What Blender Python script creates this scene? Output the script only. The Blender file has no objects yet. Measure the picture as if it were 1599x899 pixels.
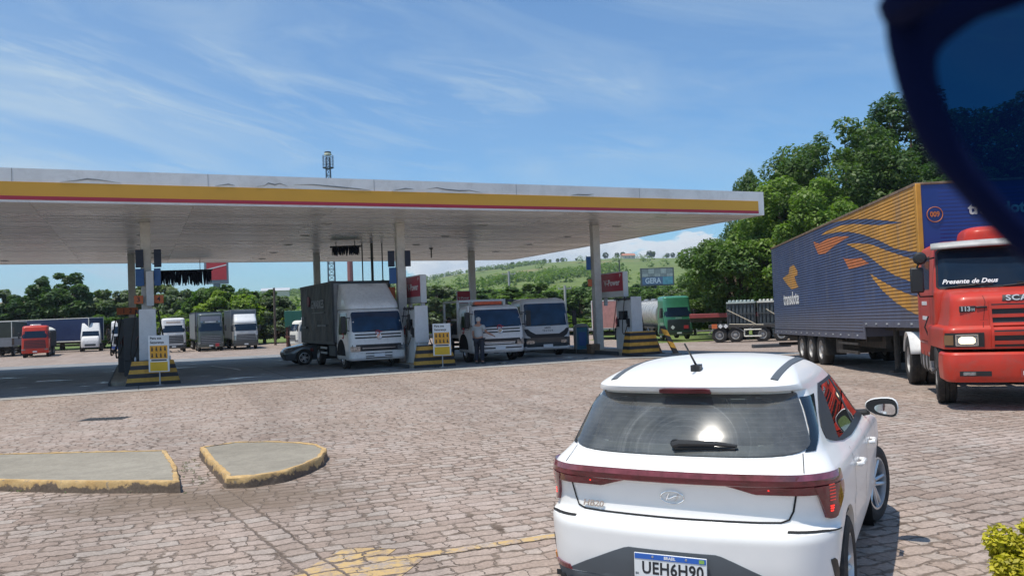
import bpy, bmesh, math, random
import numpy as np
from mathutils import Vector, Matrix
from mathutils.bvhtree import BVHTree
R = math.radians
PI = math.pi
sc = bpy.context.scene
COL = sc.collection

# ------------------------------------------------------------------ camera
CAMZ = 1.85
PITCH, ROLL = R(1.696), R(2.15)
cd = bpy.data.cameras.new('camera')
cam = bpy.data.objects.new('camera', cd)
COL.objects.link(cam)
cd.sensor_width = 36.0
cd.lens = 36.0 * 1300 / 1599
cd.clip_start = 0.02
cd.clip_end = 20000
f_ = Vector((0, math.cos(PITCH), math.sin(PITCH)))
u0 = Vector((0, -math.sin(PITCH), math.cos(PITCH)))
r0 = Vector((1, 0, 0))
rr = r0 * math.cos(ROLL) - u0 * math.sin(ROLL)
uu = u0 * math.cos(ROLL) + r0 * math.sin(ROLL)
m = Matrix((rr, uu, -f_)).transposed().to_4x4()
m.translation = Vector((0, 0, CAMZ))
cam.matrix_world = m
cd.dof.use_dof = True
cd.dof.focus_distance = 14.0
cd.dof.aperture_fstop = 15.0
sc.camera = cam

# ------------------------------------------------------------------ sky and sun
SUN_EL, SUN_DIR = R(72.7), Vector((-0.26, -0.17, 1.0)).normalized()
world = bpy.data.worlds.new('World')
sc.world = world
world.use_nodes = True
wt = world.node_tree
wt.nodes.clear()


def N(t, kind, **kw):
    n = t.nodes.new(kind)
    for k, v in kw.items():
        if k == 'ins':
            for i, x in v.items():
                n.inputs[i].default_value = x
        else:
            setattr(n, k, v)
    return n


def math_(t, op, a, b=None, c=None, clamp=False):
    n = t.nodes.new('ShaderNodeMath')
    n.operation = op
    n.use_clamp = clamp
    for i, x in enumerate((a, b, c)):
        if x is None:
            continue
        if isinstance(x, (int, float)):
            n.inputs[i].default_value = x
        else:
            t.links.new(x, n.inputs[i])
    return n.outputs[0]


def ramp(t, fac, stops, interp='LINEAR'):
    n = t.nodes.new('ShaderNodeValToRGB')
    n.color_ramp.interpolation = interp
    el = n.color_ramp.elements
    while len(el) > 1:
        el.remove(el[-1])
    el[0].position = stops[0][0]
    el[0].color = tuple(stops[0][1]) + (1,) if not isinstance(stops[0][1], (int, float)) else (stops[0][1],) * 3 + (1,)
    for p, c in stops[1:]:
        e = el.new(p)
        e.color = tuple(c) + (1,) if not isinstance(c, (int, float)) else (c,) * 3 + (1,)
    t.links.new(fac, n.inputs[0])
    return n.outputs[0]


def mixc(t, fac, a, b, blend='MIX'):
    n = t.nodes.new('ShaderNodeMix')
    n.data_type = 'RGBA'
    n.blend_type = blend
    for s, x in ((n.inputs[0], fac), (n.inputs[6], a), (n.inputs[7], b)):
        if isinstance(x, (int, float)):
            s.default_value = x
        elif isinstance(x, (tuple, list)):
            s.default_value = tuple(x) + (1,) if len(x) == 3 else tuple(x)
        else:
            t.links.new(x, s)
    return n.outputs[2]


def comb(t, x, y, z=0.0):
    n = t.nodes.new('ShaderNodeCombineXYZ')
    for i, v in enumerate((x, y, z)):
        if isinstance(v, (int, float)):
            n.inputs[i].default_value = v
        else:
            t.links.new(v, n.inputs[i])
    return n.outputs[0]


def noise(t, vec, scale, detail=3.0, rough=0.55, dist=0.0):
    n = t.nodes.new('ShaderNodeTexNoise')
    n.inputs['Scale'].default_value = scale
    n.inputs['Detail'].default_value = detail
    n.inputs['Roughness'].default_value = rough
    n.inputs['Distortion'].default_value = dist
    if vec is not None:
        t.links.new(vec, n.inputs['Vector'])
    return n.outputs[0]


sky = N(wt, 'ShaderNodeTexSky', sky_type='NISHITA', sun_disc=False, sun_elevation=SUN_EL,
        sun_rotation=math.atan2(-0.26, -0.17) % (2 * PI), altitude=600.0, air_density=1.1, dust_density=0.7, ozone_density=1.6)
tc = N(wt, 'ShaderNodeTexCoord')
sp = N(wt, 'ShaderNodeSeparateXYZ')
wt.links.new(tc.outputs['Generated'], sp.inputs[0])
az = math_(wt, 'ARCTAN2', sp.outputs[0], sp.outputs[1])
el = math_(wt, 'ARCSINE', sp.outputs[2])
# high thin cirrus
ci1 = noise(wt, comb(wt, math_(wt, 'MULTIPLY', az, 2.2), math_(wt, 'ADD', math_(wt, 'MULTIPLY', el, 11.0), math_(wt, 'MULTIPLY', az, 2.4)), 3.7), 1.0, 6.0, 0.62, 0.9)
ci2 = noise(wt, comb(wt, math_(wt, 'MULTIPLY', az, 1.3), math_(wt, 'MULTIPLY', el, 3.0), 9.1), 1.3, 3.0, 0.5)
cim = ramp(wt, ci1, [(0.42, 0.0), (0.54, 0.5), (0.66, 1.0)])
lft = ramp(wt, math_(wt, 'ADD', math_(wt, 'MULTIPLY', az, -0.55), 0.25), [(0.05, 0.30), (0.30, 0.60), (0.62, 1.0)])
cim = math_(wt, 'MULTIPLY', math_(wt, 'MULTIPLY', cim, lft), ramp(wt, ci2, [(0.34, 0.25), (0.6, 1.0)]))
hz = math_(wt, 'MULTIPLY', ramp(wt, ci2, [(0.3, 0.3), (0.65, 1.0)]), math_(wt, 'MULTIPLY', lft, 0.46))
ci3 = noise(wt, comb(wt, math_(wt, 'ADD', math_(wt, 'MULTIPLY', az, 6.0), math_(wt, 'MULTIPLY', el, 5.0)), math_(wt, 'ADD', math_(wt, 'MULTIPLY', el, 34.0), math_(wt, 'MULTIPLY', az, 7.0)), 1.7), 1.0, 7.0, 0.66, 1.4)
ci4 = noise(wt, comb(wt, math_(wt, 'MULTIPLY', az, 2.6), math_(wt, 'MULTIPLY', el, 9.0), 5.2), 1.6, 3.0, 0.5)
wisp = math_(wt, 'MULTIPLY', ramp(wt, ci3, [(0.47, 0.0), (0.60, 0.55), (0.74, 1.0)]), ramp(wt, ci4, [(0.47, 0.0), (0.60, 0.85)]))
cirrus = math_(wt, 'ADD', math_(wt, 'ADD', math_(wt, 'MULTIPLY', cim, 0.75), math_(wt, 'MULTIPLY', wisp, 0.50)), hz, clamp=True)
# low cumulus bank
cu = noise(wt, comb(wt, math_(wt, 'MULTIPLY', az, 7.0), math_(wt, 'MULTIPLY', el, 15.0), 0.35), 1.5, 8.0, 0.55)
elw = ramp(wt, el, [(0.0, 0.9), (0.045, 0.8), (0.085, 0.42), (0.125, 0.0)])
azw = ramp(wt, math_(wt, 'ADD', az, 0.5), [(0.30, 0.0), (0.42, 0.9), (0.80, 1.0), (0.92, 0.6)])
cub = math_(wt, 'MULTIPLY', elw, azw)
cu = math_(wt, 'SUBTRACT', math_(wt, 'ADD', cu, math_(wt, 'MULTIPLY', cub, 0.48)), 0.68)
cum = ramp(wt, cu, [(0.0, 0.0), (0.03, 0.85), (0.07, 1.0)])
cum = math_(wt, 'MULTIPLY', cum, ramp(wt, cub, [(0.02, 0.0), (0.12, 1.0)]))
cucol = mixc(wt, ramp(wt, cu, [(0.0, 1.0), (0.17, 0.0)]), (4.0, 4.7, 5.5), (5.9, 6.2, 6.5))
blue = mixc(wt, 1.0, sky.outputs[0], (0.46, 0.77, 1.02), 'MULTIPLY')
c1 = mixc(wt, math_(wt, 'MULTIPLY', cirrus, 0.85), blue, (3.6, 4.6, 5.5))
c2 = mixc(wt, cum, c1, cucol)
bg = N(wt, 'ShaderNodeBackground')
bg.inputs['Strength'].default_value = 0.122
wt.links.new(c2, bg.inputs['Color'])
wo = N(wt, 'ShaderNodeOutputWorld')
wt.links.new(bg.outputs[0], wo.inputs[0])

sl = bpy.data.lights.new('sun', 'SUN')
sl.energy = 3.7
sl.angle = R(0.53)
sl.color = (1.0, 0.94, 0.845)
sun = bpy.data.objects.new('sun', sl)
COL.objects.link(sun)
sun.rotation_euler = (-SUN_DIR).to_track_quat('-Z', 'Y').to_euler()
sun.location = (-30, -10, 80)

sc.view_settings.view_transform = 'Standard'
sc.view_settings.look = 'None'
sc.view_settings.exposure = 0.22
sc.view_settings.gamma = 1.0
sc.render.engine = 'CYCLES'
sc.cycles.use_denoising = True
sc.cycles.max_bounces = 8
sc.cycles.diffuse_bounces = 4
sc.cycles.transparent_max_bounces = 12
sc.cycles.sample_clamp_indirect = 6.0


# ------------------------------------------------------------------ materials
MATS = {}


def mat(name, col, rough=0.5, metal=0.0, var=0.12, vscale=3.0, coat=0.0, bump=0.0, bscale=30.0, emit=None, est=0.0, spec=0.5, dirt=0.0):
    if name in MATS:
        return MATS[name]
    m = bpy.data.materials.new(name)
    m.use_nodes = True
    t = m.node_tree
    b = t.nodes['Principled BSDF']
    tcn = t.nodes.new('ShaderNodeTexCoord')
    nz = noise(t, tcn.outputs['Object'], vscale, 5.0, 0.6)
    f = ramp(t, nz, [(0.3, 1.0 - var), (0.7, 1.0 + var * 0.6)])
    c = mixc(t, 1.0, tuple(col), f, 'MULTIPLY')
    if dirt > 0:
        nd = noise(t, tcn.outputs['Object'], vscale * 2.7, 7.0, 0.7, 0.6)
        c = mixc(t, math_(t, 'MULTIPLY', ramp(t, nd, [(0.48, 0.0), (0.72, 1.0)]), dirt), c, (0.16, 0.13, 0.10))
    t.links.new(c, b.inputs['Base Color'])
    r = math_(t, 'ADD', math_(t, 'MULTIPLY', nz, 0.25 * rough), rough * 0.87)
    t.links.new(r, b.inputs['Roughness'])
    b.inputs['Metallic'].default_value = metal
    b.inputs['Specular IOR Level'].default_value = spec
    b.inputs['Coat Weight'].default_value = coat
    b.inputs['Coat Roughness'].default_value = 0.06
    if emit:
        b.inputs['Emission Color'].default_value = tuple(emit) + (1,)
        b.inputs['Emission Strength'].default_value = est
    if bump > 0:
        bn = t.nodes.new('ShaderNodeBump')
        bn.inputs['Strength'].default_value = 1.0
        bn.inputs['Distance'].default_value = bump
        t.links.new(noise(t, tcn.outputs['Object'], bscale, 4.0, 0.6), bn.inputs['Height'])
        t.links.new(bn.outputs[0], b.inputs['Normal'])
    MATS[name] = m
    return m


def leaf_mat(name, c1, c2, trans=0.35):
    m = bpy.data.materials.new(name)
    m.use_nodes = True
    t = m.node_tree
    b = t.nodes['Principled BSDF']
    tcn = t.nodes.new('ShaderNodeTexCoord')
    oi = t.nodes.new('ShaderNodeObjectInfo')
    nz = noise(t, tcn.outputs['Object'], 0.55, 4.0, 0.65)
    nf = noise(t, tcn.outputs['Object'], 9.0, 2.0, 0.6)
    c = mixc(t, ramp(t, nz, [(0.35, 0.0), (0.65, 1.0)]), tuple(c1), tuple(c2))
    c = mixc(t, 1.0, c, ramp(t, nf, [(0.3, 0.6), (0.7, 1.35)]), 'MULTIPLY')
    c = mixc(t, 1.0, c, ramp(t, oi.outputs['Random'], [(0.0, (0.72, 0.80, 0.85)), (0.5, (1, 1, 1)), (1.0, (1.22, 1.12, 0.8))]), 'MULTIPLY')
    t.links.new(c, b.inputs['Base Color'])
    b.inputs['Roughness'].default_value = 0.5
    b.inputs['Specular IOR Level'].default_value = 0.35
    tr = t.nodes.new('ShaderNodeBsdfTranslucent')
    t.links.new(mixc(t, 1.0, c, (1.2, 1.5, 0.5), 'MULTIPLY'), tr.inputs[0])
    mx = t.nodes.new('ShaderNodeMixShader')
    mx.inputs[0].default_value = trans
    t.links.new(b.outputs[0], mx.inputs[1])
    t.links.new(tr.outputs[0], mx.inputs[2])
    out = [n for n in t.nodes if n.type == 'OUTPUT_MATERIAL'][0]
    t.links.new(mx.outputs[0], out.inputs[0])
    MATS[name] = m
    return m


white = mat('white_paint', (0.80, 0.80, 0.79), 0.28, coat=0.6, var=0.03)
car_white = mat('car_white', (0.88, 0.865, 0.84), 0.32, coat=0.35, var=0.02, vscale=6, spec=0.35)
truck_white = mat('truck_white', (0.78, 0.765, 0.74), 0.35, coat=0.4, var=0.06, dirt=0.25)
offwhite = mat('offwhite_tarp', (0.72, 0.70, 0.62), 0.7, var=0.15, bump=0.01, bscale=4)
black = mat('black_plastic', (0.022, 0.023, 0.025), 0.5, var=0.2)
dgrey = mat('dark_grey', (0.06, 0.065, 0.07), 0.6, var=0.2)
slate = mat('slate_plastic', (0.10, 0.115, 0.13), 0.6, var=0.1)
chassis = mat('chassis', (0.045, 0.042, 0.04), 0.75, var=0.3, dirt=0.5)
rubber = mat('rubber', (0.028, 0.027, 0.027), 0.85, var=0.25, dirt=0.35, bump=0.004, bscale=40)
seam = mat('panel_gap', (0.012, 0.012, 0.013), 0.9, var=0.05)


def clear_glass(name, tint, dust_sheen=0.0, rough=0.05, defrost=False):
    m_ = bpy.data.materials.new(name)
    m_.use_nodes = True
    t = m_.node_tree
    t.nodes.clear()
    pos = t.nodes.new('ShaderNodeTexCoord').outputs['Object']
    s = t.nodes.new('ShaderNodeSeparateXYZ')
    t.links.new(pos, s.inputs[0])
    tr = t.nodes.new('ShaderNodeBsdfTransparent')
    tr.inputs[0].default_value = tuple(tint) + (1,)
    gl = t.nodes.new('ShaderNodeBsdfGlossy')
    gl.inputs['Roughness'].default_value = rough
    df = t.nodes.new('ShaderNodeBsdfDiffuse')
    df.inputs[0].default_value = (0.42, 0.43, 0.42, 1)
    fr = t.nodes.new('ShaderNodeFresnel')
    fr.inputs[0].default_value = 1.52
    d = math_(t, 'MULTIPLY', ramp(t, noise(t, pos, 5.0, 5.0, 0.65), [(0.3, 0.4), (0.7, 1.0)]), dust_sheen)
    if defrost:
        r_ = math_(t, 'SQRT', math_(t, 'ADD', math_(t, 'POWER', math_(t, 'SUBTRACT', s.outputs[0], 0.02), 2.0), math_(t, 'POWER', math_(t, 'MULTIPLY', math_(t, 'SUBTRACT', s.outputs[2], 1.06), 1.35), 2.0)))
        sm = noise(t, comb(t, math_(t, 'MULTIPLY', r_, 60.0), math_(t, 'MULTIPLY', math_(t, 'ARCTAN2', s.outputs[0], s.outputs[2]), 1.5), 0.0), 1.0, 6.0, 0.6)
        sw = math_(t, 'MULTIPLY', ramp(t, sm, [(0.52, 0.0), (0.74, 1.0)]), ramp(t, r_, [(0.10, 0.0), (0.16, 1.0), (0.38, 1.0), (0.44, 0.1)]))
        ln = math_(t, 'LESS_THAN', math_(t, 'ABSOLUTE', math_(t, 'SUBTRACT', math_(t, 'FRACT', math_(t, 'DIVIDE', s.outputs[2], 0.0235)), 0.5)), 0.03)
        d = math_(t, 'ADD', d, math_(t, 'ADD', math_(t, 'MULTIPLY', sw, 0.20), math_(t, 'MULTIPLY', ln, 0.10)), clamp=True)
    m1 = t.nodes.new('ShaderNodeMixShader')
    t.links.new(d, m1.inputs[0])
    t.links.new(tr.outputs[0], m1.inputs[1])
    t.links.new(df.outputs[0], m1.inputs[2])
    m2 = t.nodes.new('ShaderNodeMixShader')
    t.links.new(math_(t, 'ADD', math_(t, 'MULTIPLY', fr.outputs[0], 1.5), 0.02, clamp=True), m2.inputs[0])
    t.links.new(m1.outputs[0], m2.inputs[1])
    t.links.new(gl.outputs[0], m2.inputs[2])
    o = t.nodes.new('ShaderNodeOutputMaterial')
    t.links.new(m2.outputs[0], o.inputs[0])
    MATS[name] = m_
    return m_


side_glass = clear_glass('car_side_glass', (0.22, 0.25, 0.25), 0.03, 0.02)
rear_glass = clear_glass('car_rear_glass', (0.50, 0.56, 0.56), 0.26, 0.07, True)  # grey film is dust plus some of the pane's reflection, mixed in as diffuse colour
cabin_m = mat('cabin_trim', (0.055, 0.055, 0.058), 0.8, var=0.2)
seat_m = mat('seat_fabric', (0.085, 0.085, 0.09), 0.9, var=0.2)
glass = mat('tinted_glass', (0.012, 0.018, 0.026), 0.05, var=0.1, spec=0.8)
cglass = mat('car_glass', (0.035, 0.045, 0.052), 0.07, var=0.3, vscale=5, spec=0.9)
truckglass = mat('truck_glass', (0.008, 0.018, 0.036), 0.06, var=0.2, spec=0.4)
steel = mat('steel', (0.55, 0.56, 0.58), 0.35, 0.9, var=0.15, dirt=0.2)
chrome = mat('chrome', (0.78, 0.79, 0.8), 0.12, 1.0, var=0.05)
alloy = mat('alloy', (0.62, 0.63, 0.65), 0.32, 0.7, var=0.06)
rimgrey = mat('rim_grey', (0.42, 0.41, 0.40), 0.55, 0.3, var=0.25, dirt=0.5)
lampglass = mat('lamp_glass', (0.30, 0.32, 0.34), 0.10, 0.6, var=0.6, vscale=14, coat=1.0)
redpaint = mat('red_paint', (0.56, 0.046, 0.026), 0.38, coat=0.15, var=0.16, vscale=1.6, dirt=0.30, spec=0.3)
badge = mat('badge_silver', (0.62, 0.63, 0.64), 0.35, 0.2)
reddark = mat('dark_red', (0.30, 0.03, 0.03), 0.45, var=0.15)
redlens = mat('red_lens', (0.17, 0.016, 0.028), 0.14, coat=1.0, var=0.45, vscale=9)
redglow = mat('red_glow', (0.7, 0.02, 0.02), 0.3, emit=(1.0, 0.03, 0.02), est=1.6)
brick = mat('brick_orange', (0.60, 0.15, 0.05), 0.5, var=0.1)
amber = mat('amber_lens', (0.75, 0.28, 0.03), 0.25, coat=1.0)
yellow = mat('canopy_yellow', (0.66, 0.34, 0.035), 0.45, var=0.05, vscale=0.8)
crimson = mat('canopy_red', (0.40, 0.022, 0.05), 0.45, var=0.08)
signred = mat('sign_red', (0.42, 0.02, 0.05), 0.4, var=0.08)
galv = mat('galvanised', (0.48, 0.49, 0.50), 0.45, 0.6, var=0.15)
colpaint = mat('column_paint', (0.62, 0.60, 0.56), 0.5, var=0.10, dirt=0.3)
pumpwhite = mat('pump_white', (0.66, 0.67, 0.67), 0.4, var=0.06, dirt=0.15)
signblue = mat('sign_blue', (0.02, 0.10, 0.30), 0.4, var=0.1)
navy = mat('navy', (0.012, 0.02, 0.05), 0.5, var=0.1)
fringe_m = mat('fringe_blue', (0.012, 0.018, 0.04), 0.9, var=0.3)
curtain = mat('curtain_charcoal', (0.016, 0.026, 0.034), 0.50, var=0.3, vscale=1.2, bump=0.05, bscale=1.7, spec=0.22)
bluescreen = mat('blue_windscreen', (0.012, 0.038, 0.085), 0.07, var=0.5, vscale=1.5, spec=0.4)
bluetarp = mat('blue_tarp', (0.02, 0.035, 0.10), 0.5, var=0.2, bump=0.02, bscale=1.5)
greentarp = mat('green_tarp', (0.05, 0.06, 0.045), 0.7, var=0.25, bump=0.02, bscale=2)
greypanel = mat('grey_panel', (0.26, 0.27, 0.28), 0.5, var=0.15, dirt=0.3)
greenpaint = mat('green_paint', (0.05, 0.22, 0.12), 0.3, coat=0.5, var=0.12)
darkgreenp = mat('container_green', (0.02, 0.13, 0.09), 0.5, var=0.15)
darktruck = mat('dark_truck', (0.05, 0.06, 0.065), 0.3, coat=0.5, var=0.15)
bluepaint = mat('blue_paint', (0.03, 0.10, 0.35), 0.35, coat=0.3)
wood = mat('wood', (0.20, 0.13, 0.08), 0.8, var=0.4, vscale=5)


def weathered(name, base, dirt_z=1.9):
    m_ = bpy.data.materials.new(name)
    m_.use_nodes = True
    t = m_.node_tree
    b = t.nodes['Principled BSDF']
    pos = t.nodes.new('ShaderNodeTexCoord').outputs['Object']
    s_ = t.nodes.new('ShaderNodeSeparateXYZ')
    t.links.new(pos, s_.inputs[0])
    n1 = noise(t, pos, 0.8, 5.0, 0.65)
    st = noise(t, comb(t, math_(t, 'MULTIPLY', s_.outputs[0], 3.0), math_(t, 'MULTIPLY', s_.outputs[1], 3.2), math_(t, 'MULTIPLY', s_.outputs[2], 0.35)), 1.0, 5.0, 0.7)
    fn = noise(t, pos, 16.0, 5.0, 0.7)
    c = mixc(t, 1.0, base, ramp(t, n1, [(0.3, 0.78), (0.7, 1.2)]), 'MULTIPLY')
    c = mixc(t, math_(t, 'MULTIPLY', ramp(t, st, [(0.48, 0.0), (0.70, 1.0)]), 0.38), c, (0.20, 0.19, 0.19))
    low = math_(t, 'SUBTRACT', dirt_z, math_(t, 'ADD', s_.outputs[2], math_(t, 'MULTIPLY', math_(t, 'SUBTRACT', st, 0.5), 1.6)))
    c = mixc(t, math_(t, 'MULTIPLY', ramp(t, low, [(0.0, 0.0), (0.55, 1.0)]), 0.50), c, (0.165, 0.145, 0.135))
    c = mixc(t, math_(t, 'MULTIPLY', ramp(t, fn, [(0.60, 0.0), (0.68, 1.0)]), 0.35), c, (0.26, 0.22, 0.19))
    # sheet joints every 1.22 m along the side
    jn = math_(t, 'GREATER_THAN', math_(t, 'ABSOLUTE', math_(t, 'SUBTRACT', math_(t, 'FRACT', math_(t, 'DIVIDE', s_.outputs[1], 1.22)), 0.5)), 0.494)
    c = mixc(t, math_(t, 'MULTIPLY', jn, 0.45), c, (0.04, 0.04, 0.05))
    t.links.new(c, b.inputs['Base Color'])
    b.inputs['Roughness'].default_value = 0.5
    bn = t.nodes.new('ShaderNodeBump')
    bn.inputs['Distance'].default_value = 0.02
    t.links.new(noise(t, pos, 1.7, 3.0, 0.6), bn.inputs['Height'])
    t.links.new(bn.outputs[0], b.inputs['Normal'])
    MATS[name] = m_
    return m_


trlblue = weathered('trailer_blue', (0.045, 0.075, 0.175))

trlfront = mat('trailer_front_blue', (0.010, 0.030, 0.20), 0.35, var=0.1, coat=0.3)
trlyellow = weathered('trailer_yellow', (0.56, 0.27, 0.035), 1.3)
trlorange = mat('trailer_orange', (0.55, 0.17, 0.05), 0.5, var=0.2)
trlrust = mat('rusty_edge', (0.22, 0.15, 0.10), 0.7, var=0.5, vscale=6)
letterw = mat('white_lettering', (0.75, 0.76, 0.76), 0.5, var=0.08)
letterdim = mat('dim_lettering', (0.46, 0.48, 0.50), 0.6, var=0.3)
letterk = mat('dark_lettering', (0.02, 0.02, 0.025), 0.5)
letterred = mat('red_lettering', (0.50, 0.04, 0.05), 0.5)
plateblue = mat('plate_blue', (0.03, 0.13, 0.50), 0.4)
platew = mat('plate_white', (0.72, 0.74, 0.75), 0.35, var=0.03)
posteryel = mat('poster_yellow', (0.72, 0.44, 0.02), 0.5, var=0.08)
posteror = mat('poster_orange', (0.75, 0.36, 0.03), 0.5, var=0.15, vscale=20)
tealbin = mat('bin_blue', (0.03, 0.16, 0.24), 0.5, var=0.2)
bark = mat('bark', (0.12, 0.09, 0.07), 0.9, var=0.4, bump=0.03, bscale=8)
tanksteel = mat('tank_steel', (0.58, 0.57, 0.54), 0.38, 0.55, var=0.2, dirt=0.25)
skin = mat('skin', (0.42, 0.22, 0.15), 0.55, var=0.08)
shirt = mat('grey_shirt', (0.40, 0.42, 0.43), 0.85, var=0.12)
trousers = mat('dark_trousers', (0.03, 0.035, 0.05), 0.85)
hairgrey = mat('grey_hair', (0.42, 0.41, 0.39), 0.8, var=0.2)


def kerb_mat():
    m_ = bpy.data.materials.new('worn_kerb')
    m_.use_nodes = True
    t = m_.node_tree
    b = t.nodes['Principled BSDF']
    pos = t.nodes.new('ShaderNodeTexCoord').outputs['Object']
    s_ = t.nodes.new('ShaderNodeSeparateXYZ')
    t.links.new(pos, s_.inputs[0])
    n1 = noise(t, pos, 5.0, 6.0, 0.7)
    n2 = noise(t, pos, 1.1, 3.0, 0.6)
    n3 = noise(t, pos, 28.0, 4.0, 0.7)
    hgt = math_(t, 'ADD', math_(t, 'MULTIPLY', s_.outputs[2], 9.0), math_(t, 'ADD', math_(t, 'MULTIPLY', math_(t, 'SUBTRACT', n1, 0.5), 2.6), math_(t, 'MULTIPLY', math_(t, 'SUBTRACT', n2, 0.5), 2.0)))
    k = ramp(t, math_(t, 'SUBTRACT', hgt, 0.12), [(0.48, 0.0), (0.66, 1.0)])
    yel = mixc(t, ramp(t, n1, [(0.35, 0.0), (0.7, 1.0)]), (0.50, 0.31, 0.12), (0.60, 0.42, 0.20))
    chip = ramp(t, noise(t, pos, 13.0, 6.0, 0.75), [(0.57, 0.0), (0.64, 0.85)])
    yel = mixc(t, chip, yel, (0.27, 0.23, 0.19))
    c = mixc(t, k, mixc(t, n3, (0.10, 0.072, 0.052), (0.20, 0.15, 0.11)), yel)
    c = mixc(t, 1.0, c, ramp(t, n3, [(0.3, 0.8), (0.7, 1.12)]), 'MULTIPLY')
    t.links.new(c, b.inputs['Base Color'])
    b.inputs['Roughness'].default_value = 0.9
    bn = t.nodes.new('ShaderNodeBump')
    bn.inputs['Distance'].default_value = 0.012
    t.links.new(n1, bn.inputs['Height'])
    t.links.new(bn.outputs[0], b.inputs['Normal'])
    return m_


kerbyel = kerb_mat()
cylgrey = mat('cylinder_grey', (0.07, 0.085, 0.095), 0.45, var=0.3, dirt=0.3)
cylpale = mat('cylinder_pale', (0.50, 0.56, 0.52), 0.5, var=0.2)
strap = mat('strap', (0.55, 0.48, 0.36), 0.7)
silver = mat('silver_paint', (0.13, 0.15, 0.17), 0.25, 0.4, coat=0.6, var=0.06)
frameblue = mat('frame_blue', (0.003, 0.007, 0.040), 0.8, var=0.1, spec=0.06)
leaf_dark = leaf_mat('leaf_dark', (0.044, 0.096, 0.032), (0.120, 0.185, 0.064))
leaf_mid = leaf_mat('leaf_mid', (0.072, 0.140, 0.034), (0.160, 0.235, 0.060))
leaf_light = leaf_mat('leaf_light', (0.115, 0.205, 0.036), (0.215, 0.300, 0.060))
leaf_dusty = leaf_mat('leaf_dusty', (0.105, 0.150, 0.075), (0.195, 0.235, 0.130))
leaf_shrub = leaf_mat('leaf_shrub', (0.56, 0.48, 0.035), (0.80, 0.62, 0.07), 0.3)

# ------------------------------------------------------------------ helpers
def link(o, parent=None):
    COL.objects.link(o)
    if parent is not None:
        o.parent = parent
    return o


def sharpen(me, ang=32):
    bm = bmesh.new()
    bm.from_mesh(me)
    lim = R(ang)
    for fc in bm.faces:
        fc.smooth = True
    for e in bm.edges:
        if len(e.link_faces) == 2 and e.calc_face_angle(0) > lim:
            e.smooth = False
    bm.to_mesh(me)
    bm.free()


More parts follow.
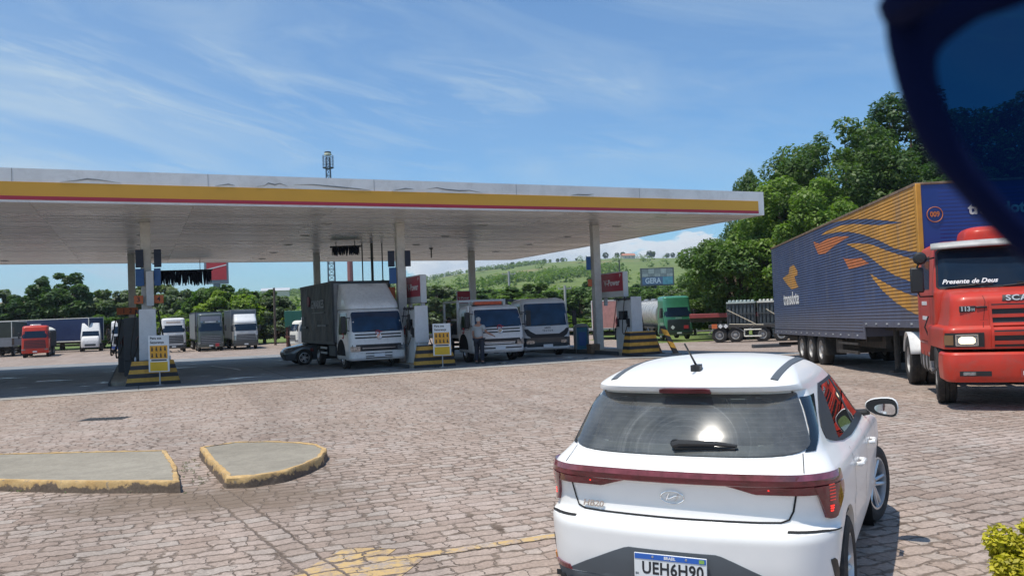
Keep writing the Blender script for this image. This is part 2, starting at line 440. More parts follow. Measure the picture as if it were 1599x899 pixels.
class MB:
    def __init__(s):
        s.v = []
        s.f = []
        s.m = []

    def add(s, vs, fs, mi=0):
        o = len(s.v)
        s.v += [tuple(map(float, p)) for p in vs]
        s.f += [tuple(i + o for i in fc) for fc in fs]
        s.m += [mi] * len(fs)
        return s

    def box(s, c, d, mi=0, rot=None, top=None):
        x, y, z = (a / 2 for a in d)
        tx, ty = top if top else (1, 1)
        pts = [(-x, -y, -z), (x, -y, -z), (x, y, -z), (-x, y, -z),
               (-x * tx, -y * ty, z), (x * tx, -y * ty, z), (x * tx, y * ty, z), (-x * tx, y * ty, z)]
        if rot is not None:
            pts = [rot @ Vector(p) for p in pts]
        pts = [(p[0] + c[0], p[1] + c[1], p[2] + c[2]) for p in pts]
        return s.add(pts, [(0, 3, 2, 1), (4, 5, 6, 7), (0, 1, 5, 4), (1, 2, 6, 5), (2, 3, 7, 6), (3, 0, 4, 7)], mi)

    def b2(s, x0, x1, y0, y1, z0, z1, mi=0):
        return s.box(((x0 + x1) / 2, (y0 + y1) / 2, (z0 + z1) / 2), (x1 - x0, y1 - y0, z1 - z0), mi)

    def tube(s, pts, rad, n=8, mi=0, cap=True):
        pts = [Vector(p) for p in pts]
        if isinstance(rad, (int, float)):
            rad = [rad] * len(pts)
        rings = []
        up = None
        for i, p in enumerate(pts):
            a = pts[max(0, i - 1)]
            b = pts[min(len(pts) - 1, i + 1)]
            d = (b - a).normalized()
            if up is None:
                up = Vector((0, 0, 1)) if abs(d.z) < 0.9 else Vector((1, 0, 0))
            x = d.cross(up).normalized()
            y = x.cross(d).normalized()
            up = y
            rings.append([p + (x * math.cos(2 * PI * k / n) + y * math.sin(2 * PI * k / n)) * rad[i] for k in range(n)])
        vs = [q for r_ in rings for q in r_]
        fs = []
        for i in range(len(pts) - 1):
            for k in range(n):
                a, b = i * n + k, i * n + (k + 1) % n
                fs.append((a, b, b + n, a + n))
        if cap:
            fs.append(tuple(range(n - 1, -1, -1)))
            fs.append(tuple(range((len(pts) - 1) * n, len(pts) * n)))
        return s.add(vs, fs, mi)

    def lathe(s, prof, axis='Z', c=(0, 0, 0), n=24, mi=0, closed=False):
        vs, fs = [], []
        k = len(prof)
        for i in range(n):
            a = 2 * PI * i / n
            ca, sa = math.cos(a), math.sin(a)
            for r_, h in prof:
                if axis == 'Z':
                    p = (r_ * ca, r_ * sa, h)
                elif axis == 'X':
                    p = (h, r_ * ca, r_ * sa)
                else:
                    p = (r_ * sa, h, r_ * ca)
                vs.append((p[0] + c[0], p[1] + c[1], p[2] + c[2]))
        for i in range(n):
            j = (i + 1) % n
            for q in range(k - 1 if not closed else k):
                w = (q + 1) % k
                fs.append((i * k + q, j * k + q, j * k + w, i * k + w))
        return s.add(vs, fs, mi)

    def prism(s, poly, a0, a1, axis='Z', mi=0):
        """poly: 2D points; extruded a0..a1 along axis."""
        def P(u, v, w):
            return {'Z': (u, v, w), 'Y': (u, w, v), 'X': (w, u, v)}[axis]
        n = len(poly)
        vs = [P(u, v, a0) for u, v in poly] + [P(u, v, a1) for u, v in poly]
        fs = [tuple(range(n - 1, -1, -1)), tuple(range(n, 2 * n))]
        for i in range(n):
            j = (i + 1) % n
            fs.append((i, j, n + j, n + i))
        return s.add(vs, fs, mi)

    def loft(s, rings, cap=True, mi=0):
        n = len(rings[0])
        vs = [p for r_ in rings for p in r_]
        fs = []
        for i in range(len(rings) - 1):
            for k in range(n):
                a, b = i * n + k, i * n + (k + 1) % n
                fs.append((a, b, b + n, a + n))
        if cap:
            fs.append(tuple(range(n - 1, -1, -1)))
            fs.append(tuple(range((len(rings) - 1) * n, len(rings) * n)))
        return s.add(vs, fs, mi)

    def grid(s, rows, mi=0):
        n = len(rows[0])
        vs = [p for r_ in rows for p in r_]
        fs = []
        for i in range(len(rows) - 1):
            for k in range(n - 1):
                a = i * n + k
                fs.append((a, a + 1, a + 1 + n, a + n))
        return s.add(vs, fs, mi)

    def build(s, name, mats, parent=None, bevel=0.0, smooth=True, fix=True, ang=32):
        me = bpy.data.meshes.new(name)
        me.from_pydata(s.v, [], s.f)
        for mt in (mats if isinstance(mats, (list, tuple)) else [mats]):
            me.materials.append(mt)
        if len(set(s.m)) > 1:
            me.polygons.foreach_set('material_index', s.m)
        if fix:
            bm = bmesh.new()
            bm.from_mesh(me)
            bmesh.ops.recalc_face_normals(bm, faces=bm.faces)
            bm.to_mesh(me)
            bm.free()
        if smooth:
            sharpen(me, ang)
        o = link(bpy.data.objects.new(name, me), parent)
        if bevel > 0:
            b = o.modifiers.new('bevel', 'BEVEL')
            b.width = bevel
            b.segments = 2
            b.limit_method = 'ANGLE'
            b.angle_limit = R(35)
            b.use_clamp_overlap = True
        return o


def tag(o, label=None, cat=None, group=None, kind=None):
    if label:
        o['label'] = label
    if cat:
        o['category'] = cat
    if group:
        o['group'] = group
    if kind:
        o['kind'] = kind
    return o


def thing(name, loc, rz=0.0, label=None, cat=None, group=None, rx=0.0):
    o = bpy.data.objects.new(name, None)
    o.empty_display_size = 0.3
    link(o)
    o.location = loc
    o.rotation_euler = (rx, 0, rz)
    return tag(o, label, cat, group)


def copy_tree(o, parent=None):
    c = o.copy()
    COL.objects.link(c)
    c.parent = parent
    for ch in list(o.children):
        copy_tree(ch, c)
    return c


def dup(o, loc, rz, label, group=None, scale=None):
    c = copy_tree(o)
    c.location = loc
    c.rotation_euler = (0, 0, rz)
    c['label'] = label
    if group:
        c['group'] = group
    if scale:
        c.scale = scale
    return c


def text(name, body, size, mt, parent, loc, rot, ext=0.004, bold=0.0, shear=0.0, align='CENTER', sx=1.0, space=1.0):
    cu = bpy.data.curves.new(name, 'FONT')
    cu.body = body
    cu.size = size
    cu.extrude = ext
    cu.offset = bold
    cu.shear = shear
    cu.align_x = align
    cu.align_y = 'CENTER'
    cu.space_character = space
    cu.resolution_u = 3
    t = bpy.data.objects.new(name, cu)
    COL.objects.link(t)
    dg = bpy.context.evaluated_depsgraph_get()
    me = bpy.data.meshes.new_from_object(t.evaluated_get(dg))
    bpy.data.objects.remove(t)
    me.materials.clear()
    me.materials.append(mt)
    o = link(bpy.data.objects.new(name, me), parent)
    o.location = loc
    o.rotation_euler = rot
    o.scale = (sx, 1, 1)
    return o


def pchip(xs, ys, x):
    xs, ys, x = np.asarray(xs, float), np.asarray(ys, float), np.asarray(x, float)
    h = np.diff(xs)
    d = np.diff(ys) / h
    m = np.zeros_like(ys)
    for i in range(1, len(xs) - 1):
        if d[i - 1] * d[i] > 0:
            w1, w2 = 2 * h[i] + h[i - 1], h[i] + 2 * h[i - 1]
            m[i] = (w1 + w2) / (w1 / d[i - 1] + w2 / d[i])
    m[0], m[-1] = d[0], d[-1]
    i = np.clip(np.searchsorted(xs, x) - 1, 0, len(h) - 1)
    t = (x - xs[i]) / h[i]
    return ((2 * t ** 3 - 3 * t ** 2 + 1) * ys[i] + (t ** 3 - 2 * t ** 2 + t) * h[i] * m[i]
            + (-2 * t ** 3 + 3 * t ** 2) * ys[i + 1] + (t ** 3 - t ** 2) * h[i] * m[i + 1])


class Shell:
    """closed body given by rounded plan outlines stacked in z.
    level: z, y0, y1, w, r0, r1, b0, b1, ts (ends at y0 and y1, half width w, corner radii, bulges, side taper)"""
    NF, NC, NS = 9, 9, 22

    def __init__(s, levels, sub=3):
        s.L = np.array([tuple(l) + (0,) * (9 - len(l)) for l in levels], float)
        s.sub = sub

    def par(s, z):
        z = min(max(z, s.L[0, 0]), s.L[-1, 0])
        return [float(pchip(s.L[:, 0], s.L[:, k], z)) for k in range(1, 9)]

    def outline(s, z):
        y0, y1, w, ra, rb, b0, b1, ts = s.par(z)
        ra = min(ra, w * 0.98)
        rb = min(rb, w * 0.98)
        e0, e1 = y0 + b0, y1 - b1
        if e1 - e0 < ra + rb + 0.01:
            k = max(0.01, (e1 - e0 - 0.01)) / (ra + rb)
            ra *= k
            rb *= k
        x = list(np.linspace(0, w - ra, s.NF))
        y = [e0] * s.NF
        for i in range(1, s.NC + 1):
            a = PI / 2 * i / s.NC
            x.append(w - ra + ra * math.sin(a))
            y.append(e0 + ra - ra * math.cos(a))
        for t in np.linspace(e0 + ra, e1 - rb, s.NS + 1)[1:]:
            x.append(w)
            y.append(t)
        for i in range(1, s.NC + 1):
            a = PI / 2 * i / s.NC
            x.append(w - rb + rb * math.cos(a))
            y.append(e1 - rb + rb * math.sin(a))
        for t in np.linspace(w - rb, 0, s.NF)[1:]:
            x.append(t)
            y.append(e1)
        x, y = np.array(x), np.array(y)
        n0 = s.NF + s.NC
        y[:n0] -= b0 * (1 - (x[:n0] / w) ** 2)
        n1 = len(x) - s.NF - s.NC
        y[n1:] += b1 * (1 - (x[n1:] / w) ** 2)
        ym, hl = (y0 + y1) / 2, max(0.1, (y1 - y0) / 2)
        x = x * (1 - ts * ((y - ym) / hl) ** 2)
        return x, y

    def arc(s, z):
        x, y = s.outline(z)
        d = np.concatenate([[0], np.cumsum(np.hypot(np.diff(x), np.diff(y)))])
        return x, y, d

    def p(s, sv, z):
        x, y, d = s.arc(z)
        a = abs(sv)
        return Vector((math.copysign(float(np.interp(a, d, x)), sv), float(np.interp(a, d, y)), z))

    def P(s, sv, z, off=0.0):
        p = s.p(sv, z)
        if off:
            e = 0.012
            ds = s.p(sv + e, z) - s.p(sv - e, z)
            za, zb = min(z + e, s.L[-1, 0]), max(z - e, s.L[0, 0])
            dz = s.p(sv, za) - s.p(sv, zb)
            n = ds.cross(dz)
            if n.length > 1e-9:
                p = p + n.normalized() * off
        return p

    def sy(s, y, z):
        """arc position on the side where the outline passes y"""
        xx, yy, d = s.arc(z)
        i0, i1 = s.NF - 1, len(xx) - s.NF
        return float(np.interp(y, yy[i0:i1], d[i0:i1]))

    def sx(s, x, z):
        xx, yy, d = s.arc(z)
        n = s.NF + s.NC
        return float(np.interp(x, xx[:n], d[:n]))

    def mesh(s, name, mt, parent=None, ang=30):
        zs = []
        for a, b in zip(s.L[:-1, 0], s.L[1:, 0]):
            k = max(1, min(s.sub, int(math.ceil((b - a) / getattr(s, 'dz', 0.03)))))
            zs += list(np.linspace(a, b, k, endpoint=False))
        zs.append(s.L[-1, 0])
        rings = []
        for z in zs:
            x, y = s.outline(z)
            rings.append([(a, b, z) for a, b in zip(x, y)] + [(-a, b, z) for a, b in list(zip(x, y))[-2:0:-1]])
        mb = MB()
        mb.loft(rings)
        o = mb.build(name, mt, parent, ang=ang)
        return o

    def patch(s, name, mt, rows, parent, off=0.004, nc=10, nz=4, skirt=0.012, sub=True):
        """rows: (z, s_left, s_right) from bottom to top"""
        rs = []
        for (za, la, ra), (zb, lb, rb) in zip(rows[:-1], rows[1:]):
            k = max(1, min(nz, int(abs(zb - za) / 0.02)))
            for i in range(k):
                t = i / k
                rs.append((za + (zb - za) * t, la + (lb - la) * t, ra + (rb - ra) * t))
        rs.append(rows[-1])
        g = [[s.P(l + (r_ - l) * j / nc, z, off) for j in range(nc + 1)] for z, l, r_ in rs]
        mb = MB()
        mb.grid(g)
        if skirt > 0:
            g2 = [[s.P(l + (r_ - l) * j / nc, z, off - skirt) for j in range(nc + 1)] for z, l, r_ in rs]
            for a, b in ((g[0], g2[0]), (g[-1], g2[-1]), ([q[0] for q in g], [q[0] for q in g2]), ([q[-1] for q in g], [q[-1] for q in g2])):
                mb.grid([a, b])
        o = mb.build(name, mt, parent, fix=True, ang=40)
        # make sure the sheet faces outwards
        me = o.data
        c = me.polygons[len(g[0]) // 2]
        mid = s.P((rows[0][1] + rows[0][2]) / 2, rows[0][0], off)
        return o

    def ribbon(s, pts, width=0.006, off=0.002, mb=None):
        """dark panel gap along (s,z) points"""
        mb = mb or MB()
        P = []
        for (a, b), (c, d) in zip(pts[:-1], pts[1:]):
            k = max(1, int(math.hypot(c - a, d - b) / 0.05))
            for i in range(k):
                P.append((a + (c - a) * i / k, b + (d - b) * i / k))
        P.append(pts[-1])
        L, Rr = [], []
        for i, (a, b) in enumerate(P):
            q0, q1 = P[max(0, i - 1)], P[min(len(P) - 1, i + 1)]
            dx, dz = q1[0] - q0[0], q1[1] - q0[1]
            n = math.hypot(dx, dz) or 1
            nx, nz_ = -dz / n * width / 2, dx / n * width / 2
            L.append(s.P(a + nx, b + nz_, off))
            Rr.append(s.P(a - nx, b - nz_, off))
        mb.grid([L, Rr])
        return mb


def wheel_meshes(Rr, W, rim_r, style, key, cache={}):
    if key in cache:
        return cache[key]
    t = MB()
    w = W / 2
    t.lathe([(rim_r, -w * 0.9), (rim_r + 0.02, -w), (Rr - 0.05, -w), (Rr - 0.012, -w * 0.86), (Rr, -w * 0.6), (Rr, -w * 0.25), (Rr - 0.012, -w * 0.22), (Rr - 0.012, -w * 0.16),
             (Rr, -w * 0.13), (Rr, w * 0.13), (Rr - 0.012, w * 0.16), (Rr - 0.012, w * 0.22), (Rr, w * 0.25), (Rr, w * 0.6), (Rr - 0.012, w * 0.86), (Rr - 0.05, w), (rim_r + 0.02, w), (rim_r, w * 0.9)], 'X', n=40)
    to = t.build('tyre', rubber)
    r_ = MB()
    if style == 'alloy':
        r_.lathe([(rim_r, w * 0.88), (rim_r - 0.015, w * 0.9), (rim_r - 0.02, w * 0.6), (rim_r - 0.03, -w * 0.6), (rim_r, -w * 0.9)], 'X', n=40)
        r_.lathe([(0.0, w * 0.55), (0.05, w * 0.55), (0.06, w * 0.45), (0.06, 0.0)], 'X', n=20)
        for k in range(5):
            for dd in (-0.17, 0.17):
                a = 2 * PI * k / 5
                p0 = (w * 0.42, 0.05 * math.cos(a + dd * 2), 0.05 * math.sin(a + dd * 2))
                p1 = (w * 0.66, (rim_r - 0.012) * math.cos(a + dd), (rim_r - 0.012) * math.sin(a + dd))
                r_.tube([p0, p1], [0.018, 0.016], 6)
        r_.lathe([(0.0, -0.01), (rim_r - 0.03, -0.01)], 'X', n=30, mi=1)
        ro = r_.build('rim', [alloy, black])
    else:
        r_.lathe([(rim_r, w * 0.9), (rim_r - 0.025, w * 0.92), (rim_r - 0.04, w * 0.55), (rim_r - 0.07, w * 0.35), (0.14, w * 0.15), (0.13, w * 0.75), (0.10, w * 0.85), (0.0, w * 0.85)], 'X', n=32)
        r_.lathe([(rim_r, -w * 0.9), (rim_r - 0.05, -w * 0.5), (0.0, -w * 0.3)], 'X', n=24)
        for k in range(8):
            a = 2 * PI * k / 8
            r_.tube([(w * 0.2, 0.175 * math.cos(a), 0.175 * math.sin(a)), (w * 0.42, 0.175 * math.cos(a), 0.175 * math.sin(a))], 0.017, 6)
            a += PI / 8
            r_.lathe([(0.0, w * 0.42), (0.03, w * 0.42)], 'X', c=(0, 0.26 * math.cos(a), 0.26 * math.sin(a)), n=8, mi=1)
        ro = r_.build('rim', [rimgrey if style == 'truck' else steel, black])
    cache[key] = (to.data, ro.data)
    bpy.data.objects.remove(to)
    bpy.data.objects.remove(ro)
    return cache[key]


def wheel(parent, x, y, Rr=0.5, W=0.28, rim_r=0.29, style='truck', steer=0.0, z=None):
    a, b = wheel_meshes(Rr, W, rim_r, style, (Rr, W, style))
    t = link(bpy.data.objects.new('wheel', a), parent)
    t.location = (x, y, Rr if z is None else z)
    t.rotation_euler = (0, 0, (PI if x < 0 else 0) + steer)
    link(bpy.data.objects.new('rim', b), t)
    return t


def hit(bvh, o, d):
    r_ = bvh.ray_cast(Vector(o), Vector(d))
    return r_[0]


def bvh_of(o):
    me = o.data
    return BVHTree.FromPolygons([v.co.copy() for v in me.vertices], [tuple(p.vertices) for p in me.polygons])


def gz(x, y):
    t = min(1.0, max(0.0, (x - 3) / 6))
    st = 34 - 14 * t * t * (3 - 2 * t)
    return -0.0195 * min(max(0.0, y - st), 84 - st)


U = Vector((math.cos(R(24.3)), math.sin(R(24.3)), 0))
V = Vector((-U.y, U.x, 0))
TH = R(24.3)

# ------------------------------------------------------------------ ground materials
def cobble(name, painted=False):
    m = bpy.data.materials.new(name)
    m.use_nodes = True
    t = m.node_tree
    b = t.nodes['Principled BSDF']
    tcn = t.nodes.new('ShaderNodeTexCoord')
    pos = tcn.outputs['Object']
    vm = t.nodes.new('ShaderNodeMapping')
    vm.vector_type = 'POINT'
    vm.inputs['Rotation'].default_value = (0, 0, -R(21.5))
    t.links.new(pos, vm.inputs[0])
    s = t.nodes.new('ShaderNodeSeparateXYZ')
    t.links.new(vm.outputs[0], s.inputs[0])
    u, v = s.outputs[0], s.outputs[1]

    def centred(x, amp):
        return math_(t, 'MULTIPLY', math_(t, 'SUBTRACT', x, 0.5), amp)
    w1 = noise(t, pos, 0.7, 2.0)
    w2 = noise(t, pos, 6.5, 3.0, 0.6)
    w3 = noise(t, comb(t, v, u, 4.0), 8.5, 3.0, 0.6)
    wv = math_(t, 'ADD', math_(t, 'ADD', v, centred(w1, 0.16)), centred(w2, 0.15))
    wu = math_(t, 'ADD', u, centred(w3, 0.20))
    rh = 0.17
    row = math_(t, 'FLOOR', math_(t, 'DIVIDE', wv, rh))
    wn = t.nodes.new('ShaderNodeTexWhiteNoise')
    wn.noise_dimensions = '1D'
    t.links.new(row, wn.inputs['W'])
    wn2 = t.nodes.new('ShaderNodeTexWhiteNoise')
    wn2.noise_dimensions = '1D'
    t.links.new(math_(t, 'ADD', row, 71.3), wn2.inputs['W'])
    lsc = math_(t, 'ADD', math_(t, 'MULTIPLY', wn2.outputs[0], 2.1), 3.8)   # stones per metre differ per row
    cu_ = math_(t, 'ADD', math_(t, 'MULTIPLY', wu, lsc), math_(t, 'MULTIPLY', wn.outputs[0], 17.0))
    # uneven stone lengths
    cu_ = math_(t, 'ADD', cu_, math_(t, 'MULTIPLY', math_(t, 'SINE', math_(t, 'ADD', math_(t, 'MULTIPLY', cu_, 1.9), math_(t, 'MULTIPLY', row, 2.3))), 0.30))
    cell = math_(t, 'FLOOR', cu_)
    fu = math_(t, 'SUBTRACT', cu_, cell)
    fv = math_(t, 'SUBTRACT', math_(t, 'DIVIDE', wv, rh), row)
    du = math_(t, 'DIVIDE', math_(t, 'SUBTRACT', 0.5, math_(t, 'ABSOLUTE', math_(t, 'SUBTRACT', fu, 0.5))), lsc)
    dv = math_(t, 'MULTIPLY', math_(t, 'SUBTRACT', 0.5, math_(t, 'ABSOLUTE', math_(t, 'SUBTRACT', fv, 0.5))), rh)
    cn = t.nodes.new('ShaderNodeTexWhiteNoise')
    cn.noise_dimensions = '2D'
    t.links.new(comb(t, cell, row), cn.inputs['Vector'])
    rnd = cn.outputs[0]
    du = math_(t, 'ADD', du, math_(t, 'MULTIPLY', ramp(t, noise(t, pos, 2.7, 3.0, 0.6), [(0.35, 0.0), (0.6, 1.0)]), 0.010))
    d = math_(t, 'SMOOTH_MIN', du, dv, 0.028)
    # a single course of stones laid across the others, as a gutter line
    dx_, dy_ = 0.514, -0.858
    sp_ = t.nodes.new('ShaderNodeSeparateXYZ')
    t.links.new(pos, sp_.inputs[0])
    qx = math_(t, 'ADD', math_(t, 'SUBTRACT', sp_.outputs[0], -2.93), centred(w2, 0.10))
    qy = math_(t, 'ADD', math_(t, 'SUBTRACT', sp_.outputs[1], 8.61), centred(w3, 0.10))
    al = math_(t, 'ADD', math_(t, 'MULTIPLY', qx, dx_), math_(t, 'MULTIPLY', qy, dy_))
    ac = math_(t, 'ABSOLUTE', math_(t, 'SUBTRACT', math_(t, 'MULTIPLY', qx, -dy_), math_(t, 'MULTIPLY', qy, -dx_)))
    inl = math_(t, 'MULTIPLY', math_(t, 'LESS_THAN', ac, 0.115), math_(t, 'GREATER_THAN', al, -0.7))
    ca = math_(t, 'DIVIDE', al, 0.19)
    cf = math_(t, 'FLOOR', ca)
    dl = math_(t, 'MULTIPLY', math_(t, 'SUBTRACT', 0.5, math_(t, 'ABSOLUTE', math_(t, 'SUBTRACT', math_(t, 'SUBTRACT', ca, cf), 0.5))), 0.19)
    dg_ = math_(t, 'MINIMUM', dl, math_(t, 'ABSOLUTE', math_(t, 'SUBTRACT', ac, 0.115)))
    dout = math_(t, 'MINIMUM', d, math_(t, 'ADD', math_(t, 'ABSOLUTE', math_(t, 'SUBTRACT', ac, 0.116)), math_(t, 'MULTIPLY', math_(t, 'LESS_THAN', al, -0.7), 1.0)))
    mxd = t.nodes.new('ShaderNodeMix')
    t.links.new(inl, mxd.inputs[0])
    t.links.new(math_(t, 'MAXIMUM', dout, 0.0), mxd.inputs[2])
    t.links.new(dg_, mxd.inputs[3])
    d = mxd.outputs[0]
    cell2 = math_(t, 'ADD', math_(t, 'MULTIPLY', cell, math_(t, 'SUBTRACT', 1.0, inl)), math_(t, 'MULTIPLY', math_(t, 'ADD', cf, 400.0), inl))
    row2 = math_(t, 'MULTIPLY', row, math_(t, 'SUBTRACT', 1.0, inl))
    t.links.new(comb(t, cell2, row2), cn.inputs['Vector'])
    # joint width varies from stone to stone; some joints are filled with grit
    fill = noise(t, pos, 1.6, 4.0, 0.65)
    jw = math_(t, 'ADD', math_(t, 'ADD', math_(t, 'MULTIPLY', wn2.outputs[0], 0.010), math_(t, 'MULTIPLY', ramp(t, noise(t, pos, 4.3, 4.0, 0.7), [(0.55, 0.0), (0.68, 1.0)]), 0.022)), math_(t, 'MULTIPLY', ramp(t, fill, [(0.36, 1.0), (0.62, 0.1)]), 0.014))
    st = t.nodes.new('ShaderNodeMapRange')
    st.interpolation_type = 'SMOOTHSTEP'
    t.links.new(d, st.inputs[0])
    t.links.new(math_(t, 'MULTIPLY', jw, 0.25), st.inputs[1])
    t.links.new(math_(t, 'ADD', jw, 0.010), st.inputs[2])
    stone = st.outputs[0]
    fine = noise(t, pos, 38.0, 4.0, 0.7)
    mid = noise(t, pos, 9.0, 4.0, 0.65)
    base = ramp(t, rnd, [(0.0, (0.350, 0.275, 0.235)), (0.35, (0.395, 0.320, 0.278)), (0.7, (0.430, 0.355, 0.315)), (1.0, (0.42, 0.37, 0.335))])
    base = mixc(t, 1.0, base, ramp(t, fine, [(0.3, 0.70), (0.7, 1.24)]), 'MULTIPLY')
    base = mixc(t, 1.0, base, ramp(t, mid, [(0.3, 0.84), (0.7, 1.12)]), 'MULTIPLY')
    big = noise(t, pos, 0.22, 4.0, 0.6)
    base = mixc(t, 1.0, base, ramp(t, big, [(0.3, (0.92, 0.90, 0.88)), (0.5, (1.0, 1.0, 1.0)), (0.7, (1.06, 1.08, 1.12))]), 'MULTIPLY')
    jf = ramp(t, noise(t, pos, 3.3, 5.0, 0.75), [(0.36, 0.0), (0.60, 1.0)])
    joint = mixc(t, jf, mixc(t, fine, (0.075, 0.055, 0.042), (0.14, 0.105, 0.082)), (0.22, 0.175, 0.145))
    dirtm = ramp(t, noise(t, pos, 0.55, 5.0, 0.65, 0.5), [(0.52, 0.0), (0.70, 0.6)])
    col = mixc(t, stone, joint, base)
    stain = ramp(t, noise(t, pos, 0.9, 6.0, 0.75, 0.4), [(0.64, 0.0), (0.72, 0.55)])
    col = mixc(t, stain, col, (0.13, 0.11, 0.10))
    trk_ = noise(t, comb(t, math_(t, 'MULTIPLY', u, 0.9), math_(t, 'MULTIPLY', v, 0.06), 1.0), 1.0, 3.0, 0.6)
    col = mixc(t, 1.0, col, ramp(t, trk_, [(0.40, 0.88), (0.55, 1.04)]), 'MULTIPLY')
    # sand and oil washed over the paving next to the kerbed islands
    gp_ = t.nodes.new('ShaderNodeVectorMath')
    gp_.operation = 'DISTANCE'
    t.links.new(math_vec_scale(t, pos, (0.45, 1.0, 0)), gp_.inputs[0])
    gp_.inputs[1].default_value = (-3.3 * 0.45, 8.85, 0)
    spot = math_(t, 'ADD', gp_.outputs['Value'], centred(noise(t, pos, 2.2, 5.0, 0.7), 1.5))
    spotm = ramp(t, spot, [(0.25, 0.92), (0.95, 0.0)])
    col = mixc(t, spotm, col, (0.19, 0.145, 0.11))
    col = mixc(t, math_(t, 'MULTIPLY', dirtm, 0.45), col, (0.27, 0.225, 0.19))
    if painted:
        wear = noise(t, pos, 5.0, 6.0, 0.75)
        pm = math_(t, 'MULTIPLY', ramp(t, wear, [(0.42, 0.05), (0.54, 0.92)]), ramp(t, stone, [(0.55, 0.0), (0.8, 1.0)]))
        pm = math_(t, 'MULTIPLY', pm, ramp(t, rnd, [(0.0, 0.75), (0.15, 1.0)]))
        col = mixc(t, pm, col, (0.58, 0.41, 0.18))
    col = mixc(t, 1.0, col, (0.955, 0.925, 0.885), 'MULTIPLY')
    t.links.new(col, b.inputs['Base Color'])
    b.inputs['Roughness'].default_value = 0.82
    b.inputs['Specular IOR Level'].default_value = 0.3
    h = math_(t, 'ADD', math_(t, 'MULTIPLY', stone, 1.0), math_(t, 'ADD', math_(t, 'MULTIPLY', mid, 0.22), math_(t, 'MULTIPLY', rnd, 0.25)))
    h = math_(t, 'SUBTRACT', h, math_(t, 'MULTIPLY', spotm, 0.0))
    bn = t.nodes.new('ShaderNodeBump')
    bn.inputs['Strength'].default_value = 0.8
    bn.inputs['Distance'].default_value = 0.016
    t.links.new(h, bn.inputs['Height'])
    t.links.new(bn.outputs[0], b.inputs['Normal'])
    return m


def math_vec_scale(t, vec, sc_):
    n = t.nodes.new('ShaderNodeVectorMath')
    n.operation = 'MULTIPLY'
    t.links.new(vec, n.inputs[0])
    n.inputs[1].default_value = sc_
    return n.outputs[0]


def concrete(name, c1, c2, wet=False):
    m = bpy.data.materials.new(name)
    m.use_nodes = True
    t = m.node_tree
    b = t.nodes['Principled BSDF']
    pos = t.nodes.new('ShaderNodeTexCoord').outputs['Object']
    a = noise(t, pos, 0.35, 6.0, 0.65, 0.4)
    f = noise(t, pos, 30.0, 3.0, 0.7)
    g = noise(t, pos, 3.5, 5.0, 0.7, 0.8)
    c = mixc(t, ramp(t, a, [(0.35, 0.0), (0.65, 1.0)]), tuple(c1), tuple(c2))
    c = mixc(t, 1.0, c, ramp(t, f, [(0.3, 0.86), (0.7, 1.1)]), 'MULTIPLY')
    c = mixc(t, 1.0, c, ramp(t, g, [(0.3, 0.80), (0.6, 1.05)]), 'MULTIPLY')
    b.inputs['Roughness'].default_value = 0.8
    if wet:
        mp = t.nodes.new('ShaderNodeMapping')
        mp.inputs['Rotation'].default_value = (0, 0, -R(24.3))
        t.links.new(pos, mp.inputs[0])
        s = t.nodes.new('ShaderNodeSeparateXYZ')
        t.links.new(mp.outputs[0], s.inputs[0])
        # slab joints
        mods = []
        for o_, per in ((s.outputs[0], 4.5), (s.outputs[1], 5.5)):
            x = math_(t, 'ABSOLUTE', math_(t, 'SUBTRACT', math_(t, 'FRACT', math_(t, 'DIVIDE', o_, per)), 0.5))
            mods.append(math_(t, 'GREATER_THAN', x, 0.5 - 0.018 / per))
        j = math_(t, 'MAXIMUM', mods[0], mods[1])
        c = mixc(t, math_(t, 'MULTIPLY', j, 0.75), c, (0.03, 0.03, 0.03))
        w = noise(t, comb(t, math_(t, 'MULTIPLY', s.outputs[0], 0.55), math_(t, 'MULTIPLY', s.outputs[1], 0.9), 2.0), 1.0, 5.0, 0.6, 0.5)
        wm = ramp(t, w, [(0.60, 0.0), (0.66, 1.0)])
        c = mixc(t, math_(t, 'MULTIPLY', wm, 0.5), c, (0.05, 0.05, 0.05))
        oil = noise(t, pos, 0.8, 6.0, 0.7, 0.3)
        c = mixc(t, math_(t, 'MULTIPLY', ramp(t, oil, [(0.52, 0.0), (0.7, 1.0)]), 0.6), c, (0.07, 0.065, 0.06))
        t.links.new(math_(t, 'SUBTRACT', 0.72, math_(t, 'MULTIPLY', wm, 0.60)), b.inputs['Roughness'])
    t.links.new(c, b.inputs['Base Color'])
    bn = t.nodes.new('ShaderNodeBump')
    bn.inputs['Distance'].default_value = 0.004
    t.links.new(f, bn.inputs['Height'])
    t.links.new(bn.outputs[0], b.inputs['Normal'])
    return m


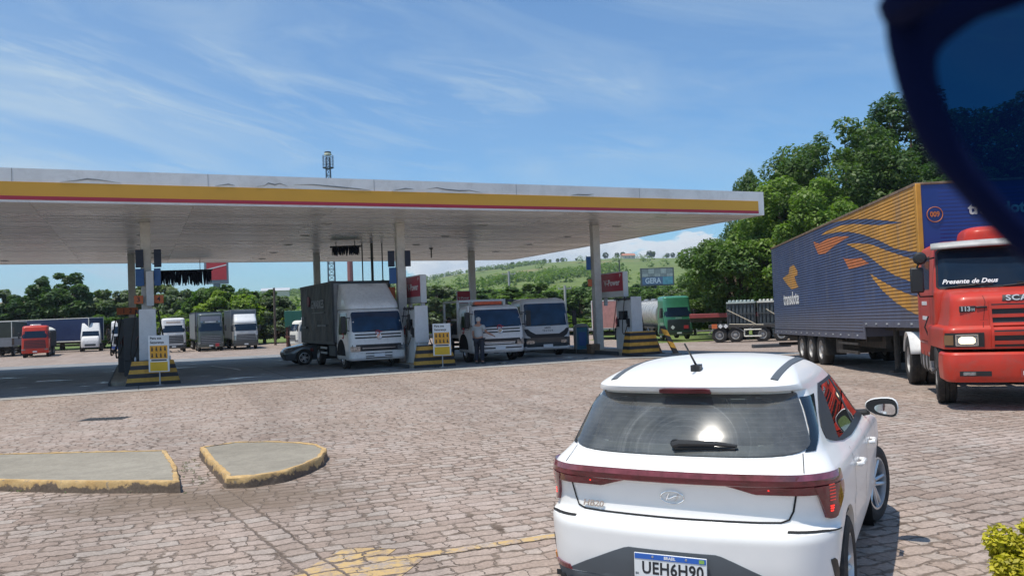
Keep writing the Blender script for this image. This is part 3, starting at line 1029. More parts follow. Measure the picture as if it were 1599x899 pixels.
def terrain_mat():
    m = bpy.data.materials.new('fields')
    m.use_nodes = True
    t = m.node_tree
    b = t.nodes['Principled BSDF']
    pos = t.nodes.new('ShaderNodeTexCoord').outputs['Object']
    a = noise(t, pos, 0.006, 4.0, 0.6, 0.5)
    f = noise(t, pos, 0.05, 6.0, 0.7)
    g = noise(t, pos, 1.2, 4.0, 0.7)
    c = ramp(t, a, [(0.36, (0.095, 0.145, 0.045)), (0.48, (0.165, 0.215, 0.068)), (0.56, (0.140, 0.190, 0.058)), (0.66, (0.235, 0.215, 0.100))])
    c = mixc(t, 1.0, c, ramp(t, f, [(0.3, 0.78), (0.7, 1.15)]), 'MULTIPLY')
    c = mixc(t, 1.0, c, ramp(t, g, [(0.3, 0.85), (0.7, 1.1)]), 'MULTIPLY')
    s = t.nodes.new('ShaderNodeSeparateXYZ')
    t.links.new(pos, s.inputs[0])
    br = math_(t, 'MULTIPLY', math_(t, 'LESS_THAN', s.outputs[0], -250.0), math_(t, 'GREATER_THAN', s.outputs[1], 700.0))
    c = mixc(t, math_(t, 'MULTIPLY', br, 0.85), c, (0.30, 0.20, 0.13))
    t.links.new(c, b.inputs['Base Color'])
    b.inputs['Roughness'].default_value = 0.95
    b.inputs['Specular IOR Level'].default_value = 0.1
    return m


cob = cobble('cobblestones')
cobpaint = cobble('painted_cobblestones', True)
conc = concrete('wet_concrete', (0.205, 0.215, 0.225), (0.275, 0.28, 0.28), True)
conc_dry = concrete('dry_concrete', (0.36, 0.345, 0.32), (0.44, 0.42, 0.385))
conc_isl = concrete('island_concrete', (0.255, 0.225, 0.175), (0.33, 0.295, 0.235))
asph = concrete('asphalt', (0.10, 0.10, 0.10), (0.14, 0.135, 0.13))
field = terrain_mat()


# ------------------------------------------------------------------ terrain
RIDGE_X = [-1600, -740, -370, -310, -129, -55, 55, 148, 277, 460, 900, 1600]
RIDGE_H = [44, 45, 40, 42, 52, 63, 71, 74, 71, 62, 55, 50]


def hill(x, y):
    if y < 150:
        return gz(x, y) - (0.12 if y < 105 else 0.12 * (150 - y) / 45)
    xs = x * 1200.0 / max(y, 500.0) if y > 500 else x * 1200.0 / 500.0
    rdg = float(np.interp(xs, RIDGE_X, RIDGE_H))
    t = min(1.0, max(0.0, (y - 190) / 1010.0))
    k = t * t * (3 - 2 * t)
    k = 0.72 * t + 0.28 * k
    h = -0.97 + (rdg + 1) * k
    h += 2.5 * math.sin(x * 0.011 + y * 0.006) * min(1, t * 5) * (1 - t) + 1.6 * math.sin(x * 0.027 - y * 0.013 + 1.0) * min(1, t * 5) * (1 - 0.8 * t)
    if y > 1200:
        h = (rdg) * (1 - min(1, (y - 1200) / 2500.0) * 0.8)
    return h


def sheet(name, xs, ys, zf, mt, mi=None):
    mb = MB()
    vs = [(x, y, zf(x, y)) for y in ys for x in xs]
    n = len(xs)
    fs = [(i * n + k, i * n + k + 1, (i + 1) * n + k + 1, (i + 1) * n + k) for i in range(len(ys) - 1) for k in range(n - 1)]
    mb.add(vs, fs)
    o = mb.build(name, mt, fix=False, ang=80)
    return tag(o, kind='structure')


xs = sorted(set(list(np.linspace(-1800, -400, 10)) + list(np.linspace(-400, 400, 61)) + list(np.linspace(400, 1800, 10))))
xs = [x for x in xs]
ys = list(np.linspace(-60, 160, 23)) + list(np.linspace(180, 1240, 54)) + [1400, 1700, 2100]
sheet('ground', xs, ys, hill, field)
pav = lambda x, y: gz(x, y) + 0.0
sheet('cobblestone_paving', list(np.linspace(-110, 10, 61)), list(np.linspace(-6, 112, 60)), pav, cob)
sheet('cobblestone_paving', list(np.linspace(10, 46, 19)), list(np.linspace(-6, 62, 35)), pav, cob)


def oriented_sheet(name, o, a, b, na, nb, dz, mt):
    """o + s*a + t*b over the sloping ground"""
    mb = MB()
    rows = []
    for j in range(nb + 1):
        rows.append([])
        for i in range(na + 1):
            x = o[0] + a[0] * i / na + b[0] * j / nb
            y = o[1] + a[1] * i / na + b[1] * j / nb
            rows[-1].append((x, y, gz(x, y) + dz))
    mb.grid(rows)
    return tag(mb.build(name, mt, fix=False, ang=80), kind='structure')


FR = Vector((-14.15, 23.07, 0))                       # a point under the front fascia
A0 = FR - U * 34 - V * 0.15
AL = 63.0
oriented_sheet('forecourt_paving', A0, U * AL, V * 33.5, 42, 24, 0.006, conc)
oriented_sheet('forecourt_edge', A0 - V * 0.42, U * AL, V * 0.42, 42, 1, 0.010, conc_dry)
pa, pb = Vector((-15.2, 31.2, 0)), Vector((-11.1, 28.0, 0))
oriented_sheet('painted_line', Vector((-13.95, 38.2, 0)), V * -6.3 + U * 0.6, U * 0.10, 10, 1, 0.012, letterw)
# service road and verge beyond the lot
oriented_sheet('access_road', Vector((-10, 97, 0)), Vector((120, 18, 0)), Vector((-1.2, 8, 0)), 30, 2, -0.02, asph)

# painted marking on the cobbles: a worn yellow patch and a line leading to the car
def flat_poly(name, pts, dz, mt):
    mb = MB()
    mb.add([(x, y, gz(x, y) + dz) for x, y in pts], [tuple(range(len(pts)))])
    return tag(mb.build(name, mt, fix=False), kind='structure')


flat_poly('painted_marking', [(-1.75, 5.9), (-0.95, 5.7), (-0.75, 6.42), (-1.05, 6.52), (-1.00, 6.72), (-1.42, 6.80)], 0.004, cobpaint)
flat_poly('painted_marking', [(-1.02, 6.34), (3.0, 7.92), (2.96, 8.03), (-1.07, 6.45)], 0.005, cobpaint)
g = MB()
for i in range(9):
    g.box((-8.75 + i * 0.09, 17.0 + i * 0.012, 0.006), (0.05, 0.34, 0.012), rot=Matrix.Rotation(0.1, 3, 'Z'))
g.b2(-8.85, -7.95, 16.8, 17.3, -0.006, 0.004, 0)
tag(g.build('drain_grate', dgrey), 'dark iron drain grate set flush into the cobbles left of the kerbed islands', 'drain grate')


# kerbed islands
def island(poly, label):
    t = thing('kerbed_island', (0, 0, 0), 0, label, 'traffic island', 'kerbed islands on the cobbles')
    n = len(poly)
    c = Vector((sum(p[0] for p in poly) / n, sum(p[1] for p in poly) / n, 0))
    rnd = random.Random(n)
    # dense outline
    P = []
    for i in range(n):
        a, b = Vector((*poly[i], 0)), Vector((*poly[(i + 1) % n], 0))
        k = max(1, int((b - a).length / 0.10))
        for j in range(k):
            P.append(a + (b - a) * j / k)
    N_ = len(P)
    area = sum(P[i].x * P[(i + 1) % N_].y - P[(i + 1) % N_].x * P[i].y for i in range(N_))
    def inset(d, jit=0.0):
        out = []
        for i in range(N_):
            t_ = (P[(i + 1) % N_] - P[i - 1]).normalized()
            nrm = Vector((-t_.y, t_.x, 0)) * (1 if area > 0 else -1)
            out.append(P[i] + nrm * (d + rnd.uniform(-jit, jit)))
        return out
    o0, o1, o2, i1 = inset(-0.015, 0.012), inset(0.0, 0.008), inset(0.016, 0.006), inset(0.062, 0.012)
    k = MB()
    k.loft([[(p.x, p.y, -0.02) for p in o0], [(p.x, p.y, 0.07) for p in o1], [(p.x, p.y, 0.112) for p in o1],
            [(p.x, p.y, 0.134 + rnd.uniform(-0.005, 0.004)) for p in o2], [(p.x, p.y, 0.132) for p in i1], [(p.x, p.y, 0.09) for p in i1]], cap=False)
    k.build('kerb', kerbyel, t, ang=50)
    s = MB()
    s.add([(p.x, p.y, 0.124) for p in inset(0.04)], [tuple(range(N_))])
    s.build('slab', conc_isl, t, fix=False)
    return t


island([(-12.5, 12.4), (-12.0, 10.9), (-7.2, 10.05), (-4.9, 9.45), (-3.75, 9.26), (-4.2, 10.3), (-4.88, 11.62), (-7.3, 11.85)],
       'long low concrete island with worn yellow kerb at the left edge of the photo')
cpts = [(-4.47, 11.75), (-3.9, 10.6), (-3.28, 9.40), (-2.98, 9.42), (-2.72, 9.62), (-2.55, 10.05), (-2.48, 10.6), (-2.55, 11.2), (-2.78, 11.62), (-3.1, 11.88), (-3.6, 12.1), (-4.1, 12.15)]
island(cpts, 'half-moon shaped concrete island with yellow kerb and rounded right end')

# ------------------------------------------------------------------ canopy
ZC, ZT = 5.5, 6.44
corner = Vector((10.46, 34.36, 0))                    # right front corner
LEN, DEP = 62.0, 25.3
can = thing('fuel_canopy', (corner.x, corner.y, 0), TH, 'wide flat petrol station canopy with yellow and red fascia stripes on white columns', 'canopy')
# local frame: x = -LEN..0 along the front, y = 0..DEP backwards


def ceiling_mat():
    m = bpy.data.materials.new('canopy_ceiling')
    m.use_nodes = True
    t = m.node_tree
    b = t.nodes['Principled BSDF']
    pos = t.nodes.new('ShaderNodeTexCoord').outputs['Object']
    s = t.nodes.new('ShaderNodeSeparateXYZ')
    t.links.new(pos, s.inputs[0])
    x, y = s.outputs[0], s.outputs[1]
    strip = math_(t, 'FLOOR', math_(t, 'DIVIDE', y, 0.2))
    ln = math_(t, 'FLOOR', math_(t, 'DIVIDE', math_(t, 'ADD', x, math_(t, 'MULTIPLY', strip, 0.0)), 4.4))
    wn = t.nodes.new('ShaderNodeTexWhiteNoise')
    wn.noise_dimensions = '2D'
    t.links.new(comb(t, ln, math_(t, 'FLOOR', math_(t, 'DIVIDE', y, 1.6))), wn.inputs['Vector'])
    wr = t.nodes.new('ShaderNodeTexWhiteNoise')
    wr.noise_dimensions = '2D'
    t.links.new(comb(t, ln, strip), wr.inputs['Vector'])
    nz = noise(t, comb(t, math_(t, 'MULTIPLY', x, 0.35), math_(t, 'MULTIPLY', y, 3.0)), 1.0, 5.0, 0.6)
    v = math_(t, 'ADD', math_(t, 'MULTIPLY', wn.outputs[0], 0.22), math_(t, 'ADD', math_(t, 'MULTIPLY', wr.outputs[0], 0.10), math_(t, 'MULTIPLY', nz, 0.30)))
    c = ramp(t, v, [(0.12, (0.56, 0.54, 0.51)), (0.30, (0.76, 0.745, 0.715)), (0.42, (0.95, 0.93, 0.89))])
    gx = math_(t, 'ABSOLUTE', math_(t, 'SUBTRACT', math_(t, 'FRACT', math_(t, 'DIVIDE', y, 0.2)), 0.5))
    gl = math_(t, 'ABSOLUTE', math_(t, 'SUBTRACT', math_(t, 'FRACT', math_(t, 'DIVIDE', x, 4.4)), 0.5))
    g_ = math_(t, 'MAXIMUM', math_(t, 'GREATER_THAN', gx, 0.44), math_(t, 'GREATER_THAN', gl, 0.497))
    c = mixc(t, math_(t, 'MULTIPLY', g_, 0.45), c, (0.12, 0.11, 0.10))
    t.links.new(c, b.inputs['Base Color'])
    t.links.new(math_(t, 'ADD', math_(t, 'MULTIPLY', wr.outputs[0], 0.22), 0.20), b.inputs['Roughness'])
    b.inputs['Specular IOR Level'].default_value = 1.0
    b.inputs['Metallic'].default_value = 0.35
    bn = t.nodes.new('ShaderNodeBump')
    bn.inputs['Distance'].default_value = 0.055
    t.links.new(math_(t, 'ADD', math_(t, 'MULTIPLY', wr.outputs[0], 0.25), math_(t, 'ADD', nz, math_(t, 'MULTIPLY', g_, 0.6))), bn.inputs['Height'])
    t.links.new(bn.outputs[0], b.inputs['Normal'])
    return m


def rect_ring(mb, o0, o1, z0, z1, mi=0):
    """hollow rectangular band; o0 outer offset, o1 inner offset (positive outward)"""
    def pts(o, z):
        return [(-LEN - o, -o, z), (o, -o, z), (o, DEP + o, z), (-LEN - o, DEP + o, z)]
    a, b, c, d = pts(o0, z0), pts(o0, z1), pts(o1, z1), pts(o1, z0)
    v = a + b + c + d
    f = []
    for r_ in ((0, 4), (4, 8), (8, 12), (12, 0)):
        for k in range(4):
            j = (k + 1) % 4
            f.append((r_[0] + k, r_[0] + j, r_[1] + j, r_[1] + k))
    mb.add(v, f, mi)


c_ = MB()
c_.b2(-LEN, 0, 0, DEP, ZC, ZC + 0.03)
c_.build('ceiling', ceiling_mat(), can, fix=True, smooth=False)
c_ = MB()
c_.b2(-LEN, 0, 0, DEP, ZT - 0.25, ZT - 0.20)
c_.build('roof', galv, can)
fz = mat('fascia_white', (0.80, 0.79, 0.78), 0.45, var=0.10, vscale=0.5, dirt=0.25)
c_ = MB()
rect_ring(c_, 0.06, -0.02, ZC - 0.02, ZT)
c_.build('fascia', fz, can)
c_ = MB()
c_.b2(-LEN, -0.24, -0.075, -0.055, 5.655, 6.055)
c_.build('yellow_stripe', yellow, can)
c_ = MB()
c_.b2(-LEN, -0.24, -0.078, -0.055, 5.545, 5.655)
c_.build('red_stripe', crimson, can)
# cracks where the cladding has lifted from the fascia
c_ = MB()
rn = random.Random(4)
CRK = [[(-25.6, .02), (-25.2, .05), (-24.9, .10), (-24.6, .09), (-24.0, .03)], [(-21.4, .02), (-21.0, .06), (-20.8, .05)], [(-20.2, .03), (-19.9, .07), (-19.8, .13), (-19.6, .09), (-19.45, .14), (-19.2, .08)],
       [(-19.0, .13), (-18.4, .13), (-17.6, .07), (-16.9, .03), (-16.5, .02)], [(-15.8, .02), (-15.3, .08), (-15.0, .09)], [(-14.6, .10), (-14.2, .15), (-13.9, .09), (-13.4, .06), (-13.0, .09), (-12.5, .03)],
       [(-9.0, .03), (-8.7, .04), (-8.3, .04), (-8.0, .10)], [(-32, .02), (-31.4, .06), (-30.6, .02)]]
for q in CRK:
    c_ = MB()
    n = len(q)
    lo = [(x, -0.082, 6.058 + z) for x, z in q]
    hi = [(x, -0.070, 6.058 + z + 0.004 + 0.045 * math.sin(PI * k / (n - 1))) for k, (x, z) in enumerate(q)]
    c_.grid([lo, hi])
    c_.build('cladding_crack', slate, can, fix=False)
for i, x in enumerate(np.arange(-58, -1, 5.2)):
    c_ = MB()
    c_.b2(x, x + 0.012, -0.066, -0.055, 6.06, ZT)
    c_.build('cladding_joint', greypanel, can)
# columns: near row and far row (world positions measured), parts of the canopy
inv = Matrix.Rotation(-TH, 4, 'Z') @ Matrix.Translation(-corner)
near = [(-12.8 - 16.4 + 0, 29.1 - 7.1), (-12.8 - 8.2, 29.1 - 3.5), (-12.78, 29.1), (-4.3, 32.35), (3.66, 36.0)]
far = [(-35.6, 35.0), (-27.5, 38.5), (-19.2, 42.04), (-10.71, 45.81), (-2.31, 48.6)]
for (x, y) in near + far:
    p = inv @ Vector((x, y, 0))
    z0 = gz(x, y)
    c_ = MB()
    c_.b2(p.x - 0.17, p.x + 0.17, p.y - 0.15, p.y + 0.15, z0, ZC)
    co = c_.build('column', colpaint, can, bevel=0.02)
    c_ = MB()
    c_.b2(p.x - 0.26, p.x + 0.26, p.y - 0.24, p.y + 0.24, z0, z0 + 0.10)
    c_.build('column_base', conc_dry, co)
# recessed lights
lm = mat('downlight', (0.50, 0.50, 0.48), 0.3, 0.2)
for i, x in enumerate(np.arange(-49, -2, 6.4)):
    for y in (4.6, 9.2, 13.6, 18.2, 22.6):
        c_ = MB()
        c_.lathe([(0.22, ZC), (0.22, ZC - 0.025), (0.18, ZC - 0.03), (0.16, ZC - 0.01)], 'Z', c=(x, y, 0), n=18)
        l_ = c_.build('downlight', lm, can)
        c_ = MB()
        c_.lathe([(0.17, ZC - 0.012), (0.0, ZC - 0.012)], 'Z', c=(x, y, 0), n=18)
        c_.build('lens', lampglass, l_, fix=False)


# ------------------------------------------------------------------ things on the pump islands
def wpt(base, a, b):
    """point a metres along U and b metres along V from base"""
    return Vector((base[0], base[1], 0)) + U * a + V * b


COLS = [Vector((-12.78, 29.1, 0)), Vector((-4.3, 32.35, 0)), Vector((3.66, 36.0, 0))]
stripe = None


def stripe_mat(name, period, axis='Z', a=(0.025, 0.028, 0.035), b_=(0.62, 0.34, 0.05), off=0.0, diag=0.0):
    m = bpy.data.materials.new(name)
    m.use_nodes = True
    t = m.node_tree
    b = t.nodes['Principled BSDF']
    pos = t.nodes.new('ShaderNodeTexCoord').outputs['Object']
    s = t.nodes.new('ShaderNodeSeparateXYZ')
    t.links.new(pos, s.inputs[0])
    z = math_(t, 'ADD', s.outputs[2], math_(t, 'MULTIPLY', s.outputs[0], diag))
    z = math_(t, 'ADD', z, off)
    f = math_(t, 'GREATER_THAN', math_(t, 'FRACT', math_(t, 'DIVIDE', z, period)), 0.5)
    nz = noise(t, pos, 5.0, 5.0, 0.65)
    c = mixc(t, f, a, b_)
    c = mixc(t, 1.0, c, ramp(t, nz, [(0.3, 0.7), (0.7, 1.15)]), 'MULTIPLY')
    t.links.new(c, b.inputs['Base Color'])
    b.inputs['Roughness'].default_value = 0.55
    return m


hz_m = stripe_mat('hazard_bands', 0.26, off=0.02)
hz_d = stripe_mat('hazard_diagonal', 0.42, diag=0.3)

isl_labels = ['low concrete pump island under the leftmost pumps and column', 'low concrete pump island between the box lorry and the tow lorry', 'low concrete pump island under the rightmost column and blue bin']
for k, c0 in enumerate(COLS):
    a = -2.35
    t = thing('pump_island', c0, TH, isl_labels[k], 'pump island', 'pump islands under the canopy')
    mb = MB()
    z0 = gz(c0.x, c0.y + 6)
    lx = -1.15 if k == 0 else -0.55
    mb.prism([(lx, -2.4), (lx + 0.2, -2.6), (0.35, -2.6), (0.55, -2.4), (0.55, 10.5), (0.3, 10.8), (lx + 0.25, 10.8), (lx, 10.5)], z0 - 0.05, 0.13)
    mb.build('slab', conc_isl, t, bevel=0.02)
    mb = MB()
    for x in (lx - 0.025, 0.575):
        mb.box((x, 4.0, 0.0), (0.045, 13.0, 0.27))
    mb.build('edge_angle', dgrey, t)


def barrier(loc, label, w0=1.62, w1=1.22, h=0.76, th=0.30):
    t = thing('striped_barrier', loc, TH, label, 'barrier', 'striped barriers at the ends of the pump islands')
    mb = MB()
    def ring(z):
        k = z / h
        w = (w0 + (w1 - w0) * k) / 2
        d = th / 2 * (1 - 0.25 * k)
        return [(-w, -d, z), (w, -d, z), (w, d, z), (-w, d, z)]
    mb.loft([ring(0), ring(h * 0.33), ring(h * 0.66), ring(h)])
    mb.build('panel', hz_m, t, bevel=0.015)
    mb = MB()
    for s_ in (-1, 1):
        mb.tube([(s_ * w0 * 0.42, 0.3, 0), (s_ * w1 * 0.40, 0.02, h * 0.9)], 0.03, 8)
        mb.tube([(s_ * (w1 / 2 - 0.1), 0.1, h), (s_ * (w1 / 2 - 0.1), 0.14, h + 0.12), (s_ * (w1 / 2 - 0.22), 0.5, h * 0.4)], 0.022, 8)
    mb.build('brace', galv, t)
    return t


def poster_sign(loc, label):
    t = thing('safety_sign', loc, R(2), label, 'sign', 'safety signs on posts by the pump islands')
    mb = MB()
    mb.tube([(0, 0.03, 0), (0, 0.03, 1.45)], 0.022, 8)
    mb.lathe([(0.13, 0), (0.13, 0.015), (0.02, 0.03)], 'Z', c=(0, 0.03, 0), n=16)
    mb.build('post', galv, t)
    mb = MB()
    mb.b2(-0.32, 0.32, -0.02, 0.01, 0.42, 1.56)
    b = mb.build('board', platew, t, bevel=0.006)
    mb = MB()
    mb.b2(-0.27, 0.27, -0.026, -0.0195, 0.45, 0.73)
    mb.build('yellow_panel', posteryel, b)
    mb = MB()
    mb.b2(-0.27, 0.27, -0.026, -0.0195, 0.83, 1.24)
    mb.build('pictogram_panel', posteror, b)
    mb = MB()
    mb.b2(-0.23, 0.24, -0.026, -0.0195, 0.765, 0.805)
    mb.build('caption_bar', letterk, b)
    for i in range(4):
        for j in range(2):
            mb = MB()
            x, z = -0.20 + i * 0.133, 0.935 + j * 0.2
            mb.lathe([(0.0, -0.031), (0.022, -0.031), (0.022, -0.027)], 'Y', c=(x, 0, z + 0.045), n=10)
            mb.box((x, -0.029, z - 0.01), (0.05, 0.004, 0.055), top=(1, 1))
            mb.box((x + 0.01 * (i % 2), -0.029, z - 0.055), (0.065, 0.004, 0.02))
            mb.build('pictogram', letterk, b)
    text('lettering', 'Para sua', 0.105, letterk, b, (-0.26, -0.0215, 1.47), (PI / 2, 0, 0), bold=0.002, align='LEFT')
    text('lettering', 'Segurança', 0.105, letterk, b, (-0.26, -0.0215, 1.34), (PI / 2, 0, 0), bold=0.002, align='LEFT')
    return t


def hose(mb, a, b, sag, r_=0.018, n=14, out=Vector((0, 0, 0))):
    pts = []
    for i in range(n + 1):
        u = i / n
        p = Vector(a).lerp(Vector(b), u)
        k = 4 * u * (1 - u)
        pts.append(p - Vector((0, 0, sag * k)) + out * k)
    mb.tube(pts, r_, 8)


def pump(loc, label, h=2.0, dark=False, panel_h=1.5):
    """fuel dispenser: long axis along V, end panel faces the camera side (-y local), hoses on both flanks"""
    t = thing('fuel_pump', loc, TH, label, 'fuel pump', 'fuel pumps under the canopy')
    mb = MB()
    mb.b2(-0.27, 0.27, -0.60, 0.60, 0.0, 0.86)
    mb.build('cabinet', pumpwhite if not dark else dgrey, t, bevel=0.02)
    mb = MB()
    mb.b2(-0.24, 0.24, -0.56, 0.56, 0.86, h - 0.12)
    hd = mb.build('upper_housing', pumpwhite if not dark else black, t, bevel=0.02)
    mb = MB()
    mb.prism([(-0.27, h - panel_h), (0.27, h - panel_h), (0.25, h), (-0.25, h)], -0.67, -0.60, 'Y')
    mb.build('end_panel', pumpwhite if not dark else dgrey, t, bevel=0.01)
    mb = MB()
    mb.b2(-0.30, 0.30, -0.62, 0.62, h - 0.12, h - 0.04)
    mb.build('top_cap', dgrey, t, bevel=0.01)
    for s_ in (-1, 1):
        mb = MB()
        mb.b2(s_ * 0.24 - 0.015, s_ * 0.24 + 0.015, -0.35, 0.35, 1.25, 1.62)
        mb.build('display', glass, t)
        for y in (-0.42, 0.42):
            mb = MB()
            mb.b2(s_ * 0.25 - 0.03, s_ * 0.25 + 0.03, y - 0.08, y + 0.08, 0.95, 1.3)
            hs = mb.build('nozzle_boot', black, t, bevel=0.01)
            mb = MB()
            mb.tube([(s_ * 0.32, y, 1.05), (s_ * 0.33, y, 1.28), (s_ * 0.30, y, 1.36), (s_ * 0.27, y, 1.38)], [0.03, 0.028, 0.02, 0.014], 8)
            mb.tube([(s_ * 0.33, y, 1.10), (s_ * 0.38, y, 1.14), (s_ * 0.37, y, 1.25), (s_ * 0.33, y, 1.28)], 0.010, 6)
            mb.build('nozzle', reddark if y > 0 else black, hs)
            mb = MB()
            pts = [(s_ * 0.27, y * 0.6, h - 0.15)]
            for i in range(15):
                u = i / 14
                pts.append((s_ * (0.33 + 0.20 * math.sin(PI * u)), y * (0.7 + 0.3 * u), (h - 0.2) * (1 - u) ** 2 * 1.0 + 0.22 * math.cos(PI * (u - 0.5)) * 0 + 0.20 + (u ** 3) * 0.82))
            mb.tube(pts, 0.018, 8)
            mb.build('hose', rubber, t)
    return t


b0 = Vector((-11.47, 26.45, 0))
b1 = Vector((-2.9, 30.15, 0))
b2_ = Vector((5.0, 33.0, 0))
barrier(b0, 'trapezoid black and yellow barrier at the left pump island behind the safety sign')
barrier(b1, 'black and yellow barrier between the box lorry and the tow lorry', 1.55, 1.25, 0.80)
barrier(b2_, 'black and yellow barrier right of the white pump at the right column', 1.45, 1.15, 0.92, 0.55)
poster_sign((-11.1, 26.05, 0), 'yellow and white safety sign on a thin post before the left barrier')
poster_sign((-2.57, 29.75, 0), 'yellow and white safety sign on a thin post between box lorry and tow lorry')
pump(wpt(b0, -0.12, 1.35) + Vector((0, 0, 0.13)), 'grey-white fuel pump right behind the left striped barrier', 2.28, dark=False, panel_h=1.65)
pump(wpt(COLS[0], -0.50, 1.0) + Vector((0, 0, 0.13)), 'dark fuel pump with hoses just left of the leftmost near column', 2.05, dark=True)
pump(wpt(COLS[0], -0.75, 4.2) + Vector((0, 0, 0.13)), 'dark fuel pump farthest back on the left pump island', 2.05, dark=True)
pump(wpt(b1, -0.28, 1.15) + Vector((0, 0, 0.13)), 'white fuel pump beside the box lorry cab behind the safety sign', 2.1, panel_h=1.35)
pump(wpt(COLS[2], 0.75, -1.25) + Vector((0, 0, 0.13)), 'white fuel pump with black hoses beside the rightmost column', 2.2, panel_h=1.9)


def topper(loc, label, L=1.85, H0=2.35, H1=3.42, txt='V-Power', w=0.24, sc_=1.0):
    t = thing('fuel_brand_sign', loc, TH, label, 'sign', 'red fuel signs above the pumps')
    mb = MB()
    mb.b2(-w / 2, w / 2, -L / 2, L / 2, H0, H1)
    b = mb.build('sign_box', pumpwhite, t, bevel=0.015)
    mb = MB()
    mb.b2(-w / 2 + 0.05, w / 2 - 0.05, -L / 2 + 0.1, -L / 2 + 0.2, 2.0, H0)
    mb.b2(-w / 2 + 0.05, w / 2 - 0.05, L / 2 - 0.2, L / 2 - 0.1, 2.0, H0)
    mb.build('support_leg', galv, t)
    for s_ in (-1, 1):
        mb = MB()
        mb.b2(s_ * (w / 2 + 0.006) - 0.006, s_ * (w / 2 + 0.006) + 0.006, -L / 2 + 0.04, L / 2 - 0.04, H1 - 0.82, H1 - 0.05)
        fp = mb.build('red_panel', signred, b)
        rot = (PI / 2, 0, -PI / 2) if s_ < 0 else (PI / 2, 0, PI / 2)
        text('lettering', txt, 0.36, letterw, fp, (s_ * (w / 2 + 0.013), 0, H1 - 0.46), rot, bold=0.008, sx=1.0)
        text('lettering', 'P', 0.17, letterw, fp, (s_ * (w / 2 + 0.013), (-L / 2 + 0.22), H1 - 0.17), rot, bold=0.004)
    return t


topper((-3.72, 32.25, 0), 'red V-Power sign box above the pump beside the middle near column')
topper((4.42, 35.95, 0), 'red V-Power sign box beside the rightmost near column')
# small end-on sign further back: faces the camera
t = thing('fuel_brand_sign', (-2.75, 47.4, gz(-2.75, 47.4)), TH + R(-18), 'small red V-Power sign beside the farthest column above the tow lorry roof', 'sign', 'red fuel signs above the pumps')
mb = MB(); mb.b2(-0.42, 0.42, -0.12, 0.12, 2.45, 3.45); bx = mb.build('sign_box', pumpwhite, t, bevel=0.01)
mb = MB(); mb.b2(-0.38, 0.34, -0.13, -0.118, 2.75, 3.42); fp = mb.build('red_panel', signred, bx)
text('lettering', 'V-Power', 0.17, letterw, fp, (-0.02, -0.134, 3.05), (PI / 2, 0, 0), bold=0.004)
mb = MB(); mb.tube([(0, 0, 0), (0, 0, 2.45)], 0.06, 8); mb.build('post', galv, t)


def hung_plate(loc, w, h, mt, label, cat, name, group, txt=None, tm=None, tsz=0.2, arm=0.0, d=0.04):
    t = thing(name, loc, R(8), label, cat, group)
    mb = MB(); mb.b2(-w / 2, w / 2, -d / 2, d / 2, -h / 2, h / 2)
    b = mb.build('panel', mt, t, bevel=0.006)
    if arm:
        mb = MB(); mb.tube([(0, 0.03, h * 0.3), (arm, 0.12, h * 0.3)], 0.02, 6); mb.tube([(0, 0.03, -h * 0.3), (arm, 0.12, -h * 0.3)], 0.02, 6)
        mb.build('bracket', dgrey, t)
    if txt:
        text('lettering', txt, tsz, tm or letterw, b, (0, -d / 2 - 0.003, 0), (PI / 2, 0, 0), bold=0.003)
    return t


GP = 'plates hung in pairs on the columns'
# left column
hung_plate((-12.84 + 0.0 - 0.02, 28.78, 4.2), 0.26, 0.62, navy, 'dark navy plate upper left of the leftmost near column', 'sign plate', 'sign_plate', GP, arm=0.1)
hung_plate((-12.28, 28.90, 4.2), 0.24, 0.62, navy, 'dark navy plate upper right of the leftmost near column', 'sign plate', 'sign_plate', GP, arm=-0.2)
hung_plate((-12.86, 28.78, 3.55), 0.28, 0.60, signblue, 'blue plate lower left of the leftmost near column', 'sign plate', 'sign_plate', GP, arm=0.1)
hung_plate((-12.30, 28.90, 3.55), 0.22, 0.60, signblue, 'blue plate lower right of the leftmost near column', 'sign plate', 'sign_plate', GP, arm=-0.2)
hung_plate((-12.92, 28.78, 2.78), 0.30, 0.28, brick, 'orange plate reading 3 on the leftmost near column', 'number plate', 'lane_number_sign', 'orange number plates on the columns', '3', letterk, 0.24, arm=0.1)
hung_plate((-12.27, 28.90, 2.78), 0.30, 0.28, brick, 'orange plate with the number 4 on the leftmost near column', 'number plate', 'lane_number_sign', 'orange number plates on the columns', '4', letterk, 0.24, arm=-0.2)
hung_plate((-19.3, 41.7, 2.65), 1.0, 0.34, brick, 'wide dim orange lane plate on the leftmost far column', 'number plate', 'lane_number_sign', 'orange number plates on the columns', '1  2', letterk, 0.3)
hung_plate((-4.62, 32.1, 4.1), 0.26, 0.62, navy, 'dark navy plate left of the middle near column', 'sign plate', 'sign_plate', GP, arm=0.1)
hung_plate((-4.00, 32.25, 4.1), 0.22, 0.62, navy, 'dark navy plate right of the middle near column', 'sign plate', 'sign_plate', GP, arm=-0.2)
hung_plate((-4.58, 32.1, 3.45), 0.28, 0.62, signblue, 'blue plate left of the middle near column', 'sign plate', 'sign_plate', GP, arm=0.1)
hung_plate((3.33, 35.8, 3.85), 0.2, 0.58, signblue, 'blue plate left of the rightmost near column', 'sign plate', 'sign_plate', GP, arm=0.1)
hung_plate((3.36, 35.8, 3.0), 0.18, 0.30, brick, 'orange plate left of the rightmost near column', 'number plate', 'lane_number_sign', 'orange number plates on the columns', arm=0.1)
hung_plate((-4.72, 32.6, 2.8), 0.30, 0.45, brick, 'orange plate beside the middle near column above the box lorry', 'number plate', 'lane_number_sign', 'orange number plates on the columns', arm=0.2)
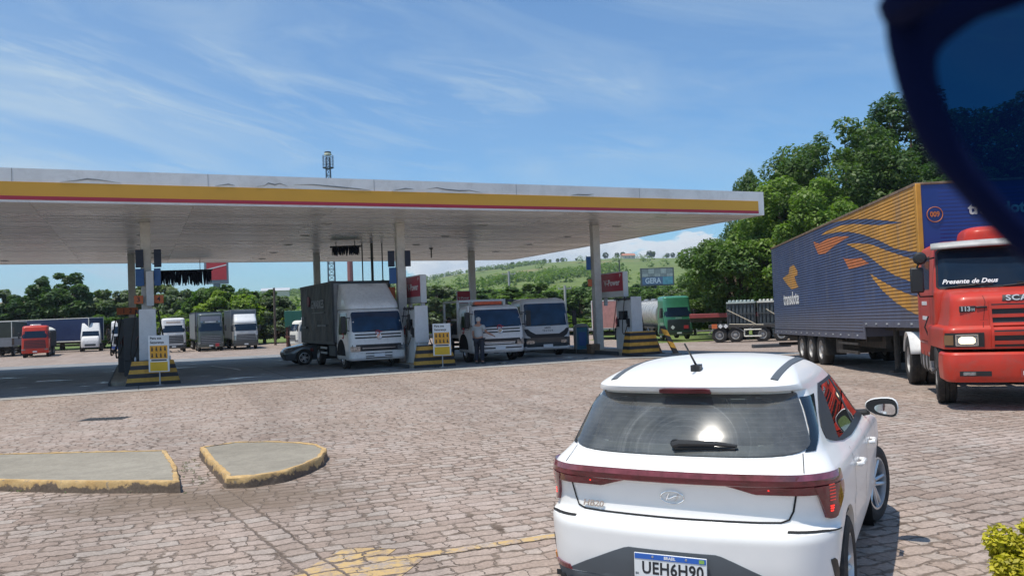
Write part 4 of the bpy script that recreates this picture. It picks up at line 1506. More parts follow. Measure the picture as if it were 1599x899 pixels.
# conduit boxes on the left column
mb = MB(); mb.b2(-0.10, 0.14, -0.10, 0.06, 2.55, 3.75)
o = mb.build('conduit_cover', pumpwhite, None, bevel=0.01); o.location = (-12.55, 28.80, 0); o.rotation_euler = (0, 0, TH)
tag(o, 'pale metal conduit cover fixed to the leftmost near column', 'conduit cover')


def fringe(loc, rz, L, drop, n, label, rods=0.5):
    t = thing('hanging_fringe', loc, rz, label, 'cloth fringe', 'dark cloth fringes hanging from the canopy')
    rnd = random.Random(int(L * 10))
    mb = MB()
    mb.tube([(-L / 2 - 0.1, 0, 0), (L / 2 + 0.1, 0, 0)], 0.05, 10)
    mb.tube([(-L * 0.35, 0, 0), (-L * 0.35, 0, rods)], 0.02, 6)
    mb.tube([(L * 0.35, 0, 0), (L * 0.35, 0, rods)], 0.02, 6)
    mb.build('rail', dgrey, t)
    mb = MB()
    for i in range(n):
        x = -L / 2 + L * (i + 0.5) / n
        w = L / n * rnd.uniform(1.1, 2.6)
        dr = drop * rnd.uniform(0.78, 1.05)
        y = rnd.uniform(-0.07, 0.07)
        b = rnd.uniform(-0.03, 0.03)
        rows = []
        for k in range(5):
            u = k / 4
            rows.append([(x - w / 2 * (1 - 0.5 * u ** 3) + b * u, y + 0.03 * math.sin(u * 5 + i), -dr * u), (x + w / 2 * (1 - 0.5 * u ** 3) + b * u, y + 0.03 * math.sin(u * 5 + i + 1), -dr * u)])
        mb.grid(rows)
    s_ = mb.build('strips', fringe_m, t, fix=False)
    so = s_.modifiers.new('thick', 'SOLIDIFY')
    so.thickness = 0.012
    return t


fringe((-19.0, 47.0, 4.92), R(10), 3.85, 0.85, 95, 'long dark blue torn cloth fringe hanging at the canopy back edge', 0.6)
fringe((-7.8, 39.3, 5.26), R(4), 1.25, 0.42, 40, 'short dark torn cloth roller hanging under the ceiling above the box lorry', 0.28)
for i, (x, y, rr_, lab) in enumerate(((-7.25, 40.57, 0.03, 'thin dark upright pole behind the box lorry, left of the three'), (-6.81, 40.77, 0.065, 'thick dark upright pole behind the box lorry, middle of the three'), (-6.34, 40.98, 0.03, 'thin dark upright pole behind the box lorry, right of the three with a clamp'))):
    mb = MB(); mb.tube([(0, 0, gz(x, y) + 0.002), (0, 0, ZC)], rr_, 10)
    if i == 2:
        mb.box((0, -0.03, 3.55), (0.12, 0.1, 0.3))
    o = mb.build('upright_pole', dgrey); o.location = (x, y, 0)
    tag(o, lab, 'pole', 'upright poles behind the box lorry')
mb = MB(); mb.tube([(0, 0, 0), (0, 0, -0.5)], 0.035, 8); mb.box((0, 0, -0.02), (0.2, 0.2, 0.04))
o = mb.build('hanging_conduit', dgrey); o.location = (-4.3, 45.0, 5.49)
tag(o, 'short dark conduit stub hanging from the ceiling right of the middle column', 'conduit')

# blue waste bin by the right column
t = thing('waste_bin', (2.98, 36.9, gz(2.98, 36.9)), R(6), 'tall blue waste bin with grey frame between the grey lorry and right column', 'bin')
mb = MB(); mb.prism([(-0.27, -0.25), (0.27, -0.25), (0.27, 0.25), (-0.27, 0.25)], 0.06, 1.15)
b = mb.build('body', tealbin, t, bevel=0.05)
for s_ in (-1, 1):
    mb = MB(); mb.b2(s_ * 0.27 - 0.03, s_ * 0.27 + 0.03, -0.28, 0.28, 0.0, 1.2); mb.build('side_frame', greypanel, t, bevel=0.02)
mb = MB(); mb.prism([(-0.30, 1.15), (0.30, 1.15), (0.22, 1.30), (-0.22, 1.30)], -0.28, 0.28, 'Y'); mb.build('lid', greypanel, t, bevel=0.03)
mb = MB(); mb.b2(-0.17, 0.17, -0.268, -0.25, 0.35, 0.95); mb.build('front_panel', signblue, t, bevel=0.01)
o = MB().box((0, 0, 0.2), (0.42, 0.36, 0.4), top=(1.1, 1.1)).build('planter_box', wood, None, bevel=0.02)
o.location = (3.35, 35.35, 0.0); o.rotation_euler = (0, 0, TH)
tag(o, 'small brown box at the foot of the rightmost near column', 'box')


def lean_post(loc, tilt, h, label, mt, w=0.20):
    t = thing('striped_post', loc, R(5), label, 'post', 'leaning striped posts right of the pump')
    mb = MB()
    mb.loft([[(-w / 2 + dx, -0.08, z), (w / 2 + dx, -0.08, z), (w / 2 + dx, 0.08, z), (-w / 2 + dx, 0.08, z)] for z, dx in ((0.0, 0), (h * .33, tilt * .33), (h * .66, tilt * .66), (h, tilt))])
    mb.build('shaft', mt, t, bevel=0.02)
    mb = MB(); mb.b2(-w * 0.9, w * 0.9, -0.15, 0.15, 0.0, 0.03); mb.build('base_plate', dgrey, t)
    return t


lean_post((6.32, 32.6, 0), -0.52, 1.12, 'tall leaning black and yellow post right of the last striped barrier', hz_d)
lean_post((5.82, 33.4, 0), -0.22, 0.62, 'short dull brown post leaning beside the striped post', mat('dull_brown', (0.20, 0.11, 0.06), 0.7, var=0.3))

# ------------------------------------------------------------------ white hatchback
CARB = R(27.0)
car = thing('parked_car', (0.80, 4.53, 0), -CARB, 'white hatchback seen from behind with full-width red light bar, nearest vehicle', 'car')
#      z      y0    y1    w     r0    r1    b0    b1    ts
CL = [
      (0.17, 0.14, 3.88, 0.72, 0.172, 0.3, 0.082, 0.15, 0.03),
      (0.25, 0.05, 3.96, 0.79, 0.203, 0.34, 0.107, 0.18, 0.03),
      (0.36, 0.015, 4.0, 0.825, 0.218, 0.38, 0.123, 0.2, 0.035),
      (0.5, 0.0, 4.01, 0.845, 0.234, 0.4, 0.131, 0.2, 0.04),
      (0.6, 0.0, 4.0, 0.852, 0.234, 0.4, 0.131, 0.2, 0.04),
      (0.645, 0.018, 3.98, 0.855, 0.234, 0.4, 0.131, 0.2, 0.04),
      (0.662, 0.085, 3.975, 0.856, 0.234, 0.4, 0.123, 0.2, 0.04),
      (0.69, 0.118, 3.97, 0.857, 0.234, 0.4, 0.115, 0.2, 0.04),
      (0.76, 0.132, 3.93, 0.86, 0.234, 0.4, 0.107, 0.2, 0.045),
      (0.84, 0.122, 3.84, 0.862, 0.226, 0.42, 0.098, 0.2, 0.045),
      (0.878, 0.112, 3.74, 0.86, 0.218, 0.45, 0.098, 0.22, 0.05),
      (0.9, 0.098, 3.62, 0.856, 0.218, 0.45, 0.098, 0.24, 0.05),
      (0.94, 0.098, 3.36, 0.842, 0.211, 0.42, 0.098, 0.25, 0.055),
      (0.962, 0.125, 3.15, 0.826, 0.203, 0.4, 0.098, 0.25, 0.06),
      (1.0, 0.165, 2.99, 0.8, 0.221, 0.36, 0.11, 0.25, 0.07),
      (1.03, 0.2, 2.9, 0.782, 0.212, 0.34, 0.11, 0.24, 0.08),
      (1.12, 0.283, 2.7, 0.748, 0.204, 0.32, 0.1, 0.22, 0.08),
      (1.25, 0.408, 2.45, 0.694, 0.187, 0.3, 0.09, 0.2, 0.07),
      (1.335, 0.495, 2.27, 0.65, 0.21, 0.3, 0.08, 0.18, 0.06),
      (1.348, 0.42, 2.24, 0.643, 0.2, 0.3, 0.08, 0.18, 0.06),
      (1.378, 0.405, 2.17, 0.628, 0.2, 0.3, 0.08, 0.18, 0.05),
      (1.398, 0.45, 2.13, 0.612, 0.2, 0.3, 0.08, 0.18, 0.05),
      (1.442, 0.64, 2.02, 0.56, 0.22, 0.3, 0.08, 0.18, 0.05),
      (1.473, 0.88, 1.9, 0.49, 0.25, 0.32, 0.08, 0.16, 0.04),
      (1.493, 1.1, 1.78, 0.39, 0.25, 0.3, 0.06, 0.12, 0.02),
      (1.504, 1.3, 1.64, 0.24, 0.15, 0.15, 0.04, 0.06, 0.0)]
cs = Shell(CL, sub=12)
cs.dz = 0.016
cs.NS, cs.NF, cs.NC = 80, 20, 10
body = cs.mesh('body', car_white, car, ang=28)
roofb = bvh_of(body)
WY = (0.70, 3.22)
RW = 0.315
# clear areas of the glazing, as half widths or y ranges per height
def rear_clear(z):
    k = abs((z - 1.190) / 0.124)
    if k >= 1:
        return -1.0
    return (0.575 - (z - 1.07) * 0.30) * (1 - 0.28 * k ** 9)


def side_clear(z):
    """two panes as y ranges"""
    if not 1.02 < z < 1.318:
        return []
    u = (z - 1.02) / 0.298
    return [(0.96 + 0.20 * u, 1.70 - 0.02 * u), (1.78 - 0.02 * u, 2.55 - 0.61 * u ** 0.9)]


def front_clear(z):
    return 0.62 - (z - 1.0) * 0.25 if 1.035 < z < 1.345 else -1


bm = bmesh.new()
bm.from_mesh(body.data)
kill = []
for fc in bm.faces:
    c = fc.calc_center_median()
    if not 1.0 < c.z < 1.36:
        continue
    e = 0.010
    x_, y_, d_ = cs.arc(c.z)
    if c.y < 0.62 and abs(c.x) < 0.62:
        if abs(c.x) < rear_clear(c.z) + (e if rear_clear(c.z) > 0 else 0):
            kill.append(fc)
    elif c.y > 1.95 and abs(c.x) < front_clear(c.z) and fc.normal.y > 0.3:
        kill.append(fc)
    elif any(a_ - e < c.y < b_ + e for a_, b_ in side_clear(c.z)) and abs(fc.normal.x) > 0.5:
        kill.append(fc)
bmesh.ops.delete(bm, geom=kill, context='FACES')
bm.to_mesh(body.data)
# cabin lining: the same shell set inwards
for v in bm.verts:
    v.co = v.co - v.normal * 0.022
low = [fc for fc in bm.faces if fc.calc_center_median().z < 0.62]
bmesh.ops.delete(bm, geom=low, context='FACES')
lm_ = bpy.data.meshes.new('cabin_lining')
bm.to_mesh(lm_)
bm.free()
lm_.materials.append(cabin_m)
link(bpy.data.objects.new('cabin_lining', lm_), car)
mb = MB()
mb.b2(-0.62, 0.62, 0.95, 2.9, 0.50, 0.56)
mb.b2(-0.64, 0.64, 0.28, 0.98, 0.86, 0.89)
mb.b2(-0.70, 0.70, 2.60, 2.95, 0.60, 0.98)
mb.build('cabin_floor', cabin_m, car)
for (x, y, w) in ((-0.36, 0.98, 0.62), (0.36, 0.98, 0.62), (-0.36, 1.95, 0.50), (0.36, 1.95, 0.50)):
    mb = MB()
    mb.prism([(y, 0.78), (y + 0.12, 0.78), (y + 0.02, 1.16 if y < 1.2 else 1.18), (y - 0.06, 1.16 if y < 1.2 else 1.18)], x - w / 2, x + w / 2, 'X')
    mb.b2(x - w / 2, x + w / 2, y + 0.05, y + 0.55, 0.62, 0.80)
    st__ = mb.build('seat', seat_m, car, bevel=0.03)
    mb = MB()
    mb.b2(x - 0.12, x + 0.12, y - 0.07, y + 0.02, 1.19, 1.34)
    mb.build('headrest', seat_m, st__, bevel=0.03)
mb = MB()
mb.tube([(-0.36 + 0.18 * math.cos(a), 2.42 + 0.05 * math.sin(a), 1.0 + 0.17 * math.sin(a)) for a in np.linspace(0, 2 * PI, 25)], 0.014, 6, cap=False)
mb.build('steering_wheel', black, car)

# wheel arches cut out of the body
cut = MB()
for wy in WY:
    for s_ in (-1, 1):
        cut.tube([(s_ * 0.56, wy, RW), (s_ * 1.1, wy, RW)], RW + 0.055, 40)
co = cut.build('cutter', black, None, smooth=False)
co.parent = car
bo = body.modifiers.new('arches', 'BOOLEAN')
bo.operation = 'DIFFERENCE'
bo.solver = 'EXACT'
bo.object = co
dg = bpy.context.evaluated_depsgraph_get()
nm = bpy.data.meshes.new_from_object(body.evaluated_get(dg))
body.modifiers.clear()
body.data = nm
bpy.data.objects.remove(co)
sharpen(body.data, 28)
for wy in WY:
    for s_ in (-1, 1):
        st_ = -0.42 * 1 if wy > 2 else 0.0
        wheel(car, s_ * 0.745, wy, RW, 0.20, 0.215, 'alloy', steer=(R(-15) if wy > 2 else 0))
        a = MB()
        a.lathe([(RW + 0.054, -0.5), (RW + 0.054, 0.0)], 'X', c=(s_ * (0.83 if s_ < 0 else 1.05) - (0 if s_ > 0 else -0.0), wy, RW), n=30)
# wheel arch liners
for wy in WY:
    for s_ in (-1, 1):
        lin = MB()
        lin.lathe([(RW + 0.052, s_ * 0.57), (RW + 0.052, s_ * 0.80)], 'X', c=(0, wy, RW), n=36)
        lin.lathe([(RW + 0.05, s_ * 0.565), (0.0, s_ * 0.565)], 'X', c=(0, wy, RW), n=36)
        lin.build('wheel_arch_liner', seam, car, fix=False)

# rear glass with dark border
rows = [(1.016 + 0.062 * (k / 10) ** 2.2, -0.735 * math.sin(PI / 2 * min(1, 0.28 + 0.72 * (k / 10))), 0.735 * math.sin(PI / 2 * min(1, 0.28 + 0.72 * (k / 10)))) for k in range(11)] + [(1.12, -0.722, 0.722), (1.25, -0.672, 0.672), (1.325, -0.632, 0.632), (1.333, -0.60, 0.60)]
rg = cs.patch('rear_window', rear_glass, rows, car, off=0.008, nc=40, nz=6, skirt=0.0)
oz = [r_[0] for r_ in rows]
ow = [r_[2] for r_ in rows]
band = [r_ for r_ in rows if r_[0] < 1.066] + [(1.069, -float(np.interp(1.069, oz, ow)), float(np.interp(1.069, oz, ow)))]
cs.patch('black_border', black, band, rg, off=0.005, nc=30, nz=2)
cs.patch('black_border', black, [(1.311, -0.645, 0.645), (1.325, -0.632, 0.632), (1.333, -0.60, 0.60)], rg, off=0.005, nc=30, nz=2)
for s_ in (-1, 1):
    q = []
    for z in np.linspace(1.067, 1.313, 30):
        a, b = max(0.40, rear_clear(float(z))), float(np.interp(z, oz, ow))
        q.append((float(z), a, b) if s_ > 0 else (float(z), -b, -a))
    cs.patch('black_border', black, q, rg, off=0.005, nc=5, nz=1)
# light bar and lamps
LB = link(bpy.data.objects.new('rear_lights', None), car) if False else None
bar = cs.patch('light_bar', redlens, [(0.887, -0.70, 0.70), (0.892, -1.0, 1.0), (0.932, -1.02, 1.02), (0.940, -0.98, 0.98)], car, off=0.016, nc=44, nz=3, skirt=0.03)
cs.patch('bar_highlight', mat('pink_lens', (0.27, 0.06, 0.09), 0.12, coat=1.0, var=0.5, vscale=12), [(0.914, -0.93, 0.93), (0.938, -0.93, 0.93)], bar, off=0.0185, nc=30, skirt=0.002)
for s_ in (-1, 1):
    def S(a, b):
        return (a, b) if s_ > 0 else (-b, -a)
    rows = [(0.838, *S(0.44, 0.80)), (0.842, *S(0.42, 0.80)), (0.886, *S(0.28, 0.80))]
    cs.patch('inner_lamp', redlens, rows, bar, off=0.013, nc=12, nz=3, skirt=0.02)
    rows = [(0.700, *S(0.825, 0.865)), (0.708, *S(0.800, 0.885)), (0.80, *S(0.765, 0.955)), (0.86, *S(0.742, 0.992)), (0.886, *S(0.735, 1.0))]
    lamp = cs.patch('tail_lamp', redlens, rows, car, off=0.018, nc=12, nz=4, skirt=0.04)
    for z, w_ in ((0.738, 0.020), (0.752, 0.024), (0.766, 0.026)):
        cs.patch('lit_element', redglow, [(z, *S(0.822, 0.824 + w_)), (z + 0.008, *S(0.822, 0.824 + w_))], lamp, off=0.0205, nc=2, skirt=0.0)
    for k in range(6):
        z = 0.80 + k * 0.017
        cs.patch('lens_rib', mat('lens_rib', (0.45, 0.02, 0.02), 0.25, coat=1.0, emit=(1.0, 0.05, 0.04), est=0.35), [(z, *S(0.822, 0.866)), (z + 0.006, *S(0.822, 0.866))], lamp, off=0.0195, nc=2, skirt=0.0)
    cs.patch('lit_element', redglow, [(0.862, *S(0.50, 0.508)), (0.870, *S(0.50, 0.508))], bar, off=0.0155, nc=2, skirt=0)
def gap(sh_, par_, pts, w_, o_):
    sh_.ribbon(pts, w_, o_).build('panel_gap', seam, par_, fix=False)


# panel gaps
for s_ in (-1, 1):
    gap(cs, car, [(s_ * 0.0, 0.684), (s_ * 0.45, 0.686), (s_ * 0.56, 0.690), (s_ * 0.60, 0.706), (s_ * 0.622, 0.75), (s_ * 0.640, 0.838)], 0.010, 0.0035)
    gap(cs, car, [(s_ * 0.69, 0.95), (s_ * 0.685, 1.03)], 0.005, 0.003)
    gap(cs, car, [(s_ * 0.60, 0.655), (s_ * 0.80, 0.652), (s_ * 1.0, 0.64), (s_ * cs.sy(0.36, 0.63), 0.625)], 0.006, 0.0035)
    # doors
    for y_ in (0.98, 1.85, 2.78):
        pts = [(s_ * cs.sy(y_ + (0.10 if y_ == 0.98 else 0), z), z) for z in (0.30, 0.5, 0.75, 0.96)]
        gap(cs, car, pts, 0.006, 0.003)
    gap(cs, car, [(s_ * cs.sy(y_, 0.29), 0.29) for y_ in (1.1, 1.9, 2.78)], 0.006, 0.003)
# bumper insert, reflectors, vents
ins = cs.patch('bumper_insert', slate, [(0.20, -0.98, 0.98), (0.345, -1.0, 1.0), (0.352, -0.66, 0.66), (0.42, -0.52, 0.52), (0.50, -0.34, 0.34), (0.528, -0.27, 0.27), (0.535, -0.24, 0.24)], car, off=0.004, nc=36, nz=5)
for s_ in (-1, 1):
    def S(a, b):
        return (a, b) if s_ > 0 else (-b, -a)
    cs.patch('reflector', redlens, [(0.352, *S(0.62, 0.80)), (0.378, *S(0.64, 0.80))], ins, off=0.010, nc=6)
    cs.patch('marker_lamp', amber, [(0.355, *S(0.86, 0.96)), (0.392, *S(0.86, 0.95))], ins, off=0.010, nc=6)
    cs.patch('corner_vent', black, [(0.30, *S(0.93, 1.00)), (0.40, *S(0.90, 0.975)), (0.49, *S(0.865, 0.925)), (0.505, *S(0.862, 0.90))], car, off=0.004, nc=5)
g = MB()
for i in range(22):
    x = -0.78 + i * 0.075
    p = cs.P(x, 0.29, 0.008)
    g.box(p, (0.05, 0.01, 0.03))
g.build('insert_ribs', black, ins)
# number plate
pl = MB()
pl.b2(-0.20, 0.20, -0.008, 0.0, -0.065, 0.065)
plate = pl.build('number_plate', platew, car, bevel=0.003)
plate.location = (-0.0, -0.014, 0.452)
plate.rotation_euler = (R(-4), 0, 0)
pl = MB(); pl.b2(-0.196, 0.196, -0.0105, -0.0082, 0.034, 0.061)
pb_ = pl.build('blue_band', plateblue, plate)
text('lettering', 'BRASIL', 0.021, letterw, pb_, (0, -0.011, 0.047), (PI / 2, 0, 0), ext=0.0005, bold=0.0008)
text('lettering', 'UEH6H90', 0.089, letterk, plate, (0.013, -0.0085, -0.014), (PI / 2, 0, 0), ext=0.0008, bold=0.0022, sx=0.88, space=1.06)
text('lettering', 'BR', 0.018, letterk, plate, (-0.183, -0.0085, -0.045), (PI / 2, 0, 0), ext=0.0005)
pl = MB(); pl.b2(0.16, 0.188, -0.0125, -0.0108, 0.038, 0.057)
pl.build('flag_mark', mat('flag_green', (0.25, 0.45, 0.10), 0.5), plate)
pl = MB()
for x in (-0.095, 0.09):
    pl.lathe([(0.0, -0.0125), (0.006, -0.012), (0.008, -0.0085)], 'Y', c=(x, 0, 0.049), n=12)
pl.build('screw', steel, plate)
# emblem: oval ring with slanted H
em = MB()
ring = []
nn = 36
ec = cs.P(-0.015, 0.798, 0.0)
def ept(x, z, off):
    return cs.P(-0.015 + x, 0.798 + z, off)
for i in range(nn + 1):
    a = 2 * PI * i / nn
    ring.append(ept(0.066 * math.cos(a), 0.035 * math.sin(a), 0.006))
em.tube(ring, 0.0028, 6, cap=False)
for pts in ([(-0.036, -0.022), (-0.028, 0.0), (-0.014, 0.024)], [(0.014, -0.024), (0.028, 0.0), (0.036, 0.022)], [(-0.046, -0.004), (-0.02, -0.010), (0.0, 0.0), (0.02, 0.010), (0.046, 0.004)]):
    em.tube([ept(a, b, 0.006) for a, b in pts], [0.0018, 0.0030, 0.0018] if len(pts) == 3 else [0.001, 0.0024, 0.0034, 0.0024, 0.001], 6)
em.build('emblem', chrome, car)
o = text('model_lettering', 'HB20', 0.048, chrome, car, cs.P(-0.50, 0.722, 0.012), (R(90 + 2), 0, R(-9.5)), ext=0.0025, bold=0.001, shear=0.25, sx=1.25)
# high brake lamp, wiper, antenna, roof strips
cs.patch('high_brake_lamp', redlens, [(1.340, -0.14, 0.14), (1.348, -0.155, 0.155), (1.364, -0.15, 0.15), (1.369, -0.12, 0.12)], car, off=0.010, nc=10)
w_ = MB()
def gp3(x, z, off):
    return cs.P(x, z, off)
w_.tube([gp3(-0.02, 1.050, 0.03), gp3(0.02, 1.058, 0.038), gp3(0.22, 1.062, 0.034), gp3(0.33, 1.058, 0.024)], [0.020, 0.020, 0.014, 0.008], 8)
w_.tube([gp3(-0.01, 1.046, 0.018), gp3(0.32, 1.050, 0.014)], [0.014, 0.008], 6)
w_.tube([gp3(-0.01, 1.075, 0.0), gp3(-0.01, 1.055, 0.04)], [0.024, 0.024], 12)
w_.build('rear_wiper', black, car)
an = MB()
ah = hit(roofb, (0.0, 0.72, 3), (0, 0, -1))
an.prism([(-0.028, -0.05), (0.028, -0.05), (0.03, 0.0), (0.016, 0.07), (-0.016, 0.07), (-0.03, 0.0)], -0.01, 0.032)
an.tube([(0, 0.0, 0.02), (-0.015, -0.10, 0.11), (-0.028, -0.16, 0.17)], [0.008, 0.006, 0.006], 8)
ao = an.build('antenna', black, car, bevel=0.004)
ao.location = ah
for s_ in (-1, 1):
    g = MB()
    L_, R_ = [], []
    for y_ in np.linspace(0.56, 2.15, 26):
        x_ = s_ * (0.50 - 0.02 * ((y_ - 1.3) / 0.9) ** 2)
        for arr, dx in ((L_, -0.020), (R_, 0.020)):
            h_ = hit(roofb, (x_ + dx, y_, 3), (0, 0, -1))
            arr.append(h_ + Vector((0, 0, 0.006)))
    g.grid([L_, R_])
    Ld = [p - Vector((0, 0, 0.010)) for p in L_]
    Rd = [p - Vector((0, 0, 0.010)) for p in R_]
    g.grid([L_, Ld]); g.grid([R_, Rd])
    g.build('roof_strip', slate, car, fix=False)
# side windows
for s_ in (-1, 1):
    def row(z, ya, yb):
        a, b = s_ * cs.sy(ya, z), s_ * cs.sy(yb, z)
        return (z, min(a, b), max(a, b))
    dl = [(0.985, 1.35, 2.45), (1.0, 1.05, 2.62), (1.03, 0.80, 2.60), (1.07, 0.66, 2.50), (1.13, 0.66, 2.42), (1.20, 0.76, 2.26), (1.28, 0.95, 2.08), (1.335, 1.15, 1.96)]
    dz_, da_, db_ = zip(*dl)
    A_ = lambda z: float(np.interp(z, dz_, da_))
    B_ = lambda z: float(np.interp(z, dz_, db_))
    trim = cs.patch('window_surround', black, [row(z, A_(z), B_(z)) for z in (0.985, 1.0, 1.012, 1.022)], car, off=0.005, nc=22, nz=2)
    cs.patch('window_surround', black, [row(z, A_(z), B_(z)) for z in (1.316, 1.335)], car, off=0.005, nc=22, nz=2)
    zz = [float(z) for z in np.linspace(1.021, 1.317, 14)]
    zc = lambda z: side_clear(min(1.3179, max(1.0201, z)))
    cs.patch('window_surround', black, [row(z, A_(z), zc(z)[0][0]) for z in zz], car, off=0.005, nc=8, nz=1)
    cs.patch('window_pillar', black, [row(z, zc(z)[0][1], zc(z)[1][0]) for z in zz], car, off=0.005, nc=3, nz=1)
    cs.patch('window_surround', black, [row(z, zc(z)[1][1], max(B_(z), zc(z)[1][1] + 0.03)) for z in zz], car, off=0.005, nc=4, nz=1)
    for k in (0, 1):
        cs.patch('side_window', side_glass, [row(z, zc(z)[k][0] - 0.01, zc(z)[k][1] + 0.01) for z in zz], trim, off=0.003, nc=12, nz=1, skirt=0.0)
    # dark filler between rear glass and side window
    z_ = [1.035, 1.08, 1.14, 1.22, 1.30]
    q = []
    for z, s0, y_ in zip(z_, (0.70, 0.74, 0.73, 0.70, 0.66), (0.42, 0.50, 0.60, 0.72, 0.88)):
        a, b = s0, cs.sy(y_, z)
        q.append((z, a, b) if s_ > 0 else (z, -b, -a))
    cs.patch('quarter_panel_trim', glass, q, car, off=0.005, nc=8, nz=3)
    # handles
    for yy_ in (1.12, 1.98):
        zz_ = 0.845
        sa = cs.sy(yy_, zz_)
        p = [cs.P(s_ * (sa + d), zz_, o_) for d, o_ in ((-0.0, 0.004), (0.02, 0.034), (0.16, 0.036), (0.185, 0.004))]
        hb = MB(); hb.tube(p, [0.012, 0.015, 0.015, 0.012], 8)
        hb.build('door_handle', car_white, car)
    # mirror
    base = cs.P(s_ * cs.sy(2.47, 1.0), 1.0, 0.0)
    mm = MB()
    rings = []
    for k, (dy, sc_) in enumerate(((-0.055, 0.94), (-0.045, 1.0), (0.0, 0.98), (0.05, 0.80), (0.085, 0.45))):
        rings.append([(base.x + s_ * (0.17 + sc_ * 0.115 * math.copysign(abs(math.cos(a)) ** 0.7, math.cos(a))), base.y - 0.02 + dy, 1.045 + sc_ * (0.068 + 0.022 * math.cos(a)) * math.copysign(abs(math.sin(a)) ** 0.75, math.sin(a)) - 0.01 * sc_ * math.cos(a)) for a in np.linspace(0, 2 * PI, 20, endpoint=False)])
    mm.loft(rings)
    mo = mm.build('wing_mirror', car_white, car, ang=50)
    mm = MB(); mm.tube([(base.x - s_ * 0.02, base.y, 0.985), (base.x + s_ * 0.08, base.y - 0.01, 1.00)], [0.03, 0.022], 8)
    mm.build('mirror_arm', black, mo)
    mm = MB()
    mm.loft([[(x, y - 0.002, z) for x, y, z in rings[0]], [(x, y - 0.006, z) for x, y, z in rings[0]]])
    mm.build('mirror_housing_rim', black, mo)
    mm = MB()
    cx_, cz_ = base.x + s_ * 0.17, 1.045
    mm.add([(cx_ + s_ * 0.022 + (x - cx_) * 0.66, y - 0.009, cz_ - 0.014 + (z - cz_) * 0.60) for x, y, z in rings[0]], [tuple(range(20))])
    mm.build('mirror_glass', mat('mirror', (0.7, 0.72, 0.75), 0.03, 1.0, var=0.02), mo, fix=False)
# windscreen and headlamps at the front
def frow(z, h):
    x, y, d = cs.arc(z)
    tot = d[-1]
    return (z, tot - h, tot + h)
class FrontView:
    pass
fs = Shell([(z, -y1, -y0, w, rb, ra, b1, b0, ts) for z, y0, y1, w, ra, rb, b0, b1, ts in CL])
fr = link(bpy.data.objects.new('windscreen_frame', None), car)
bpy.data.objects.remove(fr)
def fpatch(name, mt, rows, off=0.005, nc=20):
    o = fs.patch(name, mt, rows, car, off=off, nc=nc)
    o.rotation_euler = (0, 0, PI)
    return o
fpatch('windscreen', side_glass, [(1.01, -0.66, 0.66), (1.12, -0.68, 0.68), (1.25, -0.64, 0.64), (1.36, -0.56, 0.56)])
fpatch('front_grille', black, [(0.24, -0.45, 0.45), (0.40, -0.62, 0.62), (0.58, -0.50, 0.50)])
for s_ in (-1, 1):
    a, b = (0.56, 0.86) if s_ > 0 else (-0.86, -0.56)
    fpatch('headlamp', lampglass, [(0.66, a, b), (0.74, a, b)], nc=8)

# ------------------------------------------------------------------ big blue and yellow trailer
TRF = Vector((8.47, 17.19, 0))
TA = R(6.3)
trl = thing('semi_trailer', (TRF.x, TRF.y, gz(TRF.x, TRF.y)), -TA, 'long corrugated dark blue trailer with yellow and orange flame pattern on its side', 'trailer', rx=R(-0.95))
LT, WT, ZB, ZTp = 15.2, 2.6, 0.97, 4.2
RIB = 0.078


def rib(z):
    t = (z / RIB) % 1.0
    return 0.018 * (1 - abs(2 * t - 1) ** 2.2) if ZB + 0.12 < z < ZTp - 0.08 else 0.004


def zlist(a, b, per=5):
    n = max(2, int(round((b - a) / RIB * per)))
    return [a + (b - a) * i / n for i in range(n + 1)]


def rib_wall(pts, mb, z0, z1, y0, y1, sign):
    rows = []
    for z in zlist(z0, z1):
        x = -rib(z) if sign < 0 else WT + rib(z)
        rows.append([(x, y0, z), (x, y1, z)])
    mb.grid(rows)


mb = MB()
# core box, stepped at the front
mb.b2(0.0, WT, 3.93, LT, ZB, ZTp)
mb.b2(0.0, WT, 0.0, 3.93, 1.28, ZTp)
mb.build('cargo_box', trlblue, trl)
for s_ in (-1, 1):
    mb = MB()
    rib_wall(None, mb, ZB + 0.02, 1.28, 3.95, LT - 0.03, s_)
    rib_wall(None, mb, 1.28, ZTp - 0.02, 0.10, LT - 0.03, s_)
    mb.build('side_wall', trlblue, trl, fix=False, ang=60)


def scan(poly, name, mt, parent, sgn=-1, off=0.004):
    zs = [p[1] for p in poly]
    zz = zlist(min(zs) + 1e-4, max(zs) - 1e-4)
    mb = MB()
    prev = None
    def cuts(z):
        xs = []
        n = len(poly)
        for i in range(n):
            (ya, za), (yb, zb) = poly[i], poly[(i + 1) % n]
            if (za <= z) != (zb <= z):
                xs.append(ya + (yb - ya) * (z - za) / (zb - za))
        xs.sort()
        return [(xs[i], xs[i + 1]) for i in range(0, len(xs) - 1, 2)]
    for z0, z1 in zip(zz[:-1], zz[1:]):
        e = 1e-5
        a, b = cuts(z0 + e), cuts(z1 - e)
        if len(a) != len(b):
            c = cuts((z0 + z1) / 2)
            a = b = c
        for (l0, r0_), (l1, r1_) in zip(a, b):
            x0, x1 = -rib(z0) - off, -rib(z1) - off
            mb.add([(x0, l0, z0), (x0, r0_, z0), (x1, r1_, z1), (x1, l1, z1)], [(0, 1, 2, 3)])
    return mb.build(name, mt, parent, fix=False, smooth=False)


